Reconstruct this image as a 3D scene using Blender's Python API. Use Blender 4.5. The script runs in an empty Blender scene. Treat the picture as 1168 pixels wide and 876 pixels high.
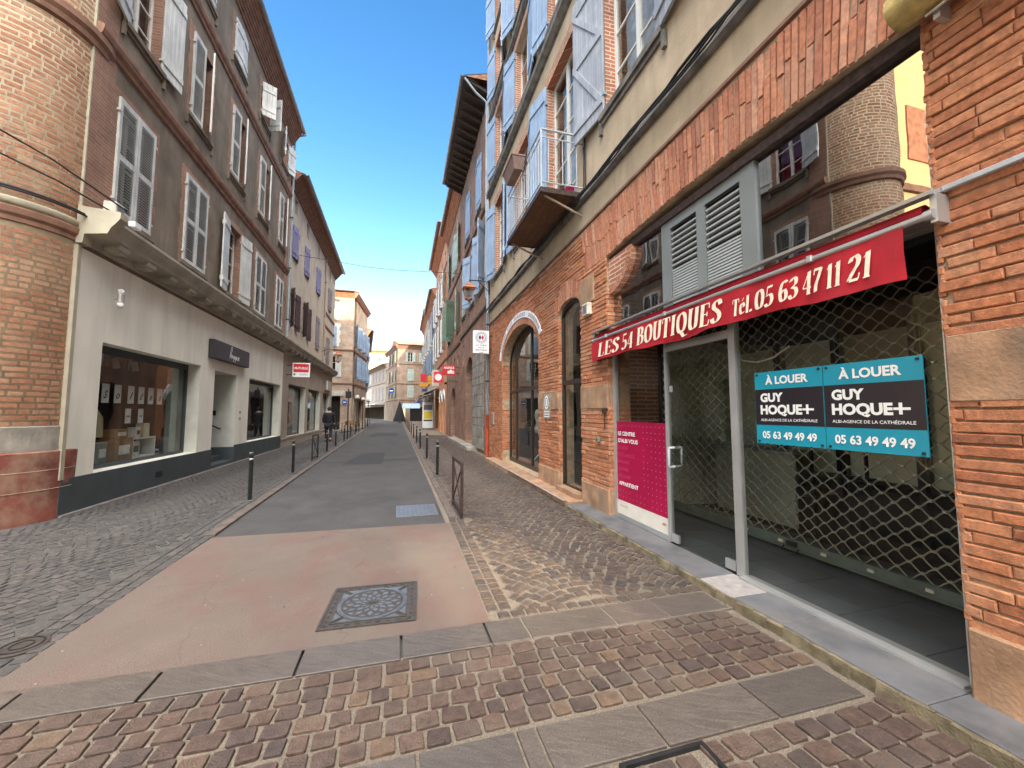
import bpy, bmesh, math, random
from mathutils import Vector, Matrix
random.seed(7)
R = random.random
def ru(a, b): return a + (b-a)*random.random()
scene = bpy.context.scene
COL = scene.collection
rad = math.radians

# ---------------------------------------------------------------- materials
def new_mat(name):
    m = bpy.data.materials.new(name); m.use_nodes = True
    nt = m.node_tree
    b = nt.nodes['Principled BSDF']
    return m, nt, b
def N(nt, t, **kw):
    n = nt.nodes.new(t)
    for k, v in kw.items():
        if k.startswith('i_'):
            n.inputs[int(k[2:])].default_value = v
        else: setattr(n, k, v)
    return n
def ramp(nt, stops, interp='LINEAR'):
    r = nt.nodes.new('ShaderNodeValToRGB'); cr = r.color_ramp; cr.interpolation = interp
    while len(cr.elements) < len(stops): cr.elements.new(0.5)
    for e, (p, c) in zip(cr.elements, stops):
        e.position = p; e.color = (c[0], c[1], c[2], 1)
    return r
def coords(nt, scale=(1,1,1)):
    t = N(nt, 'ShaderNodeTexCoord'); m = N(nt, 'ShaderNodeMapping')
    m.inputs['Scale'].default_value = scale
    nt.links.new(t.outputs['Object'], m.inputs['Vector'])
    return m
def mixc(nt, a, b, fac=0.5, mode='MIX'):
    m = N(nt, 'ShaderNodeMix', data_type='RGBA', blend_type=mode)
    for s, v in ((0, fac), (6, a), (7, b)):
        if isinstance(v, (int, float)): m.inputs[s].default_value = v
        elif isinstance(v, tuple): m.inputs[s].default_value = (*v, 1)
        else: nt.links.new(v, m.inputs[s])
    return m.outputs[2]
def bump(nt, b, h, strength=.3, dist=.01):
    n = N(nt, 'ShaderNodeBump'); n.inputs['Strength'].default_value = strength; n.inputs['Distance'].default_value = dist
    nt.links.new(h, n.inputs['Height']); nt.links.new(n.outputs[0], b.inputs['Normal'])
def plain(name, col, rough=.7, metal=0, var=.12, scale=6, bmp=.1, spec=.4, stain=None):
    """paint / stone / metal with soft colour variation"""
    m, nt, b = new_mat(name)
    c = coords(nt)
    n1 = N(nt, 'ShaderNodeTexNoise'); n1.inputs['Scale'].default_value = scale; n1.inputs['Detail'].default_value = 6
    n2 = N(nt, 'ShaderNodeTexNoise'); n2.inputs['Scale'].default_value = scale*12; n2.inputs['Detail'].default_value = 3
    nt.links.new(c.outputs[0], n1.inputs['Vector']); nt.links.new(c.outputs[0], n2.inputs['Vector'])
    lo = tuple(x*(1-var*1.6) for x in col); hi = tuple(min(1, x*(1+var)) for x in col)
    r = ramp(nt, [(.3, lo), (.7, hi)]); nt.links.new(n1.outputs[0], r.inputs[0])
    out = r.outputs[0]
    if stain:
        n3 = N(nt, 'ShaderNodeTexNoise'); n3.inputs['Scale'].default_value = stain[1]; n3.inputs['Detail'].default_value = 8; n3.inputs['Roughness'].default_value = .65
        mp = coords(nt, stain[3] if len(stain) > 3 else (1, 1, .35)); nt.links.new(mp.outputs[0], n3.inputs['Vector'])
        rr = ramp(nt, [(.48, (0,0,0)), (.66, (1,1,1))]); nt.links.new(n3.outputs[0], rr.inputs[0])
        mm = N(nt, 'ShaderNodeMath', operation='MULTIPLY'); nt.links.new(rr.outputs[0], mm.inputs[0]); mm.inputs[1].default_value = stain[2]
        out = mixc(nt, out, stain[0], mm.outputs[0])
    nt.links.new(out, b.inputs['Base Color'])
    b.inputs['Roughness'].default_value = rough; b.inputs['Metallic'].default_value = metal
    b.inputs['Specular IOR Level'].default_value = spec
    if bmp: bump(nt, b, n2.outputs[0], bmp, .01)
    return m
def island(name, stops, rough=.85, bmp=.5, spec=.3, patch=None, nscale=25):
    """random colour per brick / sett"""
    m, nt, b = new_mat(name)
    g = N(nt, 'ShaderNodeNewGeometry'); r = ramp(nt, stops); nt.links.new(g.outputs['Random Per Island'], r.inputs[0])
    c = coords(nt)
    n1 = N(nt, 'ShaderNodeTexNoise'); n1.inputs['Scale'].default_value = nscale; n1.inputs['Detail'].default_value = 6; n1.inputs['Roughness'].default_value = .65
    nt.links.new(c.outputs[0], n1.inputs['Vector'])
    n2 = N(nt, 'ShaderNodeTexNoise'); n2.inputs['Scale'].default_value = nscale*5; n2.inputs['Detail'].default_value = 3
    nt.links.new(c.outputs[0], n2.inputs['Vector'])
    rr = ramp(nt, [(.3, (.6,.6,.6)), (.7, (1.25,1.2,1.15))]); nt.links.new(n1.outputs[0], rr.inputs[0])
    out = mixc(nt, r.outputs[0], rr.outputs[0], 1.0, 'MULTIPLY')
    if patch:
        n3 = N(nt, 'ShaderNodeTexNoise'); n3.inputs['Scale'].default_value = patch[1]; n3.inputs['Detail'].default_value = 7
        nt.links.new(c.outputs[0], n3.inputs['Vector'])
        r3 = ramp(nt, [(.5, (0,0,0)), (.68, (1,1,1))]); nt.links.new(n3.outputs[0], r3.inputs[0])
        mm = N(nt, 'ShaderNodeMath', operation='MULTIPLY'); nt.links.new(r3.outputs[0], mm.inputs[0]); mm.inputs[1].default_value = patch[2]
        out = mixc(nt, out, patch[0], mm.outputs[0])
    nt.links.new(out, b.inputs['Base Color'])
    b.inputs['Roughness'].default_value = rough; b.inputs['Specular IOR Level'].default_value = spec
    ad = N(nt, 'ShaderNodeMath', operation='ADD'); nt.links.new(n1.outputs[0], ad.inputs[0]); nt.links.new(n2.outputs[0], ad.inputs[1])
    bump(nt, b, ad.outputs[0], bmp, .008)
    return m
def brickmat(name, c1, c2, mortar, bw=.36, bh=.062, ms=.013, patch=None, bmp=.6):
    """brick wall on a sheet in the building's own y-z plane"""
    m, nt, b = new_mat(name)
    t = N(nt, 'ShaderNodeTexCoord'); s = N(nt, 'ShaderNodeSeparateXYZ'); cb = N(nt, 'ShaderNodeCombineXYZ')
    nt.links.new(t.outputs['Object'], s.inputs[0])
    ad = N(nt, 'ShaderNodeMath', operation='ADD'); nt.links.new(s.outputs[0], ad.inputs[0]); nt.links.new(s.outputs[1], ad.inputs[1])
    nt.links.new(ad.outputs[0], cb.inputs[0]); nt.links.new(s.outputs[2], cb.inputs[1])
    nz = N(nt, 'ShaderNodeTexNoise'); nz.inputs['Scale'].default_value = 3; nz.inputs['Detail'].default_value = 3
    nt.links.new(t.outputs['Object'], nz.inputs['Vector'])
    vm = N(nt, 'ShaderNodeVectorMath', operation='MULTIPLY_ADD'); nt.links.new(nz.outputs['Color'], vm.inputs[0])
    vm.inputs[1].default_value = (.05, .03, 0); nt.links.new(cb.outputs[0], vm.inputs[2])
    bt = N(nt, 'ShaderNodeTexBrick'); nt.links.new(vm.outputs[0], bt.inputs['Vector'])
    bt.inputs['Scale'].default_value = 1; bt.inputs['Brick Width'].default_value = bw; bt.inputs['Row Height'].default_value = bh
    bt.inputs['Mortar Size'].default_value = ms*.5; bt.inputs['Mortar Smooth'].default_value = .3; bt.inputs['Bias'].default_value = 0
    bt.inputs['Color1'].default_value = (*c1, 1); bt.inputs['Color2'].default_value = (*c2, 1); bt.inputs['Mortar'].default_value = (*mortar, 1)
    n1 = N(nt, 'ShaderNodeTexNoise'); n1.inputs['Scale'].default_value = 1.2; n1.inputs['Detail'].default_value = 8; n1.inputs['Roughness'].default_value = .6
    nt.links.new(t.outputs['Object'], n1.inputs['Vector'])
    rr = ramp(nt, [(.3, (.65,.65,.66)), (.7, (1.2,1.18,1.15))]); nt.links.new(n1.outputs[0], rr.inputs[0])
    out = mixc(nt, bt.outputs[0], rr.outputs[0], 1.0, 'MULTIPLY')
    if patch:
        r3 = ramp(nt, [(.52, (0,0,0)), (.62, (1,1,1))])
        n3 = N(nt, 'ShaderNodeTexNoise'); n3.inputs['Scale'].default_value = patch[1]; n3.inputs['Detail'].default_value = 9
        nt.links.new(t.outputs['Object'], n3.inputs['Vector']); nt.links.new(n3.outputs[0], r3.inputs[0])
        mm = N(nt, 'ShaderNodeMath', operation='MULTIPLY'); nt.links.new(r3.outputs[0], mm.inputs[0]); mm.inputs[1].default_value = patch[2]
        out = mixc(nt, out, patch[0], mm.outputs[0])
    nt.links.new(out, b.inputs['Base Color']); b.inputs['Roughness'].default_value = .9; b.inputs['Specular IOR Level'].default_value = .25
    inv = N(nt, 'ShaderNodeMath', operation='SUBTRACT'); inv.inputs[0].default_value = 1; nt.links.new(bt.outputs['Fac'], inv.inputs[1])
    ad2 = N(nt, 'ShaderNodeMath', operation='MULTIPLY_ADD'); nt.links.new(n1.outputs[0], ad2.inputs[0]); ad2.inputs[1].default_value = .4; nt.links.new(inv.outputs[0], ad2.inputs[2])
    bump(nt, b, ad2.outputs[0], bmp, .012)
    return m
def glassmat(name, tint=(.75,.8,.8), refl=.12, rough=.0):
    m = bpy.data.materials.new(name); m.use_nodes = True; nt = m.node_tree
    nt.nodes.clear(); o = N(nt, 'ShaderNodeOutputMaterial')
    tr = N(nt, 'ShaderNodeBsdfTransparent'); tr.inputs[0].default_value = (*tint, 1)
    gl = N(nt, 'ShaderNodeBsdfGlossy'); gl.inputs['Roughness'].default_value = rough; gl.inputs[0].default_value = (1,1,1,1)
    ge = N(nt, 'ShaderNodeNewGeometry'); dt = N(nt, 'ShaderNodeVectorMath', operation='DOT_PRODUCT'); nt.links.new(ge.outputs['Normal'], dt.inputs[0]); nt.links.new(ge.outputs['Incoming'], dt.inputs[1])
    ab = N(nt, 'ShaderNodeMath', operation='ABSOLUTE'); nt.links.new(dt.outputs['Value'], ab.inputs[0])
    om = N(nt, 'ShaderNodeMath', operation='SUBTRACT', use_clamp=True); om.inputs[0].default_value = 1; nt.links.new(ab.outputs[0], om.inputs[1])
    pw = N(nt, 'ShaderNodeMath', operation='POWER'); nt.links.new(om.outputs[0], pw.inputs[0]); pw.inputs[1].default_value = 5
    ad = N(nt, 'ShaderNodeMath', operation='MULTIPLY_ADD', use_clamp=True); nt.links.new(pw.outputs[0], ad.inputs[0]); ad.inputs[1].default_value = .9; ad.inputs[2].default_value = .06+refl
    # slight pane waviness
    c = coords(nt); nz = N(nt, 'ShaderNodeTexNoise'); nz.inputs['Scale'].default_value = 1.3; nt.links.new(c.outputs[0], nz.inputs['Vector'])
    bp = N(nt, 'ShaderNodeBump'); bp.inputs['Strength'].default_value = .12; bp.inputs['Distance'].default_value = .02
    nt.links.new(nz.outputs[0], bp.inputs['Height']); nt.links.new(bp.outputs[0], gl.inputs['Normal'])
    mx = N(nt, 'ShaderNodeMixShader'); nt.links.new(ad.outputs[0], mx.inputs[0]); nt.links.new(tr.outputs[0], mx.inputs[1]); nt.links.new(gl.outputs[0], mx.inputs[2])
    nt.links.new(mx.outputs[0], o.inputs[0])
    return m
def emis(name, col, s):
    m, nt, b = new_mat(name)
    b.inputs['Base Color'].default_value = (*col, 1); b.inputs['Emission Color'].default_value = (*col, 1); b.inputs['Emission Strength'].default_value = s
    return m
M = {}
M['brick_orange'] = island('orange brick', [(0, (.30,.115,.06)), (.25, (.46,.18,.085)), (.5, (.52,.235,.12)), (.75, (.40,.15,.075)), (1, (.56,.28,.16))], patch=((.42,.27,.17), 2.2, .45))
M['mortar_warm'] = plain('warm lime mortar', (.42,.31,.2), .95, scale=9, var=.25, bmp=.6)
M['brick_turret'] = island('rosy turret brick', [(0, (.27,.13,.08)), (.3, (.36,.175,.105)), (.6, (.41,.22,.135)), (.85, (.31,.145,.09)), (1, (.45,.28,.19))], patch=((.45,.36,.25), 1.6, .4))
M['mortar_cream'] = plain('cream mortar', (.52,.44,.31), .95, scale=7, var=.15, bmp=.6)
M['voussoir'] = island('arch brick', [(0, (.34,.14,.09)), (.3, (.50,.22,.13)), (.6, (.46,.19,.11)), (.8, (.55,.29,.19)), (1, (.40,.2,.14))], patch=((.45,.3,.2), 3, .3))
M['stone_block'] = plain('sandstone block', (.38,.225,.13), .9, var=.25, scale=4, bmp=.5, stain=((.2,.15,.11), 3, .6))
M['stone_grey'] = plain('grey stone', (.30,.28,.24), .9, var=.25, scale=3, bmp=.6, stain=((.14,.13,.11), 2.2, .7, (1,1,1)))
M['stone_red'] = plain('red painted stone', (.24,.075,.055), .8, var=.3, scale=3, bmp=.4, stain=((.33,.24,.17), 2.1, .7, (1,1,.8)))
M['stucco_beige'] = plain('beige render', (.45,.355,.24), .95, var=.12, scale=2, bmp=.45, stain=((.30,.24,.17), 1.8, .6, (1.6,1.6,.25)))
M['stucco_brown'] = plain('grey brown render', (.185,.152,.115), .95, var=.22, scale=1.6, bmp=.35, stain=((.115,.095,.074), 1.8, .8, (1.6,1.6,.22)))
M['stucco_shop'] = plain('pale grey shop render', (.82,.80,.70), .95, var=.05, scale=1.2, bmp=.25, stain=((.62,.60,.53), 1.3, .6, (1.5,1.5,.2)))
M['stucco_cream'] = plain('warm cream render', (.46,.40,.32), .95, var=.08, scale=1.3, bmp=.25, stain=((.33,.28,.22), 1.1, .55))
M['stucco_shop2'] = plain('faded pinkish render', (.36,.30,.24), .95, var=.1, scale=1.3, bmp=.25, stain=((.26,.21,.17), 1.1, .5))
M['stucco_yellow'] = plain('ochre render', (.60,.44,.22), .95, var=.07, scale=1.5, bmp=.2)
M['stucco_orange'] = plain('orange render', (.55,.27,.14), .95, var=.1, scale=1.5, bmp=.2)
M['white_corner'] = plain('off white paint', (.58,.60,.54), .85, var=.06, scale=5, bmp=.3)
M['plinth'] = plain('dark slate paint', (.06,.075,.08), .75, var=.12, scale=2, bmp=.2)
M['brick_band'] = plain('brown brick moulding', (.235,.13,.09), .9, var=.2, scale=5, bmp=.5)
M['brick_band_orange'] = plain('orange brick moulding', (.42,.18,.1), .9, var=.2, scale=5, bmp=.5)
M['brick_quoin'] = brickmat('pale red brick', (.34,.19,.135), (.27,.145,.105), (.35,.29,.23), bw=.3)
M['brick_red'] = brickmat('red jamb brick', (.45,.19,.11), (.36,.14,.08), (.62,.5,.4), bw=.3, bh=.065, ms=.02)
M['brick_brown'] = brickmat('old brown brick', (.27,.145,.10), (.36,.20,.14), (.27,.22,.17), bw=.34, bh=.065, ms=.014, patch=((.17,.135,.105), 1.3, .7))
M['brick_far'] = brickmat('pale brown brick', (.44,.34,.27), (.36,.26,.195), (.42,.35,.28), patch=((.45,.4,.33), 1.1, .6))
M['brick_far2'] = brickmat('grey brown brick', (.33,.23,.17), (.27,.175,.125), (.34,.28,.22), patch=((.3,.25,.2), .9, .6))
M['brick_c'] = brickmat('bright orange brick', (.46,.21,.12), (.52,.27,.16), (.45,.32,.22), patch=((.45,.33,.24), .7, .5))
M['ledge'] = plain('weathered stone ledge', (.17,.155,.135), .9, var=.3, scale=6, bmp=.5)
M['shop_cornice'] = plain('grey stone cornice', (.42,.395,.33), .9, var=.15, scale=4, bmp=.4, stain=((.17,.15,.12), 2, .6, (1,1,1)))
M['cornice_cream'] = plain('cream painted cornice end', (.40,.37,.28), .8, var=.1, scale=5, bmp=.2)
def wood(name, col, rough=.6, sc=18):
    m, nt, b = new_mat(name)
    c = coords(nt, (sc, sc, sc*.06)); n1 = N(nt, 'ShaderNodeTexNoise'); n1.inputs['Scale'].default_value = 1; n1.inputs['Detail'].default_value = 6
    nt.links.new(c.outputs[0], n1.inputs['Vector'])
    c2 = coords(nt); n2 = N(nt, 'ShaderNodeTexNoise'); n2.inputs['Scale'].default_value = 2.5; n2.inputs['Detail'].default_value = 5; nt.links.new(c2.outputs[0], n2.inputs['Vector'])
    r = ramp(nt, [(.3, tuple(x*.82 for x in col)), (.7, tuple(min(1,x*1.1) for x in col))]); nt.links.new(n1.outputs[0], r.inputs[0])
    r2 = ramp(nt, [(.35, (.8,.8,.8)), (.65, (1.08,1.07,1.05))]); nt.links.new(n2.outputs[0], r2.inputs[0])
    nt.links.new(mixc(nt, r.outputs[0], r2.outputs[0], 1.0, 'MULTIPLY'), b.inputs['Base Color'])
    b.inputs['Roughness'].default_value = rough; bump(nt, b, n1.outputs[0], .25, .004)
    return m
M['sh_white'] = wood('off white shutter paint', (.56,.58,.57))
M['sh_greyblue'] = wood('grey blue shutter paint', (.34,.36,.40))
M['sh_blue'] = wood('light blue shutter paint', (.27,.37,.52))
M['sh_violet'] = wood('violet blue shutter paint', (.20,.19,.34))
M['sh_dark'] = wood('dark maroon shutter paint', (.06,.035,.04))
M['sh_green'] = wood('green shutter paint', (.12,.19,.14))
M['sh_palegreen'] = wood('pale green shutter paint', (.34,.42,.37))
M['sh_mauve'] = wood('mauve grey shutter paint', (.22,.18,.2))
M['wood_dark'] = wood('dark brown timber', (.05,.035,.028), .7)
M['wood_soffit'] = wood('rusty brown boards', (.14,.075,.04), .8, 9)
M['frame_white'] = plain('white window paint', (.66,.65,.6), .5, var=.05, bmp=.05)
M['frame_dark'] = plain('bronze brown frame', (.035,.026,.022), .4, var=.1, bmp=.03)
M['alu'] = plain('brushed aluminium', (.50,.50,.49), .38, metal=.55, var=.08, scale=3, bmp=.05)
M['alu_grey'] = plain('grey painted metal panel', (.20,.22,.215), .45, metal=.1, var=.08, scale=2, bmp=.05)
M['alu_light'] = plain('pale grey louvre', (.36,.38,.37), .45, metal=.2, var=.05, bmp=.03)
M['glass'] = glassmat('clear shop glass', (.84,.86,.84), -.035)
M['glass_shop'] = glassmat('clear window glass with reflections', (.8,.84,.82), .06)
M['glass_dark'] = glassmat('dark transom glass', (.35,.36,.35), .30)
M['glass_win'] = glassmat('window pane glass', (.8,.82,.82), .0)
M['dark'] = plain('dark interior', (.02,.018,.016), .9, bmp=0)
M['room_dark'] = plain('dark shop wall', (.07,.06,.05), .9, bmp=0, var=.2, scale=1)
M['room'] = plain('dim room wall', (.42,.38,.30), .9, bmp=0, var=.2, scale=1)
M['room_cream'] = plain('cream wall panel', (.74,.69,.47), .8, bmp=0, var=.1, scale=1)
M['curtain'] = plain('pale curtain', (.5,.47,.42), .9, var=.2, scale=8)
M['curtain_red'] = plain('wine red curtain', (.30,.03,.07), .9, var=.2, scale=8)
M['zinc'] = plain('zinc sheet', (.32,.36,.39), .45, metal=.6, var=.15, scale=4, bmp=.1)
M['pipe_grey'] = plain('grey painted pipe', (.28,.33,.37), .5, var=.12, scale=4)
M['pipe_red'] = plain('red painted pipe foot', (.42,.07,.03), .5, var=.15, scale=4)
M['pipe_tan'] = plain('tan pipe', (.35,.27,.2), .6)
M['black_cable'] = plain('black cable', (.012,.012,.014), .6, bmp=.1)
M['iron'] = plain('dark iron', (.03,.03,.032), .5, metal=.4, var=.2)
M['bollard'] = plain('grey green bollard paint', (.09,.11,.11), .4, metal=.2, var=.15, scale=8)
M['rust'] = plain('rusty brown steel', (.055,.034,.028), .65, metal=.2, var=.35, scale=20)
M['rail'] = plain('pale grey rail paint', (.42,.44,.45), .45, var=.1, scale=10)
M['red_cloth'] = plain('red awning cloth', (.43,.010,.020), .75, var=.2, scale=3, bmp=.15, stain=((.28,.012,.018), 4, .6, (1,1,.3)))
M['cream_letter'] = plain('cream lettering', (.86,.75,.58), .7, var=.1, scale=30, bmp=.05)
M['white_letter'] = plain('white lettering', (.8,.8,.76), .6, var=.02, bmp=0)
M['teal'] = plain('teal sign sheet', (.01,.27,.37), .35, var=.04, bmp=0)
M['sign_black'] = plain('black sign sheet', (.018,.014,.02), .35, var=.05, bmp=0)
M['sign_white'] = plain('white sign face', (.78,.8,.82), .45, var=.03, bmp=0)
M['sign_red'] = plain('red sign face', (.50,.02,.03), .45, var=.05, bmp=0)
M['magenta'] = plain('magenta poster film', (.39,.003,.055), .35, var=.12, scale=1.2, bmp=0)
M['magenta_soft'] = plain('faded pink lettering', (.55,.05,.16), .5, var=.02, bmp=0)
M['pink_dot'] = plain('pink dot print', (.72,.3,.38), .5, var=.02, bmp=0)
M['poster_white'] = plain('white poster film', (.72,.68,.58), .5, var=.05, bmp=0)
M['sign_blue'] = plain('blue sign face', (.02,.08,.35), .4, bmp=0)
M['sign_yellow'] = plain('yellow sign face', (.8,.6,.04), .4, bmp=0)
M['charcoal'] = plain('charcoal sign panel', (.045,.043,.05), .5, var=.08, bmp=.03)
M['copper'] = plain('copper lantern', (.45,.19,.11), .5, metal=.5, var=.2, scale=15)
M['lamp_glass'] = glassmat('lantern glass', (.85,.8,.75), .15)
M['terracotta'] = plain('brown planter', (.23,.15,.125), .7, var=.12, scale=8)
M['tile_roof'] = plain('terracotta roof tile', (.40,.2,.12), .9, var=.35, scale=8, bmp=.6)
M['cloth_black'] = plain('black coat', (.012,.013,.017), .85, bmp=.2)
M['cloth_jean'] = plain('dark jeans', (.02,.022,.03), .85, bmp=.2)
M['skin'] = plain('skin', (.48,.28,.2), .6, bmp=0)
M['hair'] = plain('dark hair', (.03,.022,.018), .8, bmp=.3)
M['grey_cloth'] = plain('pale grey collar', (.4,.42,.45), .8)
M['leather'] = plain('shoe leather', (.02,.015,.013), .5)
M['floor_tile'] = plain('dark floor tile', (.095,.10,.105), .45, var=.15, scale=3, bmp=.05)
M['grout'] = plain('pale grout', (.26,.26,.25), .9)
M['sill_blue'] = plain('blue grey sill stone', (.125,.125,.13), .7, var=.2, scale=4, bmp=.3, stain=((.17,.16,.15), 3, .6, (1,1,1)))
M['sill_edge'] = plain('chipped stone edge', (.19,.155,.095), .95, var=.35, scale=8, bmp=.8)
M['sill_pale'] = plain('pale cement patch', (.33,.30,.28), .9, var=.15, scale=12, bmp=.4)
M['grille'] = plain('grey green steel grille', (.40,.37,.25), .45, metal=.1, var=.12, scale=5)
M['grille_rail'] = plain('grey green painted rail', (.17,.20,.16), .5, metal=.2, var=.15, scale=5)
M['plastic_white'] = plain('white plastic', (.62,.58,.5), .5, bmp=0)
M['paper'] = plain('white paper', (.75,.75,.72), .8, bmp=0)
M['card'] = plain('brown cardboard', (.3,.18,.09), .85, bmp=0)
M['black_paint'] = plain('black ink', (.015,.015,.015), .7, bmp=0)
M['pink_plastic'] = plain('pink plastic', (.65,.03,.15), .4, bmp=0)
M['canopy'] = plain('glass canopy', (.42,.5,.52), .3, bmp=0)
M['plant'] = island('leaf green', [(0,(.03,.07,.015)), (1,(.09,.16,.04))], nscale=4)
M['teal_glass'] = plain('pale green blind', (.2,.26,.25), .6, bmp=0)
M['shop_lit'] = emis('lit shop window', (.9,.65,.35), .35)
M['neon_red'] = emis('lit red sign', (.36,.008,.012), .15)
M['neon_yellow'] = emis('lit yellow sign', (.42,.2,.01), .1)
M['flag_blue'] = plain('dark blue print', (.02,.03,.16), .5, bmp=0)
M['flag_red'] = plain('red print', (.6,.03,.05), .5, bmp=0)

# ---------------------------------------------------------------- mesh builder
class MB:
    def __init__(s): s.v = []; s.f = []; s.sm = []
    def add(s, vs, fs, smooth=False):
        o = len(s.v); s.v += [tuple(p) for p in vs]
        for f in fs: s.f.append(tuple(i+o for i in f)); s.sm.append(smooth)
        return s
    def quad(s, a, b, c, d): return s.add([a, b, c, d], [(0, 1, 2, 3)])
    def box(s, x0, x1, y0, y1, z0, z1):
        v = [(x, y, z) for x in (x0, x1) for y in (y0, y1) for z in (z0, z1)]
        return s.add(v, [(0,1,3,2), (4,6,7,5), (0,4,5,1), (2,3,7,6), (0,2,6,4), (1,5,7,3)])
    def cbox(s, x0, x1, y0, y1, z0, z1, c=.01):
        """box with chamfered edges all round (as an 8-corner cut hull)"""
        bm = bmesh.new(); bmesh.ops.create_cube(bm, size=1)
        for v in bm.verts: v.co = Vector(((x0+x1)/2+v.co.x*(x1-x0), (y0+y1)/2+v.co.y*(y1-y0), (z0+z1)/2+v.co.z*(z1-z0)))
        bmesh.ops.bevel(bm, geom=bm.edges[:], offset=c, segments=1, affect='EDGES')
        bm.verts.index_update()
        s.add([v.co[:] for v in bm.verts], [[v.index for v in f.verts] for f in bm.faces]); bm.free(); return s
    def tube(s, pts, r, n=8, cap=True, smooth=True, radii=None):
        pts = [Vector(p) for p in pts]; rings = []
        up = Vector((0,0,1))
        for i, p in enumerate(pts):
            d = (pts[min(i+1, len(pts)-1)] - pts[max(i-1, 0)])
            d = d.normalized() if d.length > 1e-9 else Vector((0,0,1))
            a = up.cross(d)
            if a.length < 1e-3: a = Vector((1,0,0)).cross(d)
            a.normalize(); b = d.cross(a)
            rr = radii[i] if radii else r
            rings.append([p + a*rr*math.cos(2*math.pi*k/n) + b*rr*math.sin(2*math.pi*k/n) for k in range(n)])
        vs = [q[:] for ring in rings for q in ring]; fs = []
        for i in range(len(pts)-1):
            for k in range(n):
                fs.append((i*n+k, i*n+(k+1)%n, (i+1)*n+(k+1)%n, (i+1)*n+k))
        s.add(vs, fs, smooth)
        if cap:
            s.add([q[:] for q in rings[0]], [tuple(range(n))[::-1]]); s.add([q[:] for q in rings[-1]], [tuple(range(n))])
        return s
    def lathe(s, prof, c=(0,0,0), n=16, smooth=True):
        vs = []; fs = []
        for (r, z) in prof:
            for k in range(n): vs.append((c[0]+r*math.cos(2*math.pi*k/n), c[1]+r*math.sin(2*math.pi*k/n), c[2]+z))
        for i in range(len(prof)-1):
            for k in range(n): fs.append((i*n+k, i*n+(k+1)%n, (i+1)*n+(k+1)%n, (i+1)*n+k))
        fs.append(tuple(range(n))[::-1]); fs.append(tuple((len(prof)-1)*n+k for k in range(n)))
        return s.add(vs, fs, smooth)
    def prism(s, poly, d0, d1, axis=0):
        """poly of (a,b) extruded along axis; axis 0: (d,a,b), 1: (a,d,b), 2: (a,b,d)"""
        def P(d, a, b): return (d,a,b) if axis == 0 else ((a,d,b) if axis == 1 else (a,b,d))
        n = len(poly); vs = [P(d0,a,b) for a,b in poly] + [P(d1,a,b) for a,b in poly]
        fs = [tuple(range(n)), tuple(range(2*n-1, n-1, -1))] + [(i, (i+1)%n, n+(i+1)%n, n+i) for i in range(n)]
        return s.add(vs, fs)
    def mesh(s, name, mat, fixn=True):
        me = bpy.data.meshes.new(name); me.from_pydata(s.v, [], s.f)
        for p, sm in zip(me.polygons, s.sm): p.use_smooth = sm
        me.materials.append(mat)
        if fixn:
            bm = bmesh.new(); bm.from_mesh(me); bmesh.ops.recalc_face_normals(bm, faces=bm.faces); bm.to_mesh(me); bm.free()
        me.update(); return me
    def build(s, name, mat, parent=None, fixn=True):
        o = bpy.data.objects.new(name, s.mesh(name, mat, fixn)); COL.objects.link(o)
        if parent: o.parent = parent
        return o
    def flip_y(s, sg):
        if sg < 0: s.v = [(x, -y, z) for x, y, z in s.v]
        return s
def tag(o, label=None, cat=None, group=None, kind=None):
    if label: o['label'] = label
    if cat: o['category'] = cat
    if group: o['group'] = group
    if kind: o['kind'] = kind
    return o
def empty(name, loc, rz=0, label=None, cat=None, group=None):
    o = bpy.data.objects.new(name, None); COL.objects.link(o); o.empty_display_size = .3
    o.location = loc; o.rotation_euler = (0, 0, rz)
    return tag(o, label, cat, group)
def place(name, me, parent=None, loc=(0,0,0), rot=(0,0,0)):
    o = bpy.data.objects.new(name, me); COL.objects.link(o); o.location = loc; o.rotation_euler = rot
    if parent: o.parent = parent
    return o
def copy_tree(o, parent=None):
    c = o.copy(); COL.objects.link(c)
    if parent is not None: c.parent = parent
    for ch in list(o.children): copy_tree(ch, c)
    return c

# ---------------------------------------------------------------- frames: d = into the building, s = along the street, z up
class Fr:
    """right side: sg=1 (local x=into, y=+s); left side: sg=-1, rotated by 180 deg (local y=-s)"""
    def __init__(f, x0, s0, sg, ang=0.0):
        f.x0 = x0; f.s0 = s0; f.sg = sg
        f.loc = (x0, s0, 0); f.rz = ang if sg > 0 else math.pi+ang
    def y(f, s): return f.sg*(s-f.s0)
    def P(f, d, s, z): return (d, f.sg*(s-f.s0), z)
    def box(f, mb, d0, d1, s0, s1, z0, z1):
        a, b = sorted((f.y(s0), f.y(s1))); return mb.box(d0, d1, a, b, z0, z1)
    def cbox(f, mb, d0, d1, s0, s1, z0, z1, c=.01):
        a, b = sorted((f.y(s0), f.y(s1))); return mb.cbox(d0, d1, a, b, z0, z1, c)
    def world(f, d, s, z):
        m = Matrix.Translation(f.loc) @ Matrix.Rotation(f.rz, 4, 'Z'); return (m @ Vector(f.P(d, s, z)))[:]

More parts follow.
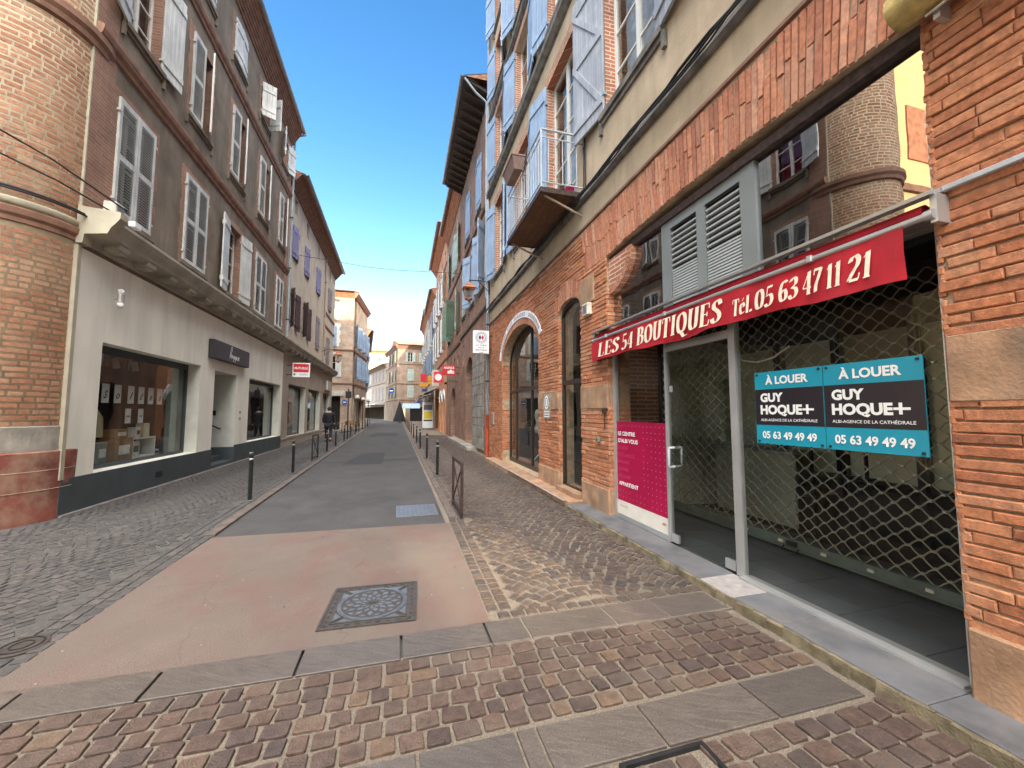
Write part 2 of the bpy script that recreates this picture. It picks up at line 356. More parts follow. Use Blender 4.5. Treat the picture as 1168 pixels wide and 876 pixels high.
def arc_z(o, s):
    """top of opening o at s"""
    z0s = o['z1']; r = o.get('rise', 0)
    if r <= 0: return z0s
    u = (s - (o['s0']+o['s1'])/2)/((o['s1']-o['s0'])/2); u = max(-1, min(1, u))
    return z0s + r*math.sqrt(max(0, 1-u*u)) if o.get('ell', True) else z0s + r*(1-u*u)
def wall_sheet(f, s0, s1, z0, z1, ops, reveal, d=0.0, mb=None):
    """front sheet of a wall with openings cut, plus their reveals"""
    mb = mb or MB(); cuts = {round(s0,4), round(s1,4)}
    for o in ops:
        cuts |= {round(o['s0'],4), round(o['s1'],4)}
        if o.get('rise', 0) > 0:
            n = o.get('n', 20)
            for k in range(1, n):
                t = (1-math.cos(math.pi*k/n))/2; cuts.add(round(o['s0']+(o['s1']-o['s0'])*t, 4))
    cuts = sorted(c for c in cuts if s0-1e-6 <= c <= s1+1e-6)
    for a, b in zip(cuts, cuts[1:]):
        if b-a < 1e-4: continue
        mid = (a+b)/2
        here = sorted([o for o in ops if o['s0'] < mid < o['s1']], key=lambda o: o['z0'])
        lo = (z0, z0)
        for o in here:
            if o['z0'] > lo[0]+1e-4: mb.quad(f.P(d,a,lo[0]), f.P(d,b,lo[1]), f.P(d,b,o['z0']), f.P(d,a,o['z0']))
            lo = (arc_z(o, a), arc_z(o, b))
        mb.quad(f.P(d,a,lo[0]), f.P(d,b,lo[1]), f.P(d,b,z1), f.P(d,a,z1))
    for o in ops:
        rd = d + o.get('rd', reveal)
        for s in (o['s0'], o['s1']): mb.quad(f.P(d,s,o['z0']), f.P(rd,s,o['z0']), f.P(rd,s,o['z1']), f.P(d,s,o['z1']))
        if o['z0'] > z0+.01: mb.quad(f.P(d,o['s0'],o['z0']), f.P(d,o['s1'],o['z0']), f.P(rd,o['s1'],o['z0']), f.P(rd,o['s0'],o['z0']))
        cs = [c for c in cuts if o['s0']-1e-6 <= c <= o['s1']+1e-6] if o.get('rise',0) > 0 else [o['s0'], o['s1']]
        for a, b in zip(cs, cs[1:]):
            mb.quad(f.P(d,a,arc_z(o,a)), f.P(d,b,arc_z(o,b)), f.P(rd,b,arc_z(o,b)), f.P(rd,a,arc_z(o,a)))
    return mb
def shell(f, mb, s0, s1, z0, z1, depth, front_d=0.0):
    """side walls, back and flat top closing a building"""
    for s in (s0, s1): mb.quad(f.P(front_d,s,z0), f.P(depth,s,z0), f.P(depth,s,z1), f.P(front_d,s,z1))
    mb.quad(f.P(depth,s0,z0), f.P(depth,s1,z0), f.P(depth,s1,z1), f.P(depth,s0,z1))
    mb.quad(f.P(front_d,s0,z1), f.P(front_d,s1,z1), f.P(depth,s1,z1), f.P(depth,s0,z1))
    return mb
def brick_field(f, mb, s0, s1, z0, z1, holes, bl=.36, bh=.05, jt=.014, d=0.0, th=.014, fn=None, jit=.004):
    """real bricks, course by course, each one a mesh island standing proud of the mortar.
    holes(z) -> list of (sa, sb) that no brick may enter. fn maps (d,s,z) to a point."""
    fn = fn or f.P; z = z0; row = 0
    while z + bh <= z1+1e-6:
        zm = z+bh/2; iv = [(s0, s1)]
        for (a, b) in holes(zm):
            nv = []
            for (p, q) in iv:
                if b <= p or a >= q: nv.append((p, q)); continue
                if a > p: nv.append((p, a))
                if b < q: nv.append((b, q))
            iv = nv
        for (p, q) in iv:
            if q-p < .04: continue
            s = p - (ru(.3, .7)*bl if row % 2 else ru(0, .2)*bl)
            while s < q-.01:
                L = bl*ru(.6, 1.12) if R() < .55 else bl*ru(.35, .6)
                a, b = max(s, p), min(s+L-jt, q)
                s += L
                if b-a < .035: continue
                hj = ru(-jit, jit); t = th*ru(.45, 1.25); c = .005
                za, zb = z+ru(0, jit)+hj*.3, z+bh-ru(0, jit)+hj*.3
                e = [ru(-jit, jit)*.7 for _ in range(8)]
                if fn == f.P or True:
                    base = [(a-c,za-c), (b+c,za-c), (b+c,zb+c), (a-c,zb+c)]
                    front = [(a+e[0],za+e[1]), (b+e[2],za+e[3]), (b+e[4],zb+e[5]), (a+e[6],zb+e[7])]
                    mid = [(x[0]*.6+y[0]*.4, x[1]*.6+y[1]*.4) for x, y in zip(base, front)]
                    if fn != f.P and b-a > .12: # curved wall: cut in 2 along s so that it follows the curve
                        m_ = (a+b)/2
                        vs = [fn(d+.004, x, y) for x, y in base] + [fn(d-t, x, y) for x, y in front] + \
                             [fn(d+.004, m_, za-c), fn(d+.004, m_, zb+c), fn(d-t, m_, (front[0][1]+front[1][1])/2), fn(d-t, m_, (front[2][1]+front[3][1])/2)]
                        mb.add(vs, [(4,10,11,7), (10,5,6,11), (0,8,10,4), (8,1,5,10), (1,2,6,5), (2,9,11,6), (9,3,7,11), (3,0,4,7)])
                    else:
                        vs = [fn(d+.004, x, y) for x, y in base] + [fn(d-t*.75, x, y) for x, y in mid] + [fn(d-t, x, y) for x, y in [(u*.97+(a+b)/2*.03, w*.9+(za+zb)/2*.1) for u, w in front]]
                        fs = [(8,9,10,11)]
                        for k in range(4):
                            kk = (k+1) % 4; fs += [(k, kk, 4+kk, 4+k), (4+k, 4+kk, 8+kk, 8+k)]
                        mb.add(vs, fs)
        z += bh+jt; row += 1
    return mb
def arch_ring(f, mb, o, thick, d=0.0, th=.018, bw=.045, jt=.012, lo=.0, clip=None, split=True):
    """voussoir bricks on edge along the arch line of opening o"""
    c0 = (o['s0']+o['s1'])/2; hw = (o['s1']-o['s0'])/2; r = max(o.get('rise',0), .001)
    pts = []; n = 400
    for k in range(n+1):
        t = math.pi*k/n; pts.append(Vector((c0-hw*math.cos(t), o['z1']+r*math.sin(t))))
    L = [0]
    for a, b in zip(pts, pts[1:]): L.append(L[-1]+(b-a).length)
    def at(l):
        l = max(0, min(L[-1], l))
        for i in range(n):
            if L[i+1] >= l:
                t = (l-L[i])/max(1e-9, L[i+1]-L[i]); p = pts[i].lerp(pts[i+1], t); dd = (pts[i+1]-pts[i]).normalized(); return p, Vector((-dd.y, dd.x))
    l = 0; k = 0
    while l < L[-1]-.01:
        w = bw*ru(.85, 1.15); pa, na = at(l); pb, nb = at(l+w)
        # soften normals towards the vertical so that bricks stand up as in a flat basket arch
        na = (na*.62+Vector((0,.38))).normalized(); nb = (nb*.62+Vector((0,.38))).normalized()
        segs = [(lo, thick*ru(.4,.62)), None] if (split and k % 2) else [(lo, thick*ru(.93,1.0))]
        if len(segs) == 2: segs[1] = (segs[0][1]+.012, thick*ru(.92,1.0))
        for (r0, r1) in segs:
            t = th*ru(.5, 1.2)
            q = [pa+na*r0, pb+nb*r0, pb+nb*r1, pa+na*r1]
            if clip: q = [Vector((max(clip[0], min(clip[1], x.x)), min(x.y, clip[2]))) for x in q]
            cc = sum(q, Vector((0,0)))/4
            vs = [f.P(d+.003, p.x, p.y) for p in q] + [f.P(d-t, cc.x+(p.x-cc.x)*.9, cc.y+(p.y-cc.y)*.985) for p in q]
            mb.add(vs, [(4,5,6,7), (0,1,5,4), (1,2,6,5), (2,3,7,6), (3,0,4,7)])
        l += w+jt; k += 1
    return mb

# ---------------------------------------------------------------- lettering
_fc = {}
def text_mesh(body, size, mat, ext=.002, offset=0.0, shear=0, spacing=1.0, align='LEFT'):
    cu = bpy.data.curves.new('lettering', 'FONT'); cu.body = body; cu.size = size; cu.extrude = ext; cu.offset = offset
    cu.shear = shear; cu.space_character = spacing; cu.align_x = align; cu.resolution_u = 3
    ob = bpy.data.objects.new('lettering', cu); COL.objects.link(ob)
    dg = bpy.context.evaluated_depsgraph_get(); dg.update()
    me = bpy.data.meshes.new_from_object(ob.evaluated_get(dg))
    bpy.data.objects.remove(ob); me.materials.clear(); me.materials.append(mat); me.name = 'lettering'
    return me
def text_w(me): 
    xs = [v.co.x for v in me.vertices]; return (min(xs), max(xs)) if xs else (0, 0)
def fit_text(body, h, w, mat, parent, origin, right, up, ext=.0015, offset=0.0, shear=0, name='lettering', align='C'):
    """text of cap height h stretched to width w; origin = centre point; right/up unit vectors in parent space"""
    me = text_mesh(body, 1.0, mat, ext=.0, offset=min(.05, offset*3), shear=shear)
    x0, x1 = text_w(me); ys = [v.co.y for v in me.vertices]
    sy = h/.72; sx = w/(x1-x0)
    rt = Vector(right); upv = Vector(up); nn = rt.cross(upv); o = Vector(origin)
    for v in me.vertices:
        x = (v.co.x-(x0+x1)/2)*sx; y = v.co.y*sy-h/2
        v.co = o + rt*x + upv*y + nn*ext
    me.update(); ob = bpy.data.objects.new(name, me); COL.objects.link(ob); ob.parent = parent
    return ob
def catmull(pts, n=6):
    if len(pts) < 3: return pts
    P = [pts[0]]+list(pts)+[pts[-1]]; out = []
    for i in range(1, len(P)-2):
        for k in range(n):
            t = k/n; a, b, c, d = P[i-1], P[i], P[i+1], P[i+2]
            out.append(tuple(.5*((2*b[j]) + (-a[j]+c[j])*t + (2*a[j]-5*b[j]+4*c[j]-d[j])*t*t + (-a[j]+3*b[j]-3*c[j]+d[j])*t**3) for j in range(2)))
    out.append(tuple(pts[-1])); return out
# broad-nib serif glyphs on a unit cap height: (width, strokes); stroke = ('c'|'l', pts)
GL = {
 'L': (.62, [('l',[(.16,0),(.16,1)]), ('h',[(.02,1),(.36,1)]), ('h',[(.0,0),(.55,0)]), ('t',[(.55,0),(.6,.26)])]),
 'E': (.66, [('l',[(.16,0),(.16,1)]), ('h',[(.02,1),(.58,1)]), ('h',[(.0,0),(.58,0)]), ('h',[(.2,.52),(.48,.52)]), ('t',[(.58,1),(.6,.78)]), ('t',[(.58,0),(.62,.24)]), ('t',[(.48,.62),(.48,.42)])]),
 'S': (.6, [('c',[(.52,.78),(.46,.95),(.28,1.0),(.12,.86),(.14,.68),(.32,.54),(.48,.38),(.5,.18),(.34,.01),(.14,.04),(.06,.22)])]),
 '5': (.6, [('c',[(.12,.52),(.3,.62),(.46,.5),(.5,.28),(.38,.05),(.18,.0),(.06,.14)]), ('t',[(.14,1.0),(.11,.52)]), ('H',[(.14,.98),(.5,1.0)])]),
 '4': (.64, [('l',[(.42,0),(.42,1)]), ('t',[(.4,1),(.02,.3)]), ('h',[(.02,.28),(.6,.28)]), ('h',[(.28,0),(.58,0)])]),
 'B': (.7, [('l',[(.16,0),(.16,1)]), ('c',[(.1,1),(.36,1),(.52,.88),(.5,.62),(.3,.53),(.16,.53)]), ('c',[(.3,.53),(.52,.48),(.6,.28),(.5,.05),(.3,0),(.04,0)]), ('h',[(.0,0),(.3,0)]), ('h',[(.02,1),(.3,1)])]),
 'O': (.74, [('c',[(.36,1),(.14,.86),(.08,.5),(.16,.14),(.36,0),(.58,.12),(.66,.5),(.58,.86),(.36,1)])]),
 'U': (.74, [('c',[(.16,1),(.15,.4),(.22,.08),(.4,.0),(.56,.1),(.6,.4),(.6,1)]), ('h',[(.02,1),(.34,1)]), ('h',[(.48,1),(.74,1)])]),
 'T': (.66, [('l',[(.32,0),(.32,1)]), ('h',[(.02,1),(.62,1)]), ('h',[(.18,0),(.48,0)]), ('t',[(.02,1),(.0,.76)]), ('t',[(.62,1),(.64,.76)])]),
 'I': (.38, [('l',[(.18,0),(.18,1)]), ('h',[(.02,1),(.36,1)]), ('h',[(.02,0),(.36,0)])]),
 'Q': (.76, [('c',[(.36,1),(.14,.86),(.08,.5),(.16,.14),(.36,0),(.58,.12),(.66,.5),(.58,.86),(.36,1)]), ('c',[(.3,.1),(.46,-.06),(.62,-.24),(.8,-.16)])]),
 'é': (.5, [('c',[(.08,.36),(.4,.42),(.36,.6),(.22,.66),(.08,.52),(.07,.2),(.22,.0),(.42,.1)]), ('t',[(.2,.78),(.36,.98)])]),
 'l': (.28, [('l',[(.14,0),(.14,1.04)]), ('h',[(.02,1.02),(.16,1.02)]), ('h',[(.02,0),(.26,0)])]),
 '.': (.24, [('l',[(.1,0),(.1,.12)])]),
 '0': (.62, [('c',[(.3,1),(.12,.86),(.06,.5),(.14,.12),(.3,0),(.48,.12),(.55,.5),(.48,.88),(.3,1)])]),
 '6': (.6, [('c',[(.5,.9),(.34,1),(.16,.84),(.07,.5),(.12,.14),(.3,0),(.48,.12),(.5,.36),(.38,.56),(.2,.52),(.1,.36)])]),
 '3': (.56, [('c',[(.08,.84),(.24,1),(.44,.92),(.44,.68),(.22,.54),(.44,.46),(.52,.22),(.34,.01),(.14,.03),(.05,.18)])]),
 '7': (.56, [('c',[(.5,.98),(.34,.6),(.2,.3),(.18,0)]), ('H',[(.04,.98),(.52,.98)]), ('t',[(.04,.98),(.03,.76)])]),
 '1': (.42, [('l',[(.22,0),(.22,1)]), ('t',[(.22,1),(.04,.8)]), ('h',[(.06,0),(.38,0)])]),
 '2': (.6, [('c',[(.08,.78),(.16,.96),(.34,1),(.48,.84),(.44,.6),(.24,.34),(.06,.04)]), ('H',[(.08,.02),(.52,.02)]), ('t',[(.52,.02),(.56,.26)])]),
 ' ': (.34, []),
}
def pen_text(body, h, w, mat, parent, origin, right, up, slant=.16, nib=(.15,.03), depth=.002, name='lettering'):
    """origin = lower left"""
    mb = MB(); x = 0; quads = []
    for ch in body:
        gw, st = GL[ch]
        for kind, pts in st:
            pp = catmull(pts) if kind == 'c' else pts
            nb = {'h': (.0,.05), 'H': (.02,.11), 't': (.06,.0)}.get(kind, nib)
            for (a, b) in zip(pp, pp[1:]):
                q = []
                for (p, sg) in ((a,-1), (b,-1), (b,1), (a,1)):
                    q.append((x+p[0]+sg*nb[0]/2, p[1]+sg*nb[1]/2))
                quads.append(q)
        x += gw+.1
    tot = x-.1; rt, upv = Vector(right), Vector(up); nn = rt.cross(upv); o = Vector(origin)
    for i, q in enumerate(quads):
        dz = depth + (i % 7)*.0001
        mb.add([(o + rt*((px+py*slant)*w/(tot+slant)) + upv*(py*h) + nn*dz)[:] for px, py in q], [(0,1,2,3)])
    return mb.build(name, mat, parent, fixn=False)
# ---------------------------------------------------------------- frames with any heading, parts put into a building
class FrA(Fr):
    """face from p0 to p1, the building on the right-hand side"""
    def __init__(f, p0, p1):
        dx, dy = p1[0]-p0[0], p1[1]-p0[1]; f.L = math.hypot(dx, dy); f.sg = 1; f.s0 = 0; f.x0 = p0[0]
        f.loc = (p0[0], p0[1], 0); f.rz = math.atan2(-dx, dy)
def fmat(f): return Matrix.Translation(f.loc) @ Matrix.Rotation(f.rz, 4, 'Z')
def put(mb, name, mat, f, root, fixn=True):
    o = mb.build(name, mat, None, fixn) if isinstance(mb, MB) else place(name, mb)
    o.parent = root
    rm = Matrix.Translation(root.location) @ Matrix.Rotation(root.rotation_euler.z, 4, 'Z')
    m = rm.inverted() @ fmat(f); o.location = m.to_translation(); o.rotation_euler = (0, 0, m.to_euler().z)
    return o
def sub(mb, name, mat, parent, fixn=True): return mb.build(name, mat, parent, fixn)

_sh = {}
def shutter_mesh(w, h, style, mat, flip=False):
    k = (round(w, 2), round(h, 2), style, mat.name, flip and style == 'louvre')
    if k in _sh: return _sh[k]
    mb = MB(); t = .038
    if style == 'louvre':
        st = .065; rails = [(0, .11), (h*.47, h*.47+.1), (h-.1, h)]
        mb.box(-t/2, t/2, 0, st, 0, h); mb.box(-t/2, t/2, w-st, w, 0, h)
        for a, b in rails: mb.box(-t/2+.002, t/2-.002, st, w-st, a, b)
        for (a, b) in ((rails[0][1], rails[1][0]), (rails[1][1], rails[2][0])):
            n = max(2, int((b-a)/.05)); p = (b-a)/n
            for i in range(n):
                z = a+p*i
                mb.add([(-.018, st, z+.006), (-.018, w-st, z+.006), (.018, w-st, z+p*.42), (.018, st, z+p*.42),
                        (-.018, st, z+.014), (-.018, w-st, z+.014), (.018, w-st, z+p*.42+.008), (.018, st, z+p*.42+.008)],
                       [(0,1,2,3), (7,6,5,4), (0,4,5,1), (2,6,7,3)])
    else:
        n = max(3, round(w/.13)); p = w/n
        for i in range(n): mb.cbox(-t/2, t/2, i*p+.002, (i+1)*p-.002, 0, h, .005)
        for sd in (-1, 1):
            x0, x1 = sorted((sd*t/2, sd*(t/2+.022)))
            hs = (.18, h*.5, h-.3) if style == 'z' else (.2, h-.32)
            for z in hs: mb.box(x0, x1, .02, w-.02, z, z+.11)
            if style == 'z':
                for za, zb in ((.29, h*.5), (h*.5+.11, h-.3)):
                    xx0, xx1 = x0, x1
                    mb.add([(xx0,.03,za),(xx0,.13,za),(xx0,w-.03,zb),(xx0,w-.13,zb),(xx1,.03,za),(xx1,.13,za),(xx1,w-.03,zb),(xx1,w-.13,zb)],
                           [(0,1,2,3),(7,6,5,4),(0,4,5,1),(1,5,6,2),(2,6,7,3),(3,7,4,0)])
    for z in (.12*h, .88*h): mb.box(-.03, .03, -.03, .02, z-.02, z+.02)
    if k[-1]: mb.v = [(-x, y, z) for x, y, z in mb.v]
    _sh[k] = mb.mesh('shutter', mat); return _sh[k]
def shutter(f, parent, s_h, z0, w, h, side, theta, style, mat, off=-.03, label=None):
    """side=+1: closed leaf runs to +s from the hinge; theta 0 closed, 180 flat open on the wall"""
    t = rad(theta); vx = -math.sin(t); vy = f.sg*side*math.cos(t)
    a = math.atan2(-vx, vy)
    o = place('shutter', shutter_mesh(w, h, style, mat, vy < 0), parent, f.P(off, s_h, z0), (0, 0, a))
    if label: o['label'] = label
    return o
def window(f, root, s0, s1, z0, z1, shut=None, mat=None, style='louvre', frame='frame_white', d=.16, bars=3, pane=None,
           back='dark', wid=None, surround=None, sill=None, rise=0, label=None, lw=.05, split=True):
    """casement in an opening; shut = (theta_left, theta_right); None = no leaf"""
    mb = MB(); w = .055; zt = z1+rise*.0
    f.box(mb, d, d+.05, s0+.002, s1-.002, z0, z0+w); f.box(mb, d, d+.05, s0+.002, s1-.002, z1-w, z1+rise-.002)
    f.box(mb, d, d+.05, s0+.002, s0+w, z0+w, z1-w); f.box(mb, d, d+.05, s1-w, s1-.002, z0+w, z1-w)
    if split: f.box(mb, d-.012, d+.04, (s0+s1)/2-.04, (s0+s1)/2+.04, z0+w, z1-w)
    for k in range(1, bars):
        z = z0+(z1-z0)*k/bars; f.box(mb, d+.002, d+.03, s0+w, s1-w, z-.013, z+.013)
    win = put(mb, 'window', M[frame], f, root)
    if label: win['label'] = label
    g = MB(); g.quad(f.P(d+.02,s0+w,z0+w), f.P(d+.02,s1-w,z0+w), f.P(d+.02,s1-w,z1-w), f.P(d+.02,s0+w,z1-w)); sub(g, 'pane', M[pane or 'glass_win'], win)
    b = MB(); f.box(b, d+.25, d+.28, s0-.05, s1+.05, z0-.05, z1+.1); sub(b, 'curtain', M[back], win)  # default near-black sheet paints the unlit room; only other backs are curtains
    if surround:
        m_, wd = surround; q = MB(); n = max(4, int((z1-z0)/.33))
        for k in range(n):
            za, zb = z0+(z1-z0)*k/n, z0+(z1-z0)*(k+1)/n; ww = wd*(1.0 if k % 2 else .72)
            f.box(q, -.008, .002, s0-ww, s0-.001, za, zb); f.box(q, -.008, .002, s1+.001, s1+ww, za, zb)
        f.box(q, -.008, .002, s0-wd, s1+wd, z1+rise, z1+rise+wd*1.0)
        for (a_, b_) in ((s0+.0005, s0+.005), (s1-.005, s1-.0005)):
            f.box(q, 0, d-.002, a_, b_, z0, z1)
        sub(q, 'surround', M[m_], win)
    if sill:
        q = MB(); f.box(q, -.07, d, s0-.12, s1+.12, z0-.09, z0-.002); f.box(q, -.035, 0, s0-.09, s1+.09, z0-.16, z0-.09); f.box(q, -.05, 0, s0-.16, s0-.10, z0-.3, z0-.091); f.box(q, -.05, 0, s1+.10, s1+.16, z0-.3, z0-.091)
        sub(q, 'sill', M[sill], win)
    if shut and mat:
        lw_ = wid or (s1-s0)/2
        for side, th in ((1, shut[0]), (-1, shut[1])):
            if th is None: continue
            sh = s0 if side > 0 else s1
            shutter(f, win, sh, z0-.03, lw_-.006, z1-z0+.06, side, th, style, M[mat])
    return win
def op(s0, s1, z0, z1, rise=0, rd=.16, **k): return dict(s0=s0, s1=s1, z0=z0, z1=z1, rise=rise, rd=rd+.12, **k)
def band(f, root, s0, s1, prof, mat, name, extra_ends=True):
    """moulding: profile (out, z) swept along s"""
    mb = MB(); n = len(prof); vs = [f.P(-o, s0, z) for o, z in prof] + [f.P(-o, s1, z) for o, z in prof]
    fs = [(i, i+1, n+i+1, n+i) for i in range(n-1)] + [tuple(range(n)), tuple(range(2*n-1, n-1, -1))]
    mb.add(vs, fs); return put(mb, name, M[mat], f, root)
def roof(f, root, s0, s1, z, over, depth, pitch=.28, mat='tile_roof', name='roof', tiles=True):
    mb = MB(); e = .0
    a, b = s0-e, s1+e
    if tiles:
        n = int((b-a)/.2)
        for i in range(n):
            sa = a+(b-a)*i/n; sw = (b-a)/n
            sec = [(sa+sw*k/4, .05*math.sin(math.pi*k/4)) for k in range(5)]
            for (p, hp), (q, hq) in zip(sec, sec[1:]):
                mb.quad(f.P(-over, p, z+hp), f.P(-over, q, z+hq), f.P(depth/2, q, z+hq+pitch*(depth/2+over)), f.P(depth/2, p, z+hp+pitch*(depth/2+over)))
    zt = z+pitch*(depth/2+over)
    mb.quad(f.P(-over, a, z-.03), f.P(-over, b, z-.03), f.P(depth/2, b, zt-.03), f.P(depth/2, a, zt-.03))
    mb.quad(f.P(-over, a, z-.03), f.P(-over, b, z-.03), f.P(-over, b, z+.01), f.P(-over, a, z+.01))
    mb.quad(f.P(depth, a, z), f.P(depth, b, z), f.P(depth/2, b, zt), f.P(depth/2, a, zt))
    for s in (a, b): mb.add([f.P(-over, s, z-.03), f.P(depth, s, z-.03), f.P(depth/2, s, zt)], [(0,1,2)])
    return put(mb, name, M[mat], f, root)
def gutter(f, root, s0, s1, z, over, mat='zinc', drop=None):
    mb = MB(); seg = [(over+.0+.09*(1-math.cos(math.pi*k/6)), z-.07*math.sin(math.pi*k/6)) for k in range(7)]
    for (o1, z1), (o2, z2) in zip(seg, seg[1:]):
        mb.quad(f.P(-o1, s0, z1), f.P(-o1, s1, z1), f.P(-o2, s1, z2), f.P(-o2, s0, z2))
    o = put(mb, 'gutter', M[mat], f, root); return o

# ================================================================ GROUND
def tagk(o): o['kind'] = 'structure'; return o
def xL(y): return -2.15-.0172*(y-5.95)
def xR(y): return .76+.0016*(y-5.95)
def asphalt(name, lo, hi, rough=.85, patchy=None):
    m, nt, b = new_mat(name); c = coords(nt)
    n1 = N(nt, 'ShaderNodeTexNoise'); n1.inputs['Scale'].default_value = 140; n1.inputs['Detail'].default_value = 3
    n2 = N(nt, 'ShaderNodeTexNoise'); n2.inputs['Scale'].default_value = 1.1; n2.inputs['Detail'].default_value = 8; n2.inputs['Roughness'].default_value = .62
    n3 = N(nt, 'ShaderNodeTexVoronoi'); n3.inputs['Scale'].default_value = 260
    for n in (n1, n2, n3): nt.links.new(c.outputs[0], n.inputs['Vector'])
    r = ramp(nt, [(.3, lo), (.7, hi)]); nt.links.new(n2.outputs[0], r.inputs[0])
    r2 = ramp(nt, [(.35, (.72,.72,.72)), (.62, (1.2,1.2,1.2)), (.75, (1.7,1.65,1.6))]); nt.links.new(n1.outputs[0], r2.inputs[0])
    out = mixc(nt, r.outputs[0], r2.outputs[0], 1.0, 'MULTIPLY')
    if patchy:
        for (col, sc, th, am) in patchy:
            n4 = N(nt, 'ShaderNodeTexNoise'); n4.inputs['Scale'].default_value = sc; n4.inputs['Detail'].default_value = 9; n4.inputs['Distortion'].default_value = .6; n4.inputs['Roughness'].default_value = .6
            mp = coords(nt, (1, .7, 1)); mp.inputs['Location'].default_value = (sc*3.1, sc*1.7, 0); nt.links.new(mp.outputs[0], n4.inputs['Vector'])
            r4 = ramp(nt, [(th-.08, (0,0,0)), (th+.12, (am,am,am))]); nt.links.new(n4.outputs[0], r4.inputs[0])
            out = mixc(nt, out, col, r4.outputs[0])
    for (sc, th, col, am) in ((7, .035, (.03,.028,.026), .8), (11, .03, (.42,.41,.38), .8), (2.3, .02, (.05,.045,.04), .7)):
        vo = N(nt, 'ShaderNodeTexVoronoi'); vo.inputs['Scale'].default_value = sc; nt.links.new(c.outputs[0], vo.inputs['Vector'])
        lt_ = N(nt, 'ShaderNodeMath', operation='LESS_THAN'); nt.links.new(vo.outputs['Distance'], lt_.inputs[0]); lt_.inputs[1].default_value = th*2
        wn = N(nt, 'ShaderNodeTexWhiteNoise', noise_dimensions='3D'); nt.links.new(vo.outputs['Position'], wn.inputs['Vector']); gt = N(nt, 'ShaderNodeMath', operation='GREATER_THAN'); nt.links.new(wn.outputs['Value'], gt.inputs[0]); gt.inputs[1].default_value = .82
        m_ = N(nt, 'ShaderNodeMath', operation='MULTIPLY'); nt.links.new(lt_.outputs[0], m_.inputs[0]); nt.links.new(gt.outputs[0], m_.inputs[1]); m2_ = N(nt, 'ShaderNodeMath', operation='MULTIPLY'); nt.links.new(m_.outputs[0], m2_.inputs[0]); m2_.inputs[1].default_value = am
        out = mixc(nt, out, col, m2_.outputs[0])
    ck = N(nt, 'ShaderNodeTexVoronoi', feature='DISTANCE_TO_EDGE'); ck.inputs['Scale'].default_value = .55
    wv = N(nt, 'ShaderNodeTexNoise'); wv.inputs['Scale'].default_value = 2.5; wv.inputs['Detail'].default_value = 8; nt.links.new(c.outputs[0], wv.inputs['Vector'])
    va = N(nt, 'ShaderNodeVectorMath', operation='MULTIPLY_ADD'); nt.links.new(wv.outputs['Color'], va.inputs[0]); va.inputs[1].default_value = (.5,.5,0); nt.links.new(c.outputs[0], va.inputs[2]); nt.links.new(va.outputs[0], ck.inputs['Vector'])
    cr_ = ramp(nt, [(.0, (.2,.2,.2)), (.005, (0,0,0))]); nt.links.new(ck.outputs['Distance'], cr_.inputs[0])
    out = mixc(nt, out, (.03,.028,.026), cr_.outputs[0])
    nt.links.new(out, b.inputs['Base Color']); b.inputs['Roughness'].default_value = rough; b.inputs['Specular IOR Level'].default_value = .35
    ad = N(nt, 'ShaderNodeMath', operation='ADD'); nt.links.new(n1.outputs[0], ad.inputs[0]); nt.links.new(n3.outputs[0], ad.inputs[1])
    bump(nt, b, ad.outputs[0], .45, .006); return m
M['asphalt'] = asphalt('worn asphalt', (.052,.05,.049), (.075,.072,.07), patchy=[((.04,.039,.041), 1.6, .56, .6), ((.09,.087,.084), 2.7, .62, .4)])
M['asphalt_dark'] = asphalt('dark asphalt patch', (.032,.032,.034), (.045,.045,.045))
M['resin'] = asphalt('pink bonded gravel', (.122,.092,.077), (.166,.127,.105), patchy=[((.145,.083,.07), 1.9, .54, .7), ((.135,.115,.095), 1.3, .55, .7), ((.125,.098,.09), 3.4, .6, .5)])
M['ground'] = asphalt('plain far ground', (.10,.1,.1), (.14,.135,.13))
M['joint'] = asphalt('sandy sett joints', (.15,.125,.095), (.21,.175,.135), .95)
M['joint_grey'] = asphalt('grey sett joints', (.07,.068,.062), (.10,.096,.088), .95)
M['sett_big'] = island('porphyry sett', [(0, (.080,.052,.042)), (.18, (.108,.07,.054)), (.36, (.064,.047,.041)), (.55, (.128,.085,.064)), (.72, (.092,.063,.052)), (.86, (.074,.055,.05)), (.95, (.15,.10,.066)), (1, (.11,.078,.063))], rough=.6, bmp=1.0, spec=.45, nscale=22, patch=((.135,.11,.085), 2.2, .5))
M['sett_small'] = island('small porphyry sett', [(0, (.075,.058,.05)), (.3, (.105,.076,.058)), (.6, (.06,.052,.05)), (.85, (.13,.095,.072)), (1, (.085,.073,.068))], rough=.6, bmp=.9, spec=.45, nscale=24, patch=((.12,.10,.078), 1.6, .5))
M['sett_grey'] = island('grey porphyry sett', [(0, (.068,.066,.065)), (.3, (.088,.082,.077)), (.6, (.055,.055,.057)), (.85, (.102,.092,.083)), (1, (.076,.073,.073))], rough=.6, bmp=.7, spec=.45, nscale=20)
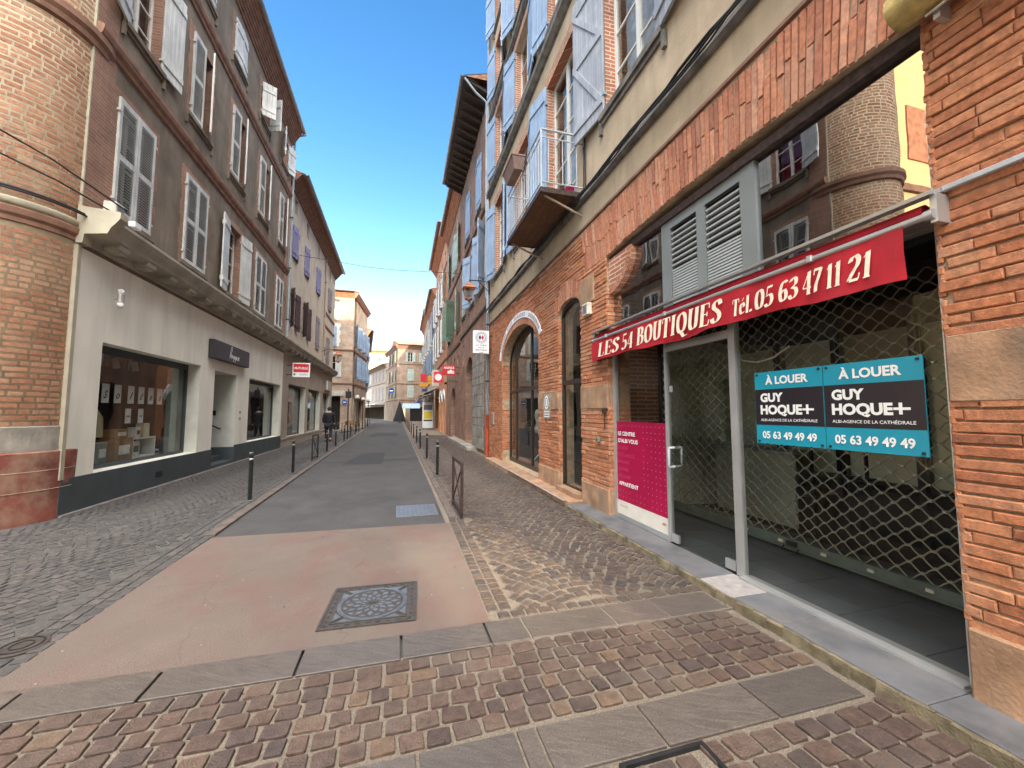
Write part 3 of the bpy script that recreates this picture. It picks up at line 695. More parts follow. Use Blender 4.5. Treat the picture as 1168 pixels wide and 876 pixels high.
def slabmat(name, lo, hi):
    m, nt, b = new_mat(name); c = coords(nt, (1, 1, 1)); c.inputs['Rotation'].default_value = (0, 0, .5)
    w = N(nt, 'ShaderNodeTexNoise'); w.inputs['Scale'].default_value = 9; w.inputs['Detail'].default_value = 8; w.inputs['Distortion'].default_value = 2.5
    mp = N(nt, 'ShaderNodeMapping'); mp.inputs['Scale'].default_value = (.35, 2.2, 1); nt.links.new(c.outputs[0], mp.inputs['Vector']); nt.links.new(mp.outputs[0], w.inputs['Vector'])
    n2 = N(nt, 'ShaderNodeTexNoise'); n2.inputs['Scale'].default_value = 120; nt.links.new(c.outputs[0], n2.inputs['Vector'])
    g = N(nt, 'ShaderNodeNewGeometry'); r0 = ramp(nt, [(0, (.85,.85,.87)), (1, (1.15,1.12,1.08))]); nt.links.new(g.outputs['Random Per Island'], r0.inputs[0])
    r = ramp(nt, [(.3, lo), (.7, hi)]); nt.links.new(w.outputs[0], r.inputs[0])
    r2 = ramp(nt, [(.3, (.75,.75,.75)), (.66, (1.15,1.15,1.15)), (.74, (1.8,1.75,1.7))]); nt.links.new(n2.outputs[0], r2.inputs[0])
    nt.links.new(mixc(nt, mixc(nt, r.outputs[0], r0.outputs[0], 1.0, 'MULTIPLY'), r2.outputs[0], 1.0, 'MULTIPLY'), b.inputs['Base Color'])
    b.inputs['Roughness'].default_value = .5; b.inputs['Specular IOR Level'].default_value = .5
    ad = N(nt, 'ShaderNodeMath', operation='MULTIPLY_ADD'); nt.links.new(n2.outputs[0], ad.inputs[0]); ad.inputs[1].default_value = .5; nt.links.new(w.outputs[0], ad.inputs[2])
    bump(nt, b, ad.outputs[0], .5, .006); return m
M['slab'] = slabmat('brown grey porphyry slab', (.078,.066,.056), (.118,.1,.086))
M['kerb_stone'] = plain('brown kerb stone', (.12,.095,.08), .7, var=.25, scale=5, bmp=.5)
M['manhole_iron'] = plain('worn cast iron', (.07,.06,.052), .5, metal=.2, var=.2, scale=20, bmp=.3)
M['manhole_blue'] = plain('polished iron', (.14,.15,.165), .42, metal=.35, var=.15, scale=20, bmp=.15)

g = MB(); g.quad((-400,-300,-.03), (400,-300,-.03), (400,600,-.03), (-400,600,-.03)); tagk(g.build('ground', M['ground']))
rd_ = MB(); ys = [5.62, 8, 12, 20, 30, 40, 52, 62]
for a, b in zip(ys, ys[1:]): rd_.quad((xL(a), a, 0), (xR(a), a, 0), (xR(b), b, 0), (xL(b), b, 0))
rd_.quad((xL(62), 62, 0), (xR(62), 62, 0), (1.0, 66, 0), (-3.2, 66, 0)); rd_.quad((-3.2, 66, 0), (-.1, 64.9, 0), (-2.1, 76.8, 0), (-9, 78, 0)); rd_.quad((-9,78,0), (-2.1,76.8,0), (-9.5,105,0), (-16,105,0))
tagk(rd_.build('road', M['asphalt'], fixn=False))
pm = MB()
for (x0, x1, y0, y1) in ((-1.42,-.4,12.6,15.8), (-1.7,.1,26.5,31)): pm.add([(x0-.12,y0,.004), (x1,y0-.1,.004), (x1,y1,.004), (x0+.25,y1-.1,.004)], [(0,1,2,3)])
pm.quad((-.4,13.2,.004), (.72,13.5,.004), (.72,13.9,.004), (-.4,13.6,.004)); pm.quad((-2.1,13.3,.004), (-1.5,13.2,.004), (-1.5,13.35,.004), (-2.1,13.42,.004))
tagk(pm.build('road_patch', M['asphalt_dark'], fixn=False))
cp = MB(); cp.quad((-2.19,2.94,.008), (.69,2.94,.008), (.74,5.64,.008), (-2.155,5.80,.008)); tagk(cp.build('crossing', M['resin'], fixn=False))
# bedding under the setts
bd = MB(); bd.quad((-13,-6,-.004), (2.75,-6,-.004), (2.75,2.7,-.004), (-13,2.7,-.004)); tagk(bd.build('paving_bed', M['joint'], fixn=False))
pr = MB()
for a, b in zip([2.6]+ys[1:], ys[1:]+[70]): pr.quad((xR(max(a,5.6))-.06 if a > 5 else .66, a, .004), (4.9, a, .004), (4.9, b, .004), (xR(b)-.06, b, .004))
tagk(pr.build('pavement', M['joint'], fixn=False))
pl = MB()
for a, b in zip([7.4]+ys[1:], ys[1:]+[62]): pl.quad((-6 if a < 33 else -12, a, .004), (xL(a)+.0, a, .004), (xL(b), b, .004), (-6 if a < 33 else -12, b, .004))
pl.quad((-13,2.6,.004), (-2.15,2.6,.004), (-2.15,7.4,.004), (-13,7.4,.004)); pl.quad((-12,62,.004), (xL(62),62,.004), (-9,78,.004), (-20,78,.004))
tagk(pl.build('pavement', M['joint_grey'], fixn=False))

def sett(mb, cx, cy, hx, hy, ang, z0, h, jit=.08, fine=True):
    ca, sa = math.cos(ang), math.sin(ang); tz = ru(-.0025, .0025); tx, ty = ru(-.03,.03), ru(-.03,.03)
    cs = [(-hx*(1-jit*R()), -hy*(1-jit*R())), (hx*(1-jit*R()), -hy*(1-jit*R())), (hx*(1-jit*R()), hy*(1-jit*R())), (-hx*(1-jit*R()), hy*(1-jit*R()))]
    if fine:
        pts = []; c = .17
        for i in range(4):
            p, q, r = cs[i-1], cs[i], cs[(i+1) % 4]
            cc = c*ru(.3, 1.3)
            pts.append((q[0]+(p[0]-q[0])*cc*.5, q[1]+(p[1]-q[1])*cc*.5)); pts.append((q[0]+(r[0]-q[0])*cc*.5, q[1]+(r[1]-q[1])*cc*.5))
        m = .5
    else: pts = cs
    n = len(pts); rings = ((1.0, -.004), (.985, h*.74), (.935, h)) if fine else ((1.0, -.004), (.9, h))
    vs = []
    for k, z in rings:
        for x, y in pts:
            X, Y = x*k, y*k; vs.append((cx+X*ca-Y*sa, cy+X*sa+Y*ca, z0+z+(tz+X*tx+Y*ty if z > 0 else 0)))
    nr = len(rings); fs = []
    for r_ in range(nr-1):
        for i in range(n): fs.append((r_*n+i, r_*n+(i+1)%n, (r_+1)*n+(i+1)%n, (r_+1)*n+i))
    fs.append(tuple((nr-1)*n+i for i in range(n)))
    mb.add(vs, fs, False)
# big setts in rows across the near ground
bs = MB()
def rows(mb, x0, x1, y0, n, pitch, slope=-.018, skip=None, xlim=None, lmin=.1, lmax=.2):
    for r in range(n):
        x = x0-ru(0, .2)
        yb = y0-(r+.5)*pitch
        while x < x1:
            L = ru(lmin, lmax); cx = x+L/2; cy = yb+slope*cx+ru(-.006, .006)+.006*math.sin(cx*2.3+r)
            if not (skip and skip(cx, cy)): sett(mb, cx, cy, L/2-.0055, pitch/2-.0055, ru(-.06, .06), -.002, .0125, .14)
            x += L
rows(bs, -9, 2.48, 2.655, 6, .1145, lmin=.095, lmax=.165)
boxhole = lambda x, y: (.93 < x < 1.42 and 1.18 < y < 1.66)
rows(bs, -9, 2.52, 1.655, 14, .126, skip=boxhole, lmin=.11, lmax=.18)
rows(bs, .98, 1.38, 1.6, 3, .13, slope=0, skip=lambda x, y: not (1.0 < x < 1.36 and 1.24 < y < 1.6), lmin=.11, lmax=.13)
tagk(bs.build('sett_paving', M['sett_big']))
# slab bands
sl = MB()
def slab(x0, x1, y0, y1, sl_=-.018, g_=.008):
    q = [(x0+g_, y0+sl_*x0+g_), (x1-g_, y0+sl_*x1+g_), (x1-g_, y1+sl_*x1-g_), (x0+g_, y1+sl_*x0-g_)]
    c = (sum(p[0] for p in q)/4, sum(p[1] for p in q)/4); t = ru(-.0015, .0015)
    vs = [(x, y, -.003) for x, y in q] + [(x, y, .007+t) for x, y in q] + [(x+(c[0]-x)*.012, y+(c[1]-y)*.03, .010+t) for x, y in q]
    fs = [(8,9,10,11)]
    for k in range(4): kk = (k+1) % 4; fs += [(k,kk,4+kk,4+k), (4+k,4+kk,8+kk,8+k)]
    sl.add(vs, fs)
for a, b in zip([-9,-8.1,-7.2,-6.3,-5.4,-4.4,-3.5,-2.62,-1.95,-1.31,-.55,.06,.64,.92,1.58,2.02,2.56], [-8.1,-7.2,-6.3,-5.4,-4.4,-3.5,-2.62,-1.95,-1.31,-.55,.06,.64,.92,1.58,2.02,2.56]): slab(a, b, 2.66, 2.955)
for a, b in zip([-9,-8.1,-7.2,-6.3,-5.4,-4.4,-3.5,-2.62,-1.95,-1.31,-.55,.12,.58,.68,1.24,1.9,2.5], [-8.1,-7.2,-6.3,-5.4,-4.4,-3.5,-2.62,-1.95,-1.31,-.55,.12,.58,.68,1.24,1.9,2.5]): slab(a, b, 1.67, 1.95)
tagk(sl.build('slab_band', M['slab']))
# fan setts
def fans(mb, inside, x0, x1, y0, y1, W=1.25, p=.098, ph=0.0, fine_to=9, Rr=.80):
    nrow = int((y1-y0+1)/p)
    for r in range(nrow):
        yb = y0-.7+r*p
        k0 = int((x0-ph)/W)-1; k1 = int((x1-ph)/W)+1
        for k in range(k0, k1+1):
            xc = ph+(k+.5)*W; amax = math.asin(W/2/Rr); n = max(3, int(2*amax*Rr/.105)); da = 2*amax/n
            for i in range(n):
                a = -amax+(i+(.5 if r % 2 else 0.0)+.25)*da+ru(-.14,.14)*da
                if a > amax*1.02: continue
                x = xc+Rr*math.sin(a); y = yb+Rr*math.cos(a)-Rr*.8
                if not (x0 < x < x1 and y0 < y < y1) or not inside(x, y): continue
                th = p*math.cos(a); near = y < fine_to
                sett(mb, x+ru(-.004,.004), y+ru(-.004,.004), da*Rr/2-.008, th/2-.007, -a, .002, .011, .12, near)
fr = MB()
inR = lambda x, y: x > xR(max(y, 5.9))+.30-(.12 if y < 5.6 else 0) and x < 2.62+.0157*y+(.0 if y < 5.9 else .1)
fans(fr, lambda x, y: inR(x, y) and y > 3.08-.018*x, .8, 3.6, 2.9, 27, ph=.95)
y = 2.98+.05
x = .76
while x < 2.6: # straight row beside the slab band
    L = ru(.1,.13); sett(fr, x+L/2, 2.955-.018*x+.06, L/2-.007, .045, ru(-.04,.04), .002, .011); x += L
for k in range(2):
    y = 2.97
    while y < 27:
        L = ru(.1,.14); cx = (.70+.017*(y-3)+.05 if y < 5.75 else xR(y)+.17)+k*.105
        sett(fr, cx, y+L/2+.1, .045, L/2-.007, ru(-.04,.04), .002, .011, fine=y < 9); y += L
tagk(fr.build('sett_pavement', M['sett_small']))
fl = MB()
inL = lambda x, y: x < xL(max(y, 5.9))-.37 and x > -7.3 and (x > -4.76 if y > 7 else True) and y > 3.08-.018*x and not ((x+6)**2+(y-7.6)**2 < 1.72)
fans(fl, lambda x, y: inL(x, y) and (x+2.34)**2+(y-3.5)**2 > .02, -7.3, -2.4, 2.9, 30, ph=-.2, fine_to=10)
for k in range(3):
    y = 3.02
    while y < 30:
        L = ru(.1,.14); cx = xL(max(y,5.9))-(.06 if y < 5.8 else .14)-k*.105
        if (cx+2.34)**2+(y+L/2-3.5)**2 > .018: sett(fl, cx, y+L/2, .045, L/2-.007, ru(-.04,.04), .002, .011, fine=y < 9)
        y += L
tagk(fl.build('sett_pavement', M['sett_grey']))
# kerbs
kb = MB()
for side in (0, 1):
    y = 5.86
    while y < 62:
        L = ru(.9, 1.1); x0 = xL(y) if side == 0 else xR(y); x1 = xL(y+L) if side == 0 else xR(y+L)
        a, b = ((-.12, .0) if side == 0 else (.0, .10)); z = .035
        vs = [(x0+a, y+.006, -.01), (x0+b, y+.006, -.01), (x1+b, y+L-.006, -.01), (x1+a, y+L-.006, -.01)]
        vs += [(p[0], p[1], z-.006) for p in vs[:4]] + [(x0+a+.008, y+.012, z), (x0+b-.01, y+.012, z), (x1+b-.01, y+L-.012, z), (x1+a+.008, y+L-.012, z)]
        fs = [(8,9,10,11)]
        for k in range(4): kk = (k+1) % 4; fs += [(k,kk,4+kk,4+k), (4+k,4+kk,8+kk,8+k)]
        kb.add(vs, fs); y += L
tagk(kb.build('kerb', M['kerb_stone']))

# manhole cover: square frame with a round rosette grid
mh = empty('manhole_cover', (-.155, 3.47, .008), rad(-3.5), 'square cast iron manhole cover with round petal rosette in the pink paving', 'manhole cover')
H_ = .345
m1 = MB(); m1.cbox(-H_, H_, -H_, H_, 0, .006, .003); m1.build('plate', M['manhole_iron'], mh)
fr_ = MB()
for (a, b) in ((H_-.022, H_), (H_-.085, H_-.07)):
    for sx in (-1, 1):
        x0, x1 = sorted((sx*a, sx*b)); fr_.box(x0, x1, -b, b, .0062, .011); fr_.box(-a, a, x0, x1, .0064, .0108)
for k in range(9):
    t = -H_+.06+k*(2*H_-.12)/8
    for sx in (-1, 1):
        fr_.box(sx*(H_-.046)-.008, sx*(H_-.046)+.008, t-.018, t+.018, .006, .0105); fr_.box(t-.018, t+.018, sx*(H_-.046)-.008, sx*(H_-.046)+.008, .006, .0105)
def ring(mb, r0, r1, z0, z1, n=64):
    vs = []
    for k in range(n):
        c, s = math.cos(2*math.pi*k/n), math.sin(2*math.pi*k/n); vs += [(r0*c,r0*s,z0), (r0*c,r0*s,z1), (r1*c,r1*s,z1), (r1*c,r1*s,z0)]
    fs = []
    for k in range(n):
        a, b = 4*k, 4*((k+1) % n); fs += [(a,a+1,b+1,b), (a+1,a+2,b+2,b+1), (a+2,a+3,b+3,b+2)]
    mb.add(vs, fs)
for k in range(4):
    a = math.pi/4+k*math.pi/2; c, s = math.cos(a), math.sin(a)
    for o_ in (-.012, .012):
        p = [(c*.268-s*(o_-.005), s*.268+c*(o_-.005)), (c*.268-s*(o_+.005), s*.268+c*(o_+.005)), (c*.375-s*(o_+.005), s*.375+c*(o_+.005)), (c*.375-s*(o_-.005), s*.375+c*(o_-.005))]
        fr_.prism(p, .0062, .011, 2)
fr_.build('frame', M['manhole_iron'], mh)
dk = MB(); dk.add([(0,0,.0075)]+[(.235*math.cos(2*math.pi*k/48), .235*math.sin(2*math.pi*k/48), .0075) for k in range(48)], [(0, 1+k, 1+(k+1)%48) for k in range(48)]); ring(dk, .235, .2352, .006, .0076)
disc = dk.build('round_cover', M['manhole_iron'], mh, fixn=False)
rb = MB(); ring(rb, .238, .25, .006, .012); ring(rb, .254, .266, .006, .012)
for (r0, r1, w, n, ph) in ((.045,.1,.014,12,0), (.085,.155,.02,12,.5), (.135,.205,.022,12,0), (.19,.222,.026,12,.5)):
    for k in range(n):
        a = 2*math.pi*(k+ph)/n; c, s = math.cos(a), math.sin(a); m_ = (r0+r1)/2
        rb.prism([(c*r0, s*r0), (c*m_+s*w, s*m_-c*w), (c*r1, s*r1), (c*m_-s*w, s*m_+c*w)], .0078, .0108, 2)
for k in range(4):
    for j in (0, 1):
        a = k*math.pi/2; ca, sa = math.cos(a), math.sin(a)
        tri = [(.29,.12*(1 if j else -1)), (.252,.255*(1 if j else -1)), (.225,.17*(1 if j else -1))]
        tri = [(.268,.09*(1 if j else -1)), (.268,.245*(1 if j else -1)), (.205,.185*(1 if j else -1))]
        rb.prism([(x*ca-y*sa, x*sa+y*ca) for x, y in tri], .0062, .008, 2)
rb.build('rosette', M['manhole_blue'], mh)
kh = MB(); kh.box(-.03, .03, -.006, .006, .0076, .0085); kh.build('key_slot', M['black_paint'], mh)
# round drain cover
dc = empty('drain_cover', (-2.34, 3.5, .004), 0, 'small round iron drain cover in the grey setts at the pink paving edge', 'drain cover')
q = MB(); q.lathe([(.128,0), (.128,.012), (.118,.015), (0.001,.015)], n=40, smooth=False); q.build('lid', M['manhole_iron'], dc)
q = MB(); ring(q, .095, .105, .013, .019, 40); ring(q, .05, .058, .013, .019, 40); q.build('ribs', M['iron'], dc)
# metal rim filled with setts
bx = MB()
for (a, b, c, d) in ((.965,.985,1.2,1.63), (1.385,1.405,1.2,1.63), (.985,1.385,1.61,1.63), (.985,1.385,1.2,1.22)): bx.box(a, b, c, d, -.01, .016)
tag(bx.build('access_cover', M['iron']), 'dark metal rim of a sett-filled access cover at the near edge', 'access cover')
# flat metal cover in the road
hc = empty('inspection_cover', (.33, 6.5, .0), 0, 'pale bluish rectangular metal inspection cover in the asphalt by the right kerb', 'inspection cover')
q = MB(); q.cbox(-.31, .31, -.36, .36, 0, .01, .003); q.build('plate', M['manhole_blue'], hc)
q = MB()
for i in range(9):
    for j in range(10): q.box(-.28+i*.065, -.28+i*.065+.03, -.33+j*.068, -.33+j*.068+.03, .0099, .0125)
q.build('studs', M['manhole_blue'], hc)

# ================================================================ BUILDING A (right, near): shop with arches
ANG = -rad(.9)
FA = Fr(2.87, 0, 1, ANG)
A = empty('brick_building', FA.loc, FA.rz, 'near right building with brick arches below and beige render above', 'building')
opS = dict(s0=1.38, s1=5.08, z0=.06, z1=3.85, rise=.10, ell=False, rd=.35, n=36)
opD2 = dict(s0=5.97, s1=6.97, z0=.12, z1=3.36, rise=.24, rd=.3, n=16)
opD1 = dict(s0=8.12, s1=11.45, z0=.12, z1=2.95, rise=.85, rd=.32, n=28)
zS = 4.62
low = wall_sheet(FA, -2.5, 13.42, 0, zS, [opS, opD2, opD1], .3)
put(low, 'wall_mortar', M['mortar_warm'], FA, A)
def holesA(ring_t):
    def h(z):
        out = [(-8, -2.2)]
        for o, t in ((opS, .46), (opD2, .34), (opD1, .34)):
            if z < o['z0']: continue
            if o is opS and z > o['z1']: out.append((1.22, 5.80)); continue
            if z <= o['z1']+.0: out.append((o['s0']+.006, o['s1']-.006))
            else:
                c = (o['s0']+o['s1'])/2; hw = (o['s1']-o['s0'])/2; rr = o['rise']+t; u = (z-o['z1'])/rr
                if u < 1:
                    w = (hw+ (t*.45))*math.sqrt(1-u*u); out.append((c-w, c+w))
        if z < .45: out += [(-8, 1.42), (5.04, 6.0), (6.93, 8.2)]
        if 1.60 < z < 1.97: out += [(-8, 1.42), (5.04, 6.0), (6.93, 8.2)]
        if 3.3 < z < 3.75: out += [(5.45, 5.96)]
        return out
    return h
bk = MB(); brick_field(FA, bk, -2.2, 1.5, .05, 4.6, lambda z: holesA(.4)(z)+[(1.378 if z < 3.86 else 1.22, 99)], bl=.52, bh=.052, jt=.0115, th=.02, jit=.006); brick_field(FA, bk, 1.5, 13.40, .05, 4.6, holesA(.4), bl=.40, bh=.0515, jt=.012, th=.02)
# jamb returns seen inside the openings
def jamb_bricks(mb, s, dirn, z0, z1, rd, f=FA):
    fn = lambda d, a, z: f.P(a, s+dirn*d, z)
    brick_field(f, mb, .0, rd, z0, z1, lambda z: [(-1,-.5)] + ([(0, rd)] if (1.6 < z < 1.97 or z < .45) else []), bl=.3, bh=.05, jt=.0135, th=.014, fn=fn)
jamb_bricks(bk, 5.08, 1, .05, 3.4, .34); jamb_bricks(bk, 6.97, 1, .05, 3.4, .06); jamb_bricks(bk, 11.45, 1, .05, 3.0, .3)
put(bk, 'brickwork', M['brick_orange'], FA, A)
# tooth-edged near pier: extra bricks that stick out into the opening by uneven amounts
for za_, zb_ in ((.47, 1.56), (1.99, 3.75)):
    tb = MB(); z = za_
    while z < zb_:
        if True: FA.cbox(tb, -.016, .3, 1.36, 1.38+ru(.003, .014), z, z+.048, .006)
        z += .0635
    put(tb, 'edge_bricks', M['brick_orange'], FA, A)
def stone(*a):
    st = MB(); FA.cbox(st, *a); put(st, 'stone_block', M['stone_block'], FA, A)
for (a, b) in ((-.6, 1.385), (5.07, 5.98), (6.96, 8.13)):
    for (z0, z1) in ((.04, .44), (1.60, 1.97)): stone(-.028, .3 if b < 1.5 else .04, a+.004, b-.004, z0, z1, .012)
stone(-.03, .02, 5.46, 5.95, 3.31, 3.74, .01)
for z0, z1 in ((.04,.44), (1.6,1.97)): stone(.041, .34, 5.078, 5.10, z0, z1, .006)
vr = MB(); s = 1.24; k = 0
while s < 5.76:
    w_ = .046*ru(.85, 1.2); lean = (s-3.2)*.065; zb = max(3.856, arc_z(opS, s+.02) if 1.38 < s < 5.08 else 3.856)+ru(0,.006); zt = 4.575+ru(-.02,.015); m = zb+(zt-zb)*ru(.42,.62)
    for (a, b) in (((zb, m-.006), (m+.006, zt)) if k % 3 else ((zb, zt),)):
        x0 = s+lean*(a-3.87); x1 = s+lean*(b-3.87); t = .02*ru(.4, 1.2); e = ru(-.002,.002)
        q_ = [(x0+e,a),(x0+w_-e,a),(x1+w_+e,b),(x1-e,b)]; cx_ = sum(p[0] for p in q_)/4; cz_ = (a+b)/2
        vr.add([FA.P(.003, *p) for p in q_]+[FA.P(-t, cx_+(p[0]-cx_)*.88, cz_+(p[1]-cz_)*.985) for p in q_], [(4,5,6,7),(0,1,5,4),(1,2,6,5),(2,3,7,6),(3,0,4,7)])
    s += w_+.011; k += 1
put(vr, 'lintel_bricks', M['voussoir'], FA, A)
vr = MB(); FA.cbox(vr, .05, .16, 1.385, 5.075, 3.78, 3.87, .004); put(vr, 'lintel_beam', M['rust'], FA, A)
# curved haunch at the left end of the lintel
hp = [(5.079, 3.30)]+[(5.079-.62*math.sin(t_), 3.80-.52*math.cos(t_)) for t_ in [k_*math.pi/2/14 for k_ in range(15)]]+[(5.079, 3.80)]
vr = MB(); vr.prism(hp, .03, .33, 0); put(vr, 'haunch', M['brick_red'], FA, A)
vr = MB()
for k_ in range(13):
    t_ = .06+k_*.118; c_, s_ = math.cos(t_), math.sin(t_); p0 = (5.079-.62*s_, 3.80-.52*c_); t2_ = t_+.09; p1_ = (5.079-.62*math.sin(t2_), 3.80-.52*math.cos(t2_))
    vr.add([FA.P(d_, *p) for d_ in (.02, .335) for p in (p0, p1_, (p1_[0]+.10*math.sin(t2_), min(3.80, p1_[1]+.10*math.cos(t2_))), (p0[0]+.10*s_, min(3.80, p0[1]+.10*c_)))], [(0,1,2,3),(7,6,5,4),(0,1,5,4)])
put(vr, 'haunch_bricks', M['voussoir'], FA, A)
vr = MB(); arch_ring(FA, vr, opD2, .36, th=.02, split=False, bw=.05); put(vr, 'arch', M['voussoir'], FA, A)
vr = MB(); arch_ring(FA, vr, opD1, .16, th=.018, split=False, bw=.05); put(vr, 'arch', M['voussoir'], FA, A); vr = MB(); arch_ring(FA, vr, opD1, .42, lo=.33, th=.018, split=False, bw=.05); put(vr, 'arch', M['voussoir'], FA, A)
# brick apron between arch and ledge
# painted white band with lettering around the door arch
wb = MB(); c0 = (opD1['s0']+opD1['s1'])/2; hw = (opD1['s1']-opD1['s0'])/2
def ell(t, k): return (c0-(hw+k)*math.cos(t), opD1['z1']+(opD1['rise']+k)*math.sin(t))
n = 40
for i in range(n):
    t0, t1 = .30+(math.pi-.46)*i/n, .30+(math.pi-.46)*(i+1)/n
    q = [ell(t0,.165), ell(t1,.165), ell(t1,.33), ell(t0,.33)]
    wb.add([FA.P(-.006, *p) for p in q]+[FA.P(-.03, *p) for p in q], [(4,5,6,7),(0,1,5,4),(2,3,7,6)])
bandp = put(wb, 'painted_band', M['sign_white'], FA, A)
lt = MB()
for i in range(30):
    t0 = .42+(math.pi-.8)*i/30
    if i in (8, 9, 17, 22): continue
    for dt in (0, .028):
        q = [ell(t0+dt,.2), ell(t0+dt+.014,.2), ell(t0+dt+.014,.295), ell(t0+dt,.295)]
        lt.add([FA.P(-.033, *p) for p in q], [(0,1,2,3)])
    q = [ell(t0,.2 if i % 2 else .285), ell(t0+.04,.2 if i % 2 else .285), ell(t0+.04,.212 if i % 2 else .297), ell(t0,.212 if i % 2 else .297)]
    lt.add([FA.P(-.0335, *p) for p in q], [(0,1,2,3)])
sub(lt, 'lettering', M['brick_band'], bandp, False)

# upper render wall
W1 = [(3.74,5.0), (8.7,10.0), (11.3,12.5)]
opsU = [op(3.74,5.0,6.08,8.55), op(6.05,7.5,5.24,8.55), op(8.7,10.0,6.08,8.55), op(11.3,12.5,6.08,8.55)]
for z0, z1 in ((9.72,11.75), (12.6,14.3), (15.0,16.5)):
    for a, b in ((.6,1.9),(3.74,5.0),(6.1,7.4),(8.7,10.0),(11.3,12.5)): opsU.append(op(a,b,z0,z1))
opsU.append(op(.6,1.9,6.08,8.55))
up = wall_sheet(FA, -2.5, 13.42, zS, 17.6, opsU, .3); shell(FA, up, -2.5, 13.42, 0, 17.6, 11); put(up, 'wall', M['stucco_beige'], FA, A)
band(FA, A, -2.5, 13.40, [(0,5.06),(.04,5.07),(.07,5.11),(.07,5.16),(.0,5.19)], 'ledge', 'ledge')
band(FA, A, -2.5, 13.40, [(0,4.60),(.035,4.605),(.035,4.64),(.0,4.65)], 'brick_band', 'ledge')
band(FA, A, -2.5, 13.40, [(0,9.18),(.05,9.2),(.13,9.3),(.14,9.4),(.0,9.45)], 'ledge', 'ledge')
band(FA, A, -2.5, 13.40, [(0,12.0),(.04,12.02),(.1,12.1),(.1,12.16),(0,12.2)], 'ledge', 'ledge')
band(FA, A, -2.5, 13.40, [(0,17.0),(.1,17.1),(.15,17.3),(.35,17.45),(.38,17.6),(0,17.62)], 'brick_band', 'cornice')
roof(FA, A, -2.5, 13.42, 17.63, .45, 11)
jam = ('brick_red', .0)
def jambs(f, win, s0, s1, z0, z1, rd=.16, mat='brick_red'):
    q = MB()
    for s, o_ in ((s0, 1), (s1, -1)): f.box(q, -.01, rd, min(s, s+o_*.006), max(s, s+o_*.006), z0, z1)
    f.box(q, -.012, rd, s0, s1, z1-.006, z1); f.box(q, -.012, -.001, s0-.1, s1+.1, z1, z1+.2)
    return sub(q, 'brick_jamb', M[mat], win)
w = window(FA, A, 3.74, 5.0, 6.08, 8.55, (170, 172), 'sh_greyblue', 'z', bars=4, wid=.84, sill='ledge', back='curtain', label='window with grey blue braced shutters above the red awning'); jambs(FA, w, 3.74, 5.0, 6.08, 8.55)
w = window(FA, A, 6.05, 7.5, 5.24, 8.55, (None, 168), 'sh_blue', 'plank', bars=5, wid=.68, back='curtain', label='glazed door behind the balcony'); jambs(FA, w, 6.05, 7.5, 5.24, 8.55)
q = MB(); 
for k in range(48): FA.box(q, -.004, .15, 7.494, 7.5, 5.3+k*.064, 5.3+k*.064+.045)
sub(q, 'jamb_bricks', M['mortar_cream'], w)
for i, (a, b) in enumerate(((8.7,10.0), (11.3,12.5), (.6,1.9))):
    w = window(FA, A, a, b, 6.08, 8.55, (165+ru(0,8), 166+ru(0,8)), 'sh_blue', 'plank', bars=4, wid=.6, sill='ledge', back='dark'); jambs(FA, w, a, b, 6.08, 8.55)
for z0, z1 in ((9.72,11.75), (12.6,14.3), (15.0,16.5)):
    for a, b in ((.6,1.9),(3.74,5.0),(6.1,7.4),(8.7,10.0),(11.3,12.5)):
        w = window(FA, A, a, b, z0, z1, (158+ru(0,16), 160+ru(0,14)), 'sh_blue', 'plank', bars=3, wid=.62, sill='ledge'); jambs(FA, w, a, b, z0, z1)
# sill and step stones
sm = MB(); s = -1.4
while s < 5.9:
    L = ru(.75, 1.0); e = min(s+L, 5.9)
    if 2.45 < s+L < 3.2: e = 2.6
    FA.cbox(sm, -.31, .06, s+.002, e-.002, .02, .088, .006); s = e
    if abs(e-2.6) < .01: s = 2.98
put(sm, 'sill', M['sill_blue'], FA, A)
sm = MB(); FA.cbox(sm, -.312, .06, 2.6, 2.98, .02, .086, .012); put(sm, 'sill', M['sill_pale'], FA, A)
sm = MB(); s = -1.4
while s < 5.9:
    L = ru(.06, .16); o1, o2 = ru(0, .028), ru(0, .02); 
    sm.add([FA.P(-.318-o1, s, -.02), FA.P(-.318-o1, s+L, -.02), FA.P(-.30, s+L, -.02), FA.P(-.30, s, -.02), FA.P(-.314-o2, s, .06+ru(0,.018)), FA.P(-.314-o2, s+L, .06+ru(0,.018)), FA.P(-.30, s+L, .08), FA.P(-.30, s, .08)],
           [(0,1,5,4),(4,5,6,7),(1,2,6,5),(3,0,4,7)]); s += L
put(sm, 'sill_edge', M['sill_edge'], FA, A)
sm = MB()
FA.cbox(sm, -.28, .3, 5.92, 7.2, .0, .115, .01); FA.cbox(sm, -.30, .3, 7.2, 9.6, .0, .112, .01); FA.cbox(sm, -.34, .3, 9.6, 12.4, .0, .112, .01); FA.cbox(sm, -.1, .28, 6.02, 6.92, .112, .2, .008)
put(sm, 'door_step', M['stone_block'], FA, A)
sm = MB(); FA.box(sm, -.345, -.3, 6.0, 12.3, .113, .118); put(sm, 'step_edge', M['sill_pale'], FA, A)
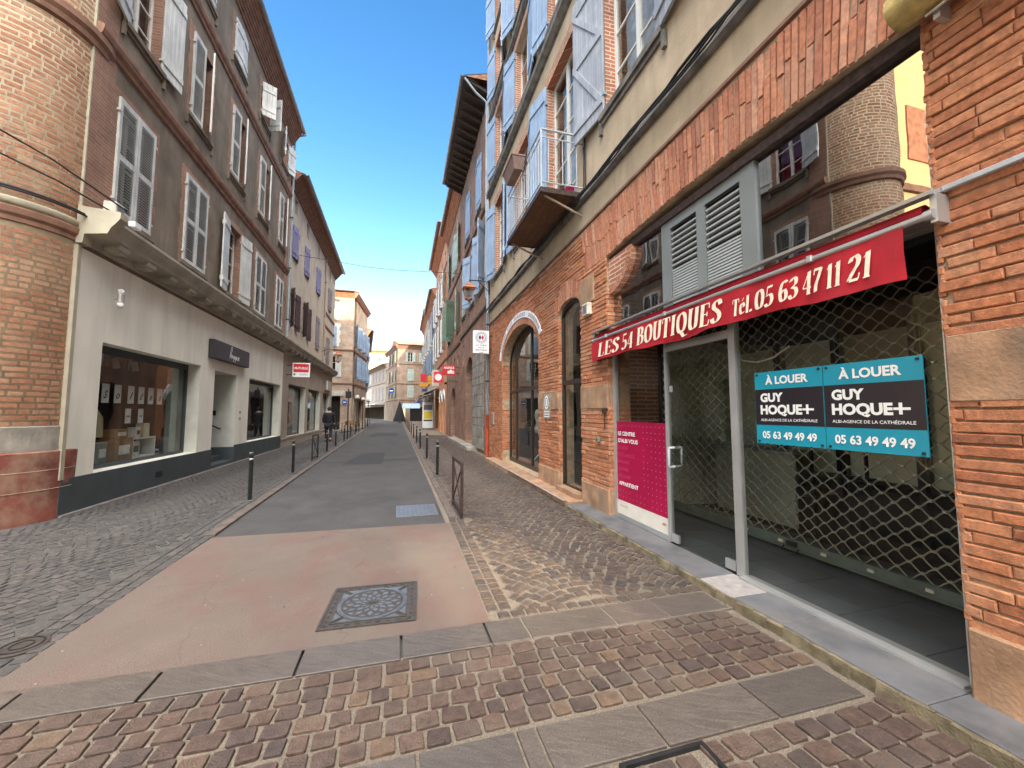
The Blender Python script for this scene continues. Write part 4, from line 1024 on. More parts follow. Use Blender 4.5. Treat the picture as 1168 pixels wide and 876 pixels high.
# vestibule floor and room of the empty shop
fl_ = MB(); 
for i in range(9):
    for j in range(4):
        FA.cbox(fl_, .09+j*.42, .09+(j+1)*.42-.006, 1.2+i*.5, 1.2+(i+1)*.5-.006, .03, .07, .002)
put(fl_, 'floor_tiles', M['floor_tile'], FA, A)
rm = MB(); FA.box(rm, .08, 5.4, 1.1, 5.7, .0, .045); put(rm, 'floor', M['grout'], FA, A)
rm = MB(); FA.box(rm, .36, 1.1, 5.42, 5.5, .05, 4.4); put(rm, 'party_wall', M['brick_red'], FA, A); rm = MB(); FA.box(rm, 1.1, 5.4, 5.42, 5.5, .05, 4.4); put(rm, 'room_wall', M['room_cream'], FA, A)
rm = MB(); FA.box(rm, .36, 5.4, 1.02, 1.1, .05, 4.4); FA.box(rm, 5.3, 5.4, 1.1, 5.42, .05, 4.4); FA.box(rm, .36, 5.4, 1.1, 5.42, 4.3, 4.4); put(rm, 'room_wall', M['room'], FA, A)
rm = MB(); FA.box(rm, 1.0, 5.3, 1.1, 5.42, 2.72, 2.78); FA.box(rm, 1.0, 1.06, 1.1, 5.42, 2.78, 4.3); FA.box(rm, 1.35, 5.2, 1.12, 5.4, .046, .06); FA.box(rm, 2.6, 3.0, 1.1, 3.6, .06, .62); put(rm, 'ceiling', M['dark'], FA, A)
pn = MB()
for a, b in ((1.3,2.0),(2.06,2.8),(2.86,3.6),(3.66,4.4),(4.46,5.3)): FA.box(pn, 2.5, 2.56, a, b, .75, 2.5)
pn2 = put(pn, 'wall_panels', M['room_cream'], FA, A)
pn = MB()
for s in (1.2, 2.0, 2.8, 3.6, 4.4): FA.box(pn, 2.35, 2.42, s, s+.06, .06, 2.6)
put(pn, 'posts', M['sign_black'], FA, A)
# shop front frame
ff = MB(); G0, G1 = .06, .12
FA.box(ff, G0, G1, 2.87, 2.945, .088, 2.62); FA.box(ff, G0, G1, 5.01, 5.075, .088, 2.75); FA.box(ff, G0, G1, 1.385, 1.425, .088, 3.3)
FA.box(ff, G0, G1, 3.86, 3.895, .088, 2.62); FA.box(ff, G0-.05, G1+.02, 1.425, 2.87, .088, .105); FA.box(ff, G0+.002, G1-.002, 3.895, 5.01, .088, .15); FA.box(ff, G0+.002, G1-.002, 2.945, 3.86, 2.25, 2.33)
FA.box(ff, G0-.01, G1+.02, 1.39, 5.07, 2.62, 2.70)
front = put(ff, 'shop_frame', M['alu'], FA, A)
gl = MB(); D = .085
gl.quad(FA.P(D,1.425,.105), FA.P(D,2.87,.105), FA.P(D,2.87,2.62), FA.P(D,1.425,2.62)); sub(gl, 'pane', M['glass'], front)
gl = MB(); gl.quad(FA.P(D,3.895,.15), FA.P(D,5.01,.15), FA.P(D,5.01,2.62), FA.P(D,3.895,2.62)); sub(gl, 'pane', M['glass'], front)
gl = MB(); gl.quad(FA.P(D,2.945,2.33), FA.P(D,3.86,2.33), FA.P(D,3.86,2.62), FA.P(D,2.945,2.62)); sub(gl, 'pane', M['glass'], front)
dr = MB(); dr.box(D-.003, D+.003, 2.955, 3.85, .10, 2.245); door = put(dr, 'glass_door', M['glass'], FA, A)
hd = MB()
for dd in (-1, 1):
    x = D+dd*.085; hd.tube([(D+dd*.01, 3.77, .94), (x, 3.77, .94), (x, 3.77, .955), (x, 3.77, 1.135), (x, 3.77, 1.15), (D+dd*.01, 3.77, 1.15)], .015, 8)
sub(hd, 'handle', M['rail'], door)
for b_ in ((D-.02, D+.02, 3.74, 3.85, .105, .19), (D-.02, D+.02, 2.96, 3.08, .105, .19), (D-.012, D-.007, 3.77, 3.83, 1.78, 1.85)): hd = MB(); hd.box(*b_); sub(hd, 'door_fitting', M['alu'], door)
# transom: dark reflecting glass either side of a louvred panel, all under the arch
def arch_fill(f, o, s0, s1, z0, d, mat, name, root, inset=.01, th=None):
    mb = MB(); n = 24; pts = [(s0, z0), (s1, z0)] + [(s1+(s0-s1)*k/n, min(3.80 if o is opS else 99, arc_z(o, s1+(s0-s1)*k/n)-inset)) for k in range(n+1)]
    if th: mb.prism([(f.sg*(a-f.s0), b) for a, b in pts], d, d+th, 0)
    else: mb.add([f.P(d, *p) for p in pts], [tuple(range(len(pts)))])
    return put(mb, name, M[mat], f, root)
arch_fill(FA, opS, 1.40, 2.60, 2.70, .11, 'glass_dark', 'transom_pane', A)
arch_fill(FA, opS, 3.90, 5.07, 2.70, .11, 'glass_dark', 'transom_pane', A)
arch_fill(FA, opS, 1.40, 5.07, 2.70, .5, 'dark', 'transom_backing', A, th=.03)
lp = MB()
z1_ = lambda s: 3.79
for a, b in ((2.60, 2.76), (3.20, 3.32), (3.74, 3.90)):
    lp.add([FA.P(x, s, z) for x in (.08,.13) for s, z in ((a,2.70),(b,2.70),(b,z1_(b)),(a,z1_(a)))], [(0,1,2,3),(7,6,5,4),(0,1,5,4),(1,2,6,5),(2,3,7,6),(3,0,4,7)])
for a, b in ((2.76, 3.20), (3.32, 3.74)):
    lp.add([FA.P(x, s, z) for x in (.082,.128) for s, z in ((a,3.68),(b,3.68),(b,z1_(b)),(a,z1_(a)))], [(0,1,2,3),(7,6,5,4)])
lou = put(lp, 'louvre_panel', M['alu_grey'], FA, A)
ls = MB()
for a, b in ((2.77, 3.19), (3.33, 3.73)):
    for k in range(31):
        z = 2.72+k*.0315
        if 2.72 <= z < 3.66:
            if z > 3.62: continue
            if z > 3.15 and k % 2: continue
            ls.add([FA.P(.122,a,z), FA.P(.122,b,z), FA.P(.090,b,z+(.024 if z < 3.15 else .022)), FA.P(.090,a,z+(.024 if z < 3.15 else .022)), FA.P(.088,b,z+.002), FA.P(.088,a,z+.002)], [(0,1,2,3),(3,2,4,5)])
sub(ls, 'louvre_slats', M['alu_light'], lou)
lb = MB(); FA.box(lb, .14, .16, 2.7, 3.8, 2.7, 3.7); sub(lb, 'louvre_backing', M['dark'], lou)
# ================================================================ things on building A
def thing(name, f, d, s, z, label, cat, group=None):
    o = empty(name, f.world(d, s, z), f.rz, label, cat, group); return o
def tmat(o): return Matrix.Translation(o.location) @ Matrix.Rotation(o.rotation_euler.z, 4, 'Z')
class Lf:
    """frame local to a thing: same axes as the facade frame, origin at the thing"""
    def __init__(l, f, d, s, z): l.f = f; l.o = (d, s, z)
    def P(l, d, s, z): return (d-l.o[0], l.f.sg*(s-l.o[1]), z-l.o[2])
    def box(l, mb, d0, d1, s0, s1, z0, z1):
        a, b = sorted((l.f.sg*(s0-l.o[1]), l.f.sg*(s1-l.o[1]))); return mb.box(d0-l.o[0], d1-l.o[0], a, b, z0-l.o[2], z1-l.o[2])
    def cbox(l, mb, d0, d1, s0, s1, z0, z1, c=.01):
        a, b = sorted((l.f.sg*(s0-l.o[1]), l.f.sg*(s1-l.o[1]))); return mb.cbox(d0-l.o[0], d1-l.o[0], a, b, z0-l.o[2], z1-l.o[2], c)
# roller grille behind the glass
gr = thing('security_grille', FA, 1.12, 3.4, .07, 'grey green wavy steel roller grille closed behind the shop glass', 'security grille'); L = Lf(FA, 1.12, 3.4, .07)
gm = MB(); cell = .165; hh = .064; s0, s1 = 1.12, 5.40; r = 0; z = .27
def wave(s, ph, z):
    return z + hh*.5*math.sin(math.pi*s/(cell*.5)*.5*2/1 + ph)
nz_ = int(2.5/hh)
for k in range(nz_):
    ph = 0 if k % 2 == 0 else math.pi
    pts = []; n = int((s1-s0)/(cell/6))
    for i in range(n+1):
        s = s0+(s1-s0)*i/n; u = 2*math.pi*s/cell+ph
        w = math.sin(u); w = math.copysign(abs(w)**.9, w)
        pts.append(L.P(1.12+.003*(k%2)+.012*math.sin(s*1.7+k*.4), s+ru(-.002,.002), .245+k*hh+hh*.5*w+.006*math.sin(s*2.1+k)+ru(-.0015,.0015)))
    gm.tube(pts, .0066, 4, cap=False)
gm.build('mesh', M['grille'], gr)
gm = MB()
for k in range(nz_-1):
    ph = 0 if k % 2 == 0 else math.pi
    m0 = int(s0/cell)-1
    for i in range(m0, int(s1/cell)+2):
        s = (i*cell*1.0 + (cell*.25 if k % 2 == 0 else -cell*.25))
        if s0 < s < s1: L.box(gm, 1.108, 1.134, s-.013, s+.013, .245+k*hh+hh*.5-.007, .245+k*hh+hh*.5+.007)
gm.build('clips', M['alu'], gr)
gm = MB(); L.cbox(gm, 1.09, 1.15, s0, s1, .10, .215, .006); L.cbox(gm, 1.075, 1.09, s0, s1, .11, .135, .004)
rl = gm.build('bottom_rail', M['grille_rail'], gr)
gm = MB()
for s in (1.7, 2.1, 2.5, 2.9, 3.35, 3.8): L.box(gm, 1.070, 1.0895, s, s+.05, .16, .185)
gm.build('rail_label', M['cream_letter'], rl)
gm = MB(); L.box(gm, 1.06, 1.09, 3.2, 3.3, .15, .2); gm.tube([L.P(1.07,3.17,.14), L.P(1.03,3.17,.11), L.P(1.03,3.33,.11), L.P(1.07,3.33,.14)], .007, 6); gm.build('lock', M['iron'], rl)
gm = MB(); L.cbox(gm, 1.07, 1.17, 1.10, 1.15, .07, 2.75, .006); L.cbox(gm, 1.07, 1.17, 5.36, 5.41, .07, 2.75, .006); gm.build('guide_rail', M['iron'], gr)

# letting signs fixed on the glass
for idx, (a, b, lb) in enumerate(((1.515, 2.085, 'turquoise and black letting sign with white lettering, nearer one to the right brick pier'), (2.09, 2.66, 'turquoise and black letting sign with white lettering, nearer one to the glass door post'))):
    t = thing('letting_sign', FA, .04, (a+b)/2, 1.29, lb, 'sign', 'letting signs on the empty shop'); L = Lf(FA, .04, (a+b)/2, 1.29)
    q = MB(); L.box(q, .05, .056, a, b, 1.29, 1.885); q.build('panel', M['teal'], t)
    q = MB(); L.box(q, .0485, .0499, a+.002, b-.002, 1.445, 1.74); q.build('black_field', M['sign_black'], t)
    cx = (a+b)/2; rt = (0,-1,0); O = lambda s, z, e=.0: L.P(.048-e, s, z)
    fit_text('À LOUER', .062, .36, M['white_letter'], t, O(cx, 1.812), rt, (0,0,1), offset=.012, name='lettering')
    fit_text('GUY', .068, .205, M['white_letter'], t, O(cx+.13, 1.672), rt, (0,0,1), offset=.016)
    fit_text('HOQUE', .072, .36, M['white_letter'], t, O(cx+.055, 1.572), rt, (0,0,1), offset=.016)
    q = MB(); s_ = cx-.155
    L.box(q, .0465, .0475, s_-.018, s_+.0, 1.536, 1.608); L.box(q, .0466, .0476, s_-.058, s_+.028, 1.563, 1.579); q.build('logo_mark', M['white_letter'], t)
    fit_text('ALBI-AGENCE DE LA CATHÉDRALE', .021, .47, M['white_letter'], t, O(cx, 1.487), rt, (0,0,1), offset=.003)
    fit_text('05 63 49 49 49', .058, .45, M['white_letter'], t, O(cx, 1.365), rt, (0,0,1), offset=.010)
    for s in (a+.025, b-.025):
        for z in (1.31, 1.865): q = MB(); q.tube([L.P(.052,s,z), L.P(.043,s,z)], .009, 10); q.build('screw', M['iron'], t)
# magenta poster on the lower left pane
t = thing('shop_poster', FA, .07, 4.45, .2, 'magenta poster with white lettering and dot pattern on the lower left pane', 'poster'); L = Lf(FA, .07, 4.45, .2)
q = MB(); L.box(q, .076, .082, 3.90, 5.005, .235, 1.42); q.build('film', M['magenta'], t)
q = MB(); L.box(q, .0745, .0755, 3.90, 5.005, .155, .33); L.box(q, .076, .082, 3.90, 5.005, .15, .235); q.build('pale_strip', M['poster_white'], t)
q = MB(); 
for i in range(13):
    for j in range(14):
        s = 3.95+i*.083; z = .39+j*.075
        if s > 4.44 and .52 < z < 1.32: continue
        if R() < .12: continue
        w = .006; q.add([L.P(.0752, s-w, z), L.P(.0752, s, z-w*1.4), L.P(.0752, s+w, z), L.P(.0752, s, z+w*1.4)], [(0,1,2,3)])
q.build('dot_pattern', M['pink_dot'], t)
for i, (tx, w, mt) in enumerate((('LE CENTRE', .42, 'white_letter'), ("D'ALBI VOUS", .48, 'white_letter'), ('GUIDE', .24, 'magenta_soft'), ('ACCUEILLE', .40, 'magenta_soft'), ('RÉUNIT', .27, 'magenta_soft'), ('ANIME', .25, 'magenta_soft'), ('RÉUSSIT', .3, 'magenta_soft'), ('APPARTIENT', .47, 'white_letter'))):
    fit_text(tx, .052 if mt == 'white_letter' else .045, w, M[mt], t, L.P(.0748, 4.965-w/2, 1.255-i*.098), (0,-1,0), (0,0,1), offset=.010 if mt == 'white_letter' else .003)
fit_text('albi', .035, .07, M['sign_red'], t, L.P(.0738, 3.98, .255), (0,-1,0), (0,0,1), offset=.004)
fit_text('VILLE D ALBI', .02, .18, M['magenta_soft'], t, L.P(.0738, 4.85, .265), (0,-1,0), (0,0,1))

# awning cassette with its red valance
aw = thing('awning', FA, -.05, 3.3, 2.3, 'folded red shop awning with cream lettering under a metal hood', 'awning'); L = Lf(FA, -.05, 3.3, 2.3)
S0, S1 = 1.33, 5.30
q = MB(); q.add([L.P(.02,S0,2.80), L.P(.02,S1,2.80), L.P(-.16,S1,2.745), L.P(-.16,S0,2.745), L.P(.02,S0,2.775), L.P(.02,S1,2.775), L.P(-.155,S1,2.725), L.P(-.155,S0,2.725)], [(0,1,2,3),(4,5,6,7),(2,3,7,6),(0,3,7,4),(1,2,6,5)])
q.build('hood', M['alu'], aw)
q = MB(); q.tube([L.P(-.065,S0+.06,2.67), L.P(-.065,S1-.06,2.67)], .042, 12); q.build('cloth_roll', M['red_cloth'], aw)
q = MB(); q.tube([L.P(-.115,S0+.02,2.625), L.P(-.115,S1+.02,2.625)], .02, 10)
for s in (S0+.02, S1-.0): q.tube([L.P(-.115,s-.02,2.625), L.P(-.115,s+.02,2.625)], .028, 10)
for s in (2.0, 3.6, 4.9): L.cbox(q, -.145, -.09, s-.02, s+.02, 2.60, 2.65, .006)
q.build('front_bar', M['alu'], aw)
for sa_ in (S0-.01, S1-.02): q = MB(); L.box(q, -.11, .03, sa_, sa_+.03, 2.58, 2.74); q.build('bracket', M['alu'], aw)
q = MB(); V0, V1 = 1.465, 5.34; n = 120; zt, zb = 2.615, 2.315
top = []; 
for i in range(n+1):
    s = V0+(V1-V0)*i/n; dd = -.12-.008*math.sin(s*5)-.004*math.sin(s*17+1)
    top.append((s, dd))
vs = []
for s, dd in top:
    sag = .012*math.sin(s*3.1)+.006*math.sin(s*9)
    vs += [L.P(dd*.98+.0, s, zt), L.P(dd-.004, s, (zt+zb)/2), L.P(dd-.002+.014*math.sin(s*6)+.004*math.sin(s*23), s, zb+sag*1.3)]
q.add(vs, [(3*i+j, 3*i+3+j, 3*i+4+j, 3*i+1+j) for i in range(n) for j in range(2)], True)
# returned end flap and cloth underside
q.add([L.P(-.12,5.34,zt), L.P(.02,5.345,zt+.03), L.P(.02,5.345,zb+.03), L.P(-.12,5.34,zb)], [(0,1,2,3)])
q.add([L.P(-.12,V0,zt), L.P(-.12,V1,zt), L.P(-.03,V1,2.70), L.P(-.03,V0,2.70)], [(0,1,2,3)])
val = q.build('valance', M['red_cloth'], aw, fixn=False)
ltr = (0,-1,0)
zz = lambda s, z: L.P(-.139, s, z)
# lettering follows the cloth: placed just in front of it
for tx, sa, sb, hh_, zb in (('LES',5.12,4.52,.185,2.36),('54',4.47,4.19,.19,2.36),('BOUTIQUES',4.13,2.78,.20,2.365),('Tél.',2.68,2.46,.135,2.375),('05',2.45,2.27,.15,2.375),('63',2.24,2.08,.15,2.38),('47',2.055,1.91,.155,2.38),('11',1.895,1.785,.155,2.38),('21',1.76,1.61,.155,2.38)):
    pen_text(tx, hh_, sa-sb, M['cream_letter'], val, zz(sa, zb), ltr, (0,0,1), nib=(.235,.05), depth=.004)
# old rolled awning tube at the top of the arch end
t = thing('blind_box', FA, -.2, 1.15, 3.95, 'mossy yellow round blind roll at the top of the brick pier', 'blind roll'); L = Lf(FA, -.2, 1.15, 3.95)
q = MB(); q.tube([L.P(-.14,1.42,3.86), L.P(-.14,.2,3.88)], .105, 14); q.build('roll', plain('mossy ochre tube', (.42,.32,.12), .9, var=.3, scale=12, bmp=.5, stain=((.12,.10,.04), 5, .6)), t)
q = MB(); q.tube([L.P(-.12,1.3,3.74), L.P(-.16,.9,3.72), L.P(-.02,.6,3.70)], .008, 6); L.box(q, -.1, .0, 1.25, 1.28, 3.70, 3.80); q.build('arm', M['alu'], t)
# slim white cable duct on the near pier
t = thing('cable_duct', FA, -.03, .4, 2.76, 'slim pale duct running along the near brick pier', 'cable duct'); L = Lf(FA, -.03, .4, 2.76)
q = MB(); L.cbox(q, -.05, -.018, -2, 1.33, 2.755, 2.785, .004); q.build('duct', M['rail'], t)
# vent and small boxes on the brick pier
t = thing('wall_vent', FA, -.06, 5.62, 3.15, 'small cream plastic vent box on the brick pier', 'vent'); L = Lf(FA, -.06, 5.62, 3.15)
q = MB(); L.cbox(q, -.10, -.015, 5.53, 5.73, 3.10, 3.29, .008); q.build('case', M['plastic_white'], t)
q = MB(); 
for k in range(6): L.box(q, -.104, -.0995, 5.56, 5.70, 3.125+k*.025, 3.135+k*.025)
q.build('slots', M['iron'], t)
t = thing('key_switch', FA, -.04, 5.33, 1.15, 'little grey key switch on the brick pier beside the magenta poster', 'switch'); L = Lf(FA, -.04, 5.33, 1.15)
q = MB(); L.cbox(q, -.07, -.02, 5.30, 5.37, 1.10, 1.17, .008); q.build('case', M['grille_rail'], t); q = MB(); q.tube([L.P(-.072,5.335,1.135), L.P(-.066,5.335,1.135)], .012, 8); q.build('keyhole', M['iron'], t)
t = thing('junction_box', FA, -.04, 5.14, 1.55, 'small brown junction box at the corner of the brick pier', 'junction box'); L = Lf(FA, -.04, 5.14, 1.55)
q = MB(); L.cbox(q, -.06, -.03, 5.1, 5.19, 1.53, 1.61, .006); q.build('case', M['rust'], t); q = MB(); q.tube([L.P(-.04,5.15,1.53), L.P(-.035,5.15,1.3)], .006, 6); q.build('cable', M['rust'], t)
t = thing('shop_emblem', FA, -.04, 7.5, 1.5, 'white round emblem with text lines painted on the brick pier', 'painted emblem'); L = Lf(FA, -.04, 7.5, 1.5)
q = MB(); L.cbox(q, -.034, -.029, 7.36, 7.78, 1.42, 1.92, .002); q.build('panel', plain('faded plaque', (.36,.29,.23), .9, var=.3, scale=9), t)
q = MB(); c_ = L.P(-.0355, 7.57, 1.75)
vs = [(c_[0], c_[1]+.12*math.cos(2*math.pi*k/24)*r_, c_[2]+.14*math.sin(2*math.pi*k/24)*r_) for k in range(24) for r_ in (.72, 1)]
q.add(vs, [(2*k, 2*k+1, (2*k+3) % 48, (2*k+2) % 48) for k in range(24)])
for z in (1.45, 1.50, 1.55): L.box(q, -.0365, -.035, 7.42, 7.72, z, z+.02)
L.box(q, -.0365, -.035, 7.53, 7.61, 1.68, 1.82)
q.build('print', M['sign_white'], t)
t = thing('intercom', FA, -.05, 12.6, 1.2, 'grey metal intercom plate on the brick wall near the drainpipe', 'intercom'); L = Lf(FA, -.05, 12.6, 1.2)
q = MB(); L.cbox(q, -.05, -.015, 12.5, 12.8, 1.15, 1.55, .01); q.build('plate', M['alu'], t); q = MB()
for k in range(4): L.box(q, -.056, -.05, 12.6, 12.7, 1.22+k*.07, 1.25+k*.07)
q.build('buttons', M['iron'], t)

# shop door under arch D1 and the tall narrow window D2
def bronze_front(f, root, o, d, mull, trans, name, glassm='glass_shop', open_door=None):
    mb = MB(); w = .06
    f.box(mb, d, d+.06, o['s0'], o['s0']+w, o['z0'], o['z1']); f.box(mb, d, d+.06, o['s1']-w, o['s1'], o['z0'], o['z1'])
    f.box(mb, d+.002, d+.058, o['s0']+w, o['s1']-w, o['z0'], o['z0']+.1)
    for s in mull: f.box(mb, d, d+.06, s-.035, s+.035, o['z0']+.1, arc_z(o, s)-.02)
    for z in trans: f.box(mb, d+.003, d+.057, o['s0']+w, o['s1']-w, z-.04, z+.04)
    n = 24
    for i in range(n):
        a = o['s0']+(o['s1']-o['s0'])*i/n; b = o['s0']+(o['s1']-o['s0'])*(i+1)/n
        mb.add([f.P(x, s, z) for x in (d+.001, d+.059) for s, z in ((a, arc_z(o,a)-.07), (b, arc_z(o,b)-.07), (b, arc_z(o,b)), (a, arc_z(o,a)))], [(0,1,2,3),(7,6,5,4),(0,1,5,4)])
    fr = put(mb, name, M['frame_dark'], f, root)
    pts = [(o['s0'], o['z0']+.05), (o['s1'], o['z0']+.05)] + [(o['s1']+(o['s0']-o['s1'])*k/n, arc_z(o, o['s1']+(o['s0']-o['s1'])*k/n)-.03) for k in range(n+1)]
    g_ = MB(); g_.add([f.P(d+.03, *p) for p in pts], [tuple(range(len(pts)))]); sub(g_, 'pane', M[glassm], fr)
    return fr
bronze_front(FA, A, opD2, .06, [], [2.1], 'tall_window', 'glass_shop')
bronze_front(FA, A, opD1, .22, [9.35, 10.75], [2.15], 'shop_front')
rm = MB()
for (a, b) in ((5.6, 7.5), (7.6, 12.0)):
    FA.box(rm, 3.2, 3.25, a, b, .1, 4.2); FA.box(rm, .33, 3.25, a-.03, a, .1, 4.2); FA.box(rm, .33, 3.25, b, b+.03, .1, 4.2); FA.box(rm, .33, 3.25, a, b, 4.2, 4.25); FA.box(rm, .33, 3.25, a, b, .08, .11)
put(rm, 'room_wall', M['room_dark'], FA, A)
t = thing('dress_form', FA, .8, 10.3, .11, 'white tailor dress form on three splayed feet inside the arched shop door', 'dress form'); L = Lf(FA, .8, 10.3, .11)
q = MB(); c = L.P(.8, 10.3, .11); q.lathe([(.02,.85),(.15,.87),(.17,1.0),(.12,1.15),(.17,1.35),(.14,1.48),(.05,1.54),(.045,1.62),(.001,1.63)], c, 16); q.build('torso', M['curtain'], t)
q = MB(); q.tube([(0,0,.3),(0,0,.88)], .018, 8)
for k in range(3):
    a = 2*math.pi*k/3+.4; q.tube([(0,0,.33),(.12*math.cos(a),.12*math.sin(a),.2),(.27*math.cos(a),.27*math.sin(a),.02)], .016, 6)
q.build('stand', M['sign_white'], t)
t = thing('display_table', FA, 1.2, 9.0, .11, 'pale display table inside the arched shop', 'table'); L = Lf(FA, 1.2, 9.0, .11)
q = MB(); L.cbox(q, .9, 1.6, 8.5, 9.9, .95, 1.0, .01); q.build('tabletop', M['curtain'], t)
for s in (8.55, 9.85):
    for d in (.95, 1.55): q = MB(); L.box(q, d-.02, d+.02, s-.02, s+.02, .11, .95); q.build('leg', M['curtain'], t)
t = thing('display_stand', FA, .7, 6.4, .12, 'dark side table with pale goods behind the tall narrow window', 'table'); L = Lf(FA, .7, 6.4, .12)
q = MB(); L.cbox(q, .5, .9, 6.1, 6.8, 1.2, 1.24, .01); q.build('tabletop', M['wood_dark'], t)
for s in (6.13, 6.77):
    for d in (.53, .87): q = MB(); L.box(q, d-.015, d+.015, s-.015, s+.015, .12, 1.2); q.build('leg', M['wood_dark'], t)
t = thing('folded_goods', FA, .7, 6.45, 1.24, 'pile of folded pale cloth on the dark side table', 'folded cloth'); L = Lf(FA, .7, 6.45, 1.24)
for k in range(4): q = MB(); L.cbox(q, .56, .84, 6.25+ru(0,.04), 6.65, 1.242+k*.03, 1.268+k*.03, .01); q.build('cloth', M['curtain' if k % 2 else 'paper'], t)

# balcony: world frame is easy here, same facade frame
t = thing('balcony', FA, -.3, 6.8, 5.15, 'small balcony with pale grey railing and rusty boarded underside', 'balcony'); L = Lf(FA, -.3, 6.8, 5.15)
D0, B0, B1 = -.78, 5.78, 7.95
q = MB(); 
for k in range(5): L.cbox(q, D0+.02+k*.15, D0+.02+(k+1)*.15-.004, B0+.02, B1-.02, 5.165, 5.20, .003)
q.build('deck', M['wood_soffit'], t)
q = MB(); L.box(q, D0, D0+.02, B0, B1, 5.15, 5.235); L.box(q, D0+.02, 0, B0, B0+.02, 5.15, 5.235); L.box(q, D0+.02, 0, B1-.02, B1, 5.15, 5.235); q.build('edge', M['rust'], t)
q = MB(); L.cbox(q, D0+.01, -.005, B0+.01, B1-.01, 5.20, 5.24, .004); q.build('slab', M['stone_grey'], t)
for s in (B0+.1, B1-.1):
    q = MB(); q.tube([L.P(D0+.1,s,5.15), L.P(-.3,s,5.0), L.P(.0,s,4.88)], .02, 6); q.build('strut', M['pipe_tan'], t)
q = MB(); zt = 6.24
def bar(a, b, r=.012): q.tube([L.P(*a), L.P(*b)], r, 6)
for zr, r in ((zt, .018), (zt-.14, .011), (5.33, .012)):
    bar((D0+.02,B0+.02,zr), (D0+.02,B1-.02,zr), r); bar((D0+.02,B0+.02,zr), (0,B0+.02,zr), r); bar((D0+.02,B1-.02,zr), (0,B1-.02,zr), r)
for k in range(17): s = B0+.02+(B1-B0-.04)*k/16; bar((D0+.02,s,5.24 if k % 4 == 0 else 5.33), (D0+.02,s,zt if k % 4 == 0 else zt-.14), .016 if k in (0,16) else .009)
for k in range(1, 6):
    for s in (B0+.02, B1-.02): d = D0+.02+(-.02-D0)*k/6; bar((d,s,5.33), (d,s,zt-.14), .009)
q.build('railing', M['rail'], t)
t = thing('window_box', FA, -.85, 6.9, 6.1, 'brown plastic planter hanging over the balcony rail', 'planter'); L = Lf(FA, -.85, 6.9, 6.1)
q = MB(); a, b = 6.55, 7.25
q.add([L.P(-.99,a+.06,6.02), L.P(-.83,a+.06,6.02), L.P(-.83,b-.06,6.02), L.P(-.99,b-.06,6.02), L.P(-1.05,a,6.24), L.P(-.80,a,6.24), L.P(-.80,b,6.24), L.P(-1.05,b,6.24)], [(0,1,2,3),(0,1,5,4),(1,2,6,5),(2,3,7,6),(3,0,4,7),(4,5,6,7)])
L.cbox(q, -1.065, -.79, a-.012, b+.012, 6.235, 6.27, .006); q.build('box', M['terracotta'], t)
q = MB(); 
for s in (6.7, 7.1): q.tube([L.P(-.8,s,6.27), L.P(-.76,s,6.27), L.P(-.75,s,6.2)], .006, 6)
q.build('hook', M['iron'], t)
t = thing('flower_pot', FA, -.2, 5.92, 5.24, 'small pink flower pot on the balcony slab', 'flower pot'); q = MB(); q.lathe([(.055,0),(.075,.12),(.08,.12),(.08,.14),(.068,.14),(.06,.1)], n=16); q.build('pot', M['pink_plastic'], t)
q = MB()
for k in range(24):
    a = ru(0,6.28); q.add([(0,0,.12), (.05*math.cos(a),.05*math.sin(a),.17), (.08*math.cos(a+.2),.08*math.sin(a+.2),.16)], [(0,1,2)])
q.build('leaves', M['plant'], t)
t = thing('sack', FA, -.45, 6.3, 5.24, 'crumpled pale sack lying on the balcony', 'sack'); q = MB()
bm_ = bmesh.new(); bmesh.ops.create_icosphere(bm_, subdivisions=3, radius=1)
for v in bm_.verts:
    n_ = 1+.18*math.sin(v.co.x*7+v.co.y*5)+.1*math.sin(v.co.z*11+v.co.y*9); v.co = Vector((v.co.x*.16*n_, v.co.y*.26*n_, max(-.03, v.co.z*.11*n_)+.035))
bm_.verts.index_update(); q.add([v.co[:] for v in bm_.verts], [[v.index for v in f.verts] for f in bm_.faces], True); bm_.free(); q.build('cloth', M['curtain'], t)

# cables along the ledge
def cable(name, pts, r, label, cat='cable', mat='black_cable', group=None, n=6):
    o = Vector(pts[0]); mb = MB(); mb.tube([(Vector(p)-o)[:] for p in pts], r, n); ob = mb.build(name, M[mat]); ob.location = o
    return tag(ob, label, cat, group)
def wavy(f, d, s0, s1, z, amp=.02, n=60, seed=0, dz=0.0):
    rr = random.Random(seed); return [f.world(d+rr.uniform(-.008,.008), s0+(s1-s0)*i/n, z+dz*i/n+amp*math.sin(i*.9+seed)+rr.uniform(-amp,amp)*.4) for i in range(n+1)]
for k, (z, r) in enumerate(((5.10,.018),(5.06,.014),(5.02,.011))):
    cable('cable', wavy(FA, -.16-k*.01, -2, 13.2, z, .016, 70, k), r, 'thick black cable clipped along the stone ledge, %s of the bundle' % ('top', 'middle', 'bottom')[k])
cable('cable', [FA.world(-.03,5.68,z) for z in (5.1,5.4,5.8,6.2,6.6)], .012, 'black cable rising up the wall beside the balcony')
cable('cable', [FA.world(-.035,5.72+.01*math.sin(z*5),z) for z in (5.1,5.35,5.6,6.0)], .009, 'thin twisted black cable end beside the balcony door')
cable('cable', wavy(FA, -.05, 8.0, 13.2, 4.5, .03, 30, 9, .05), .012, 'thin black cable sagging above the white painted arch band')
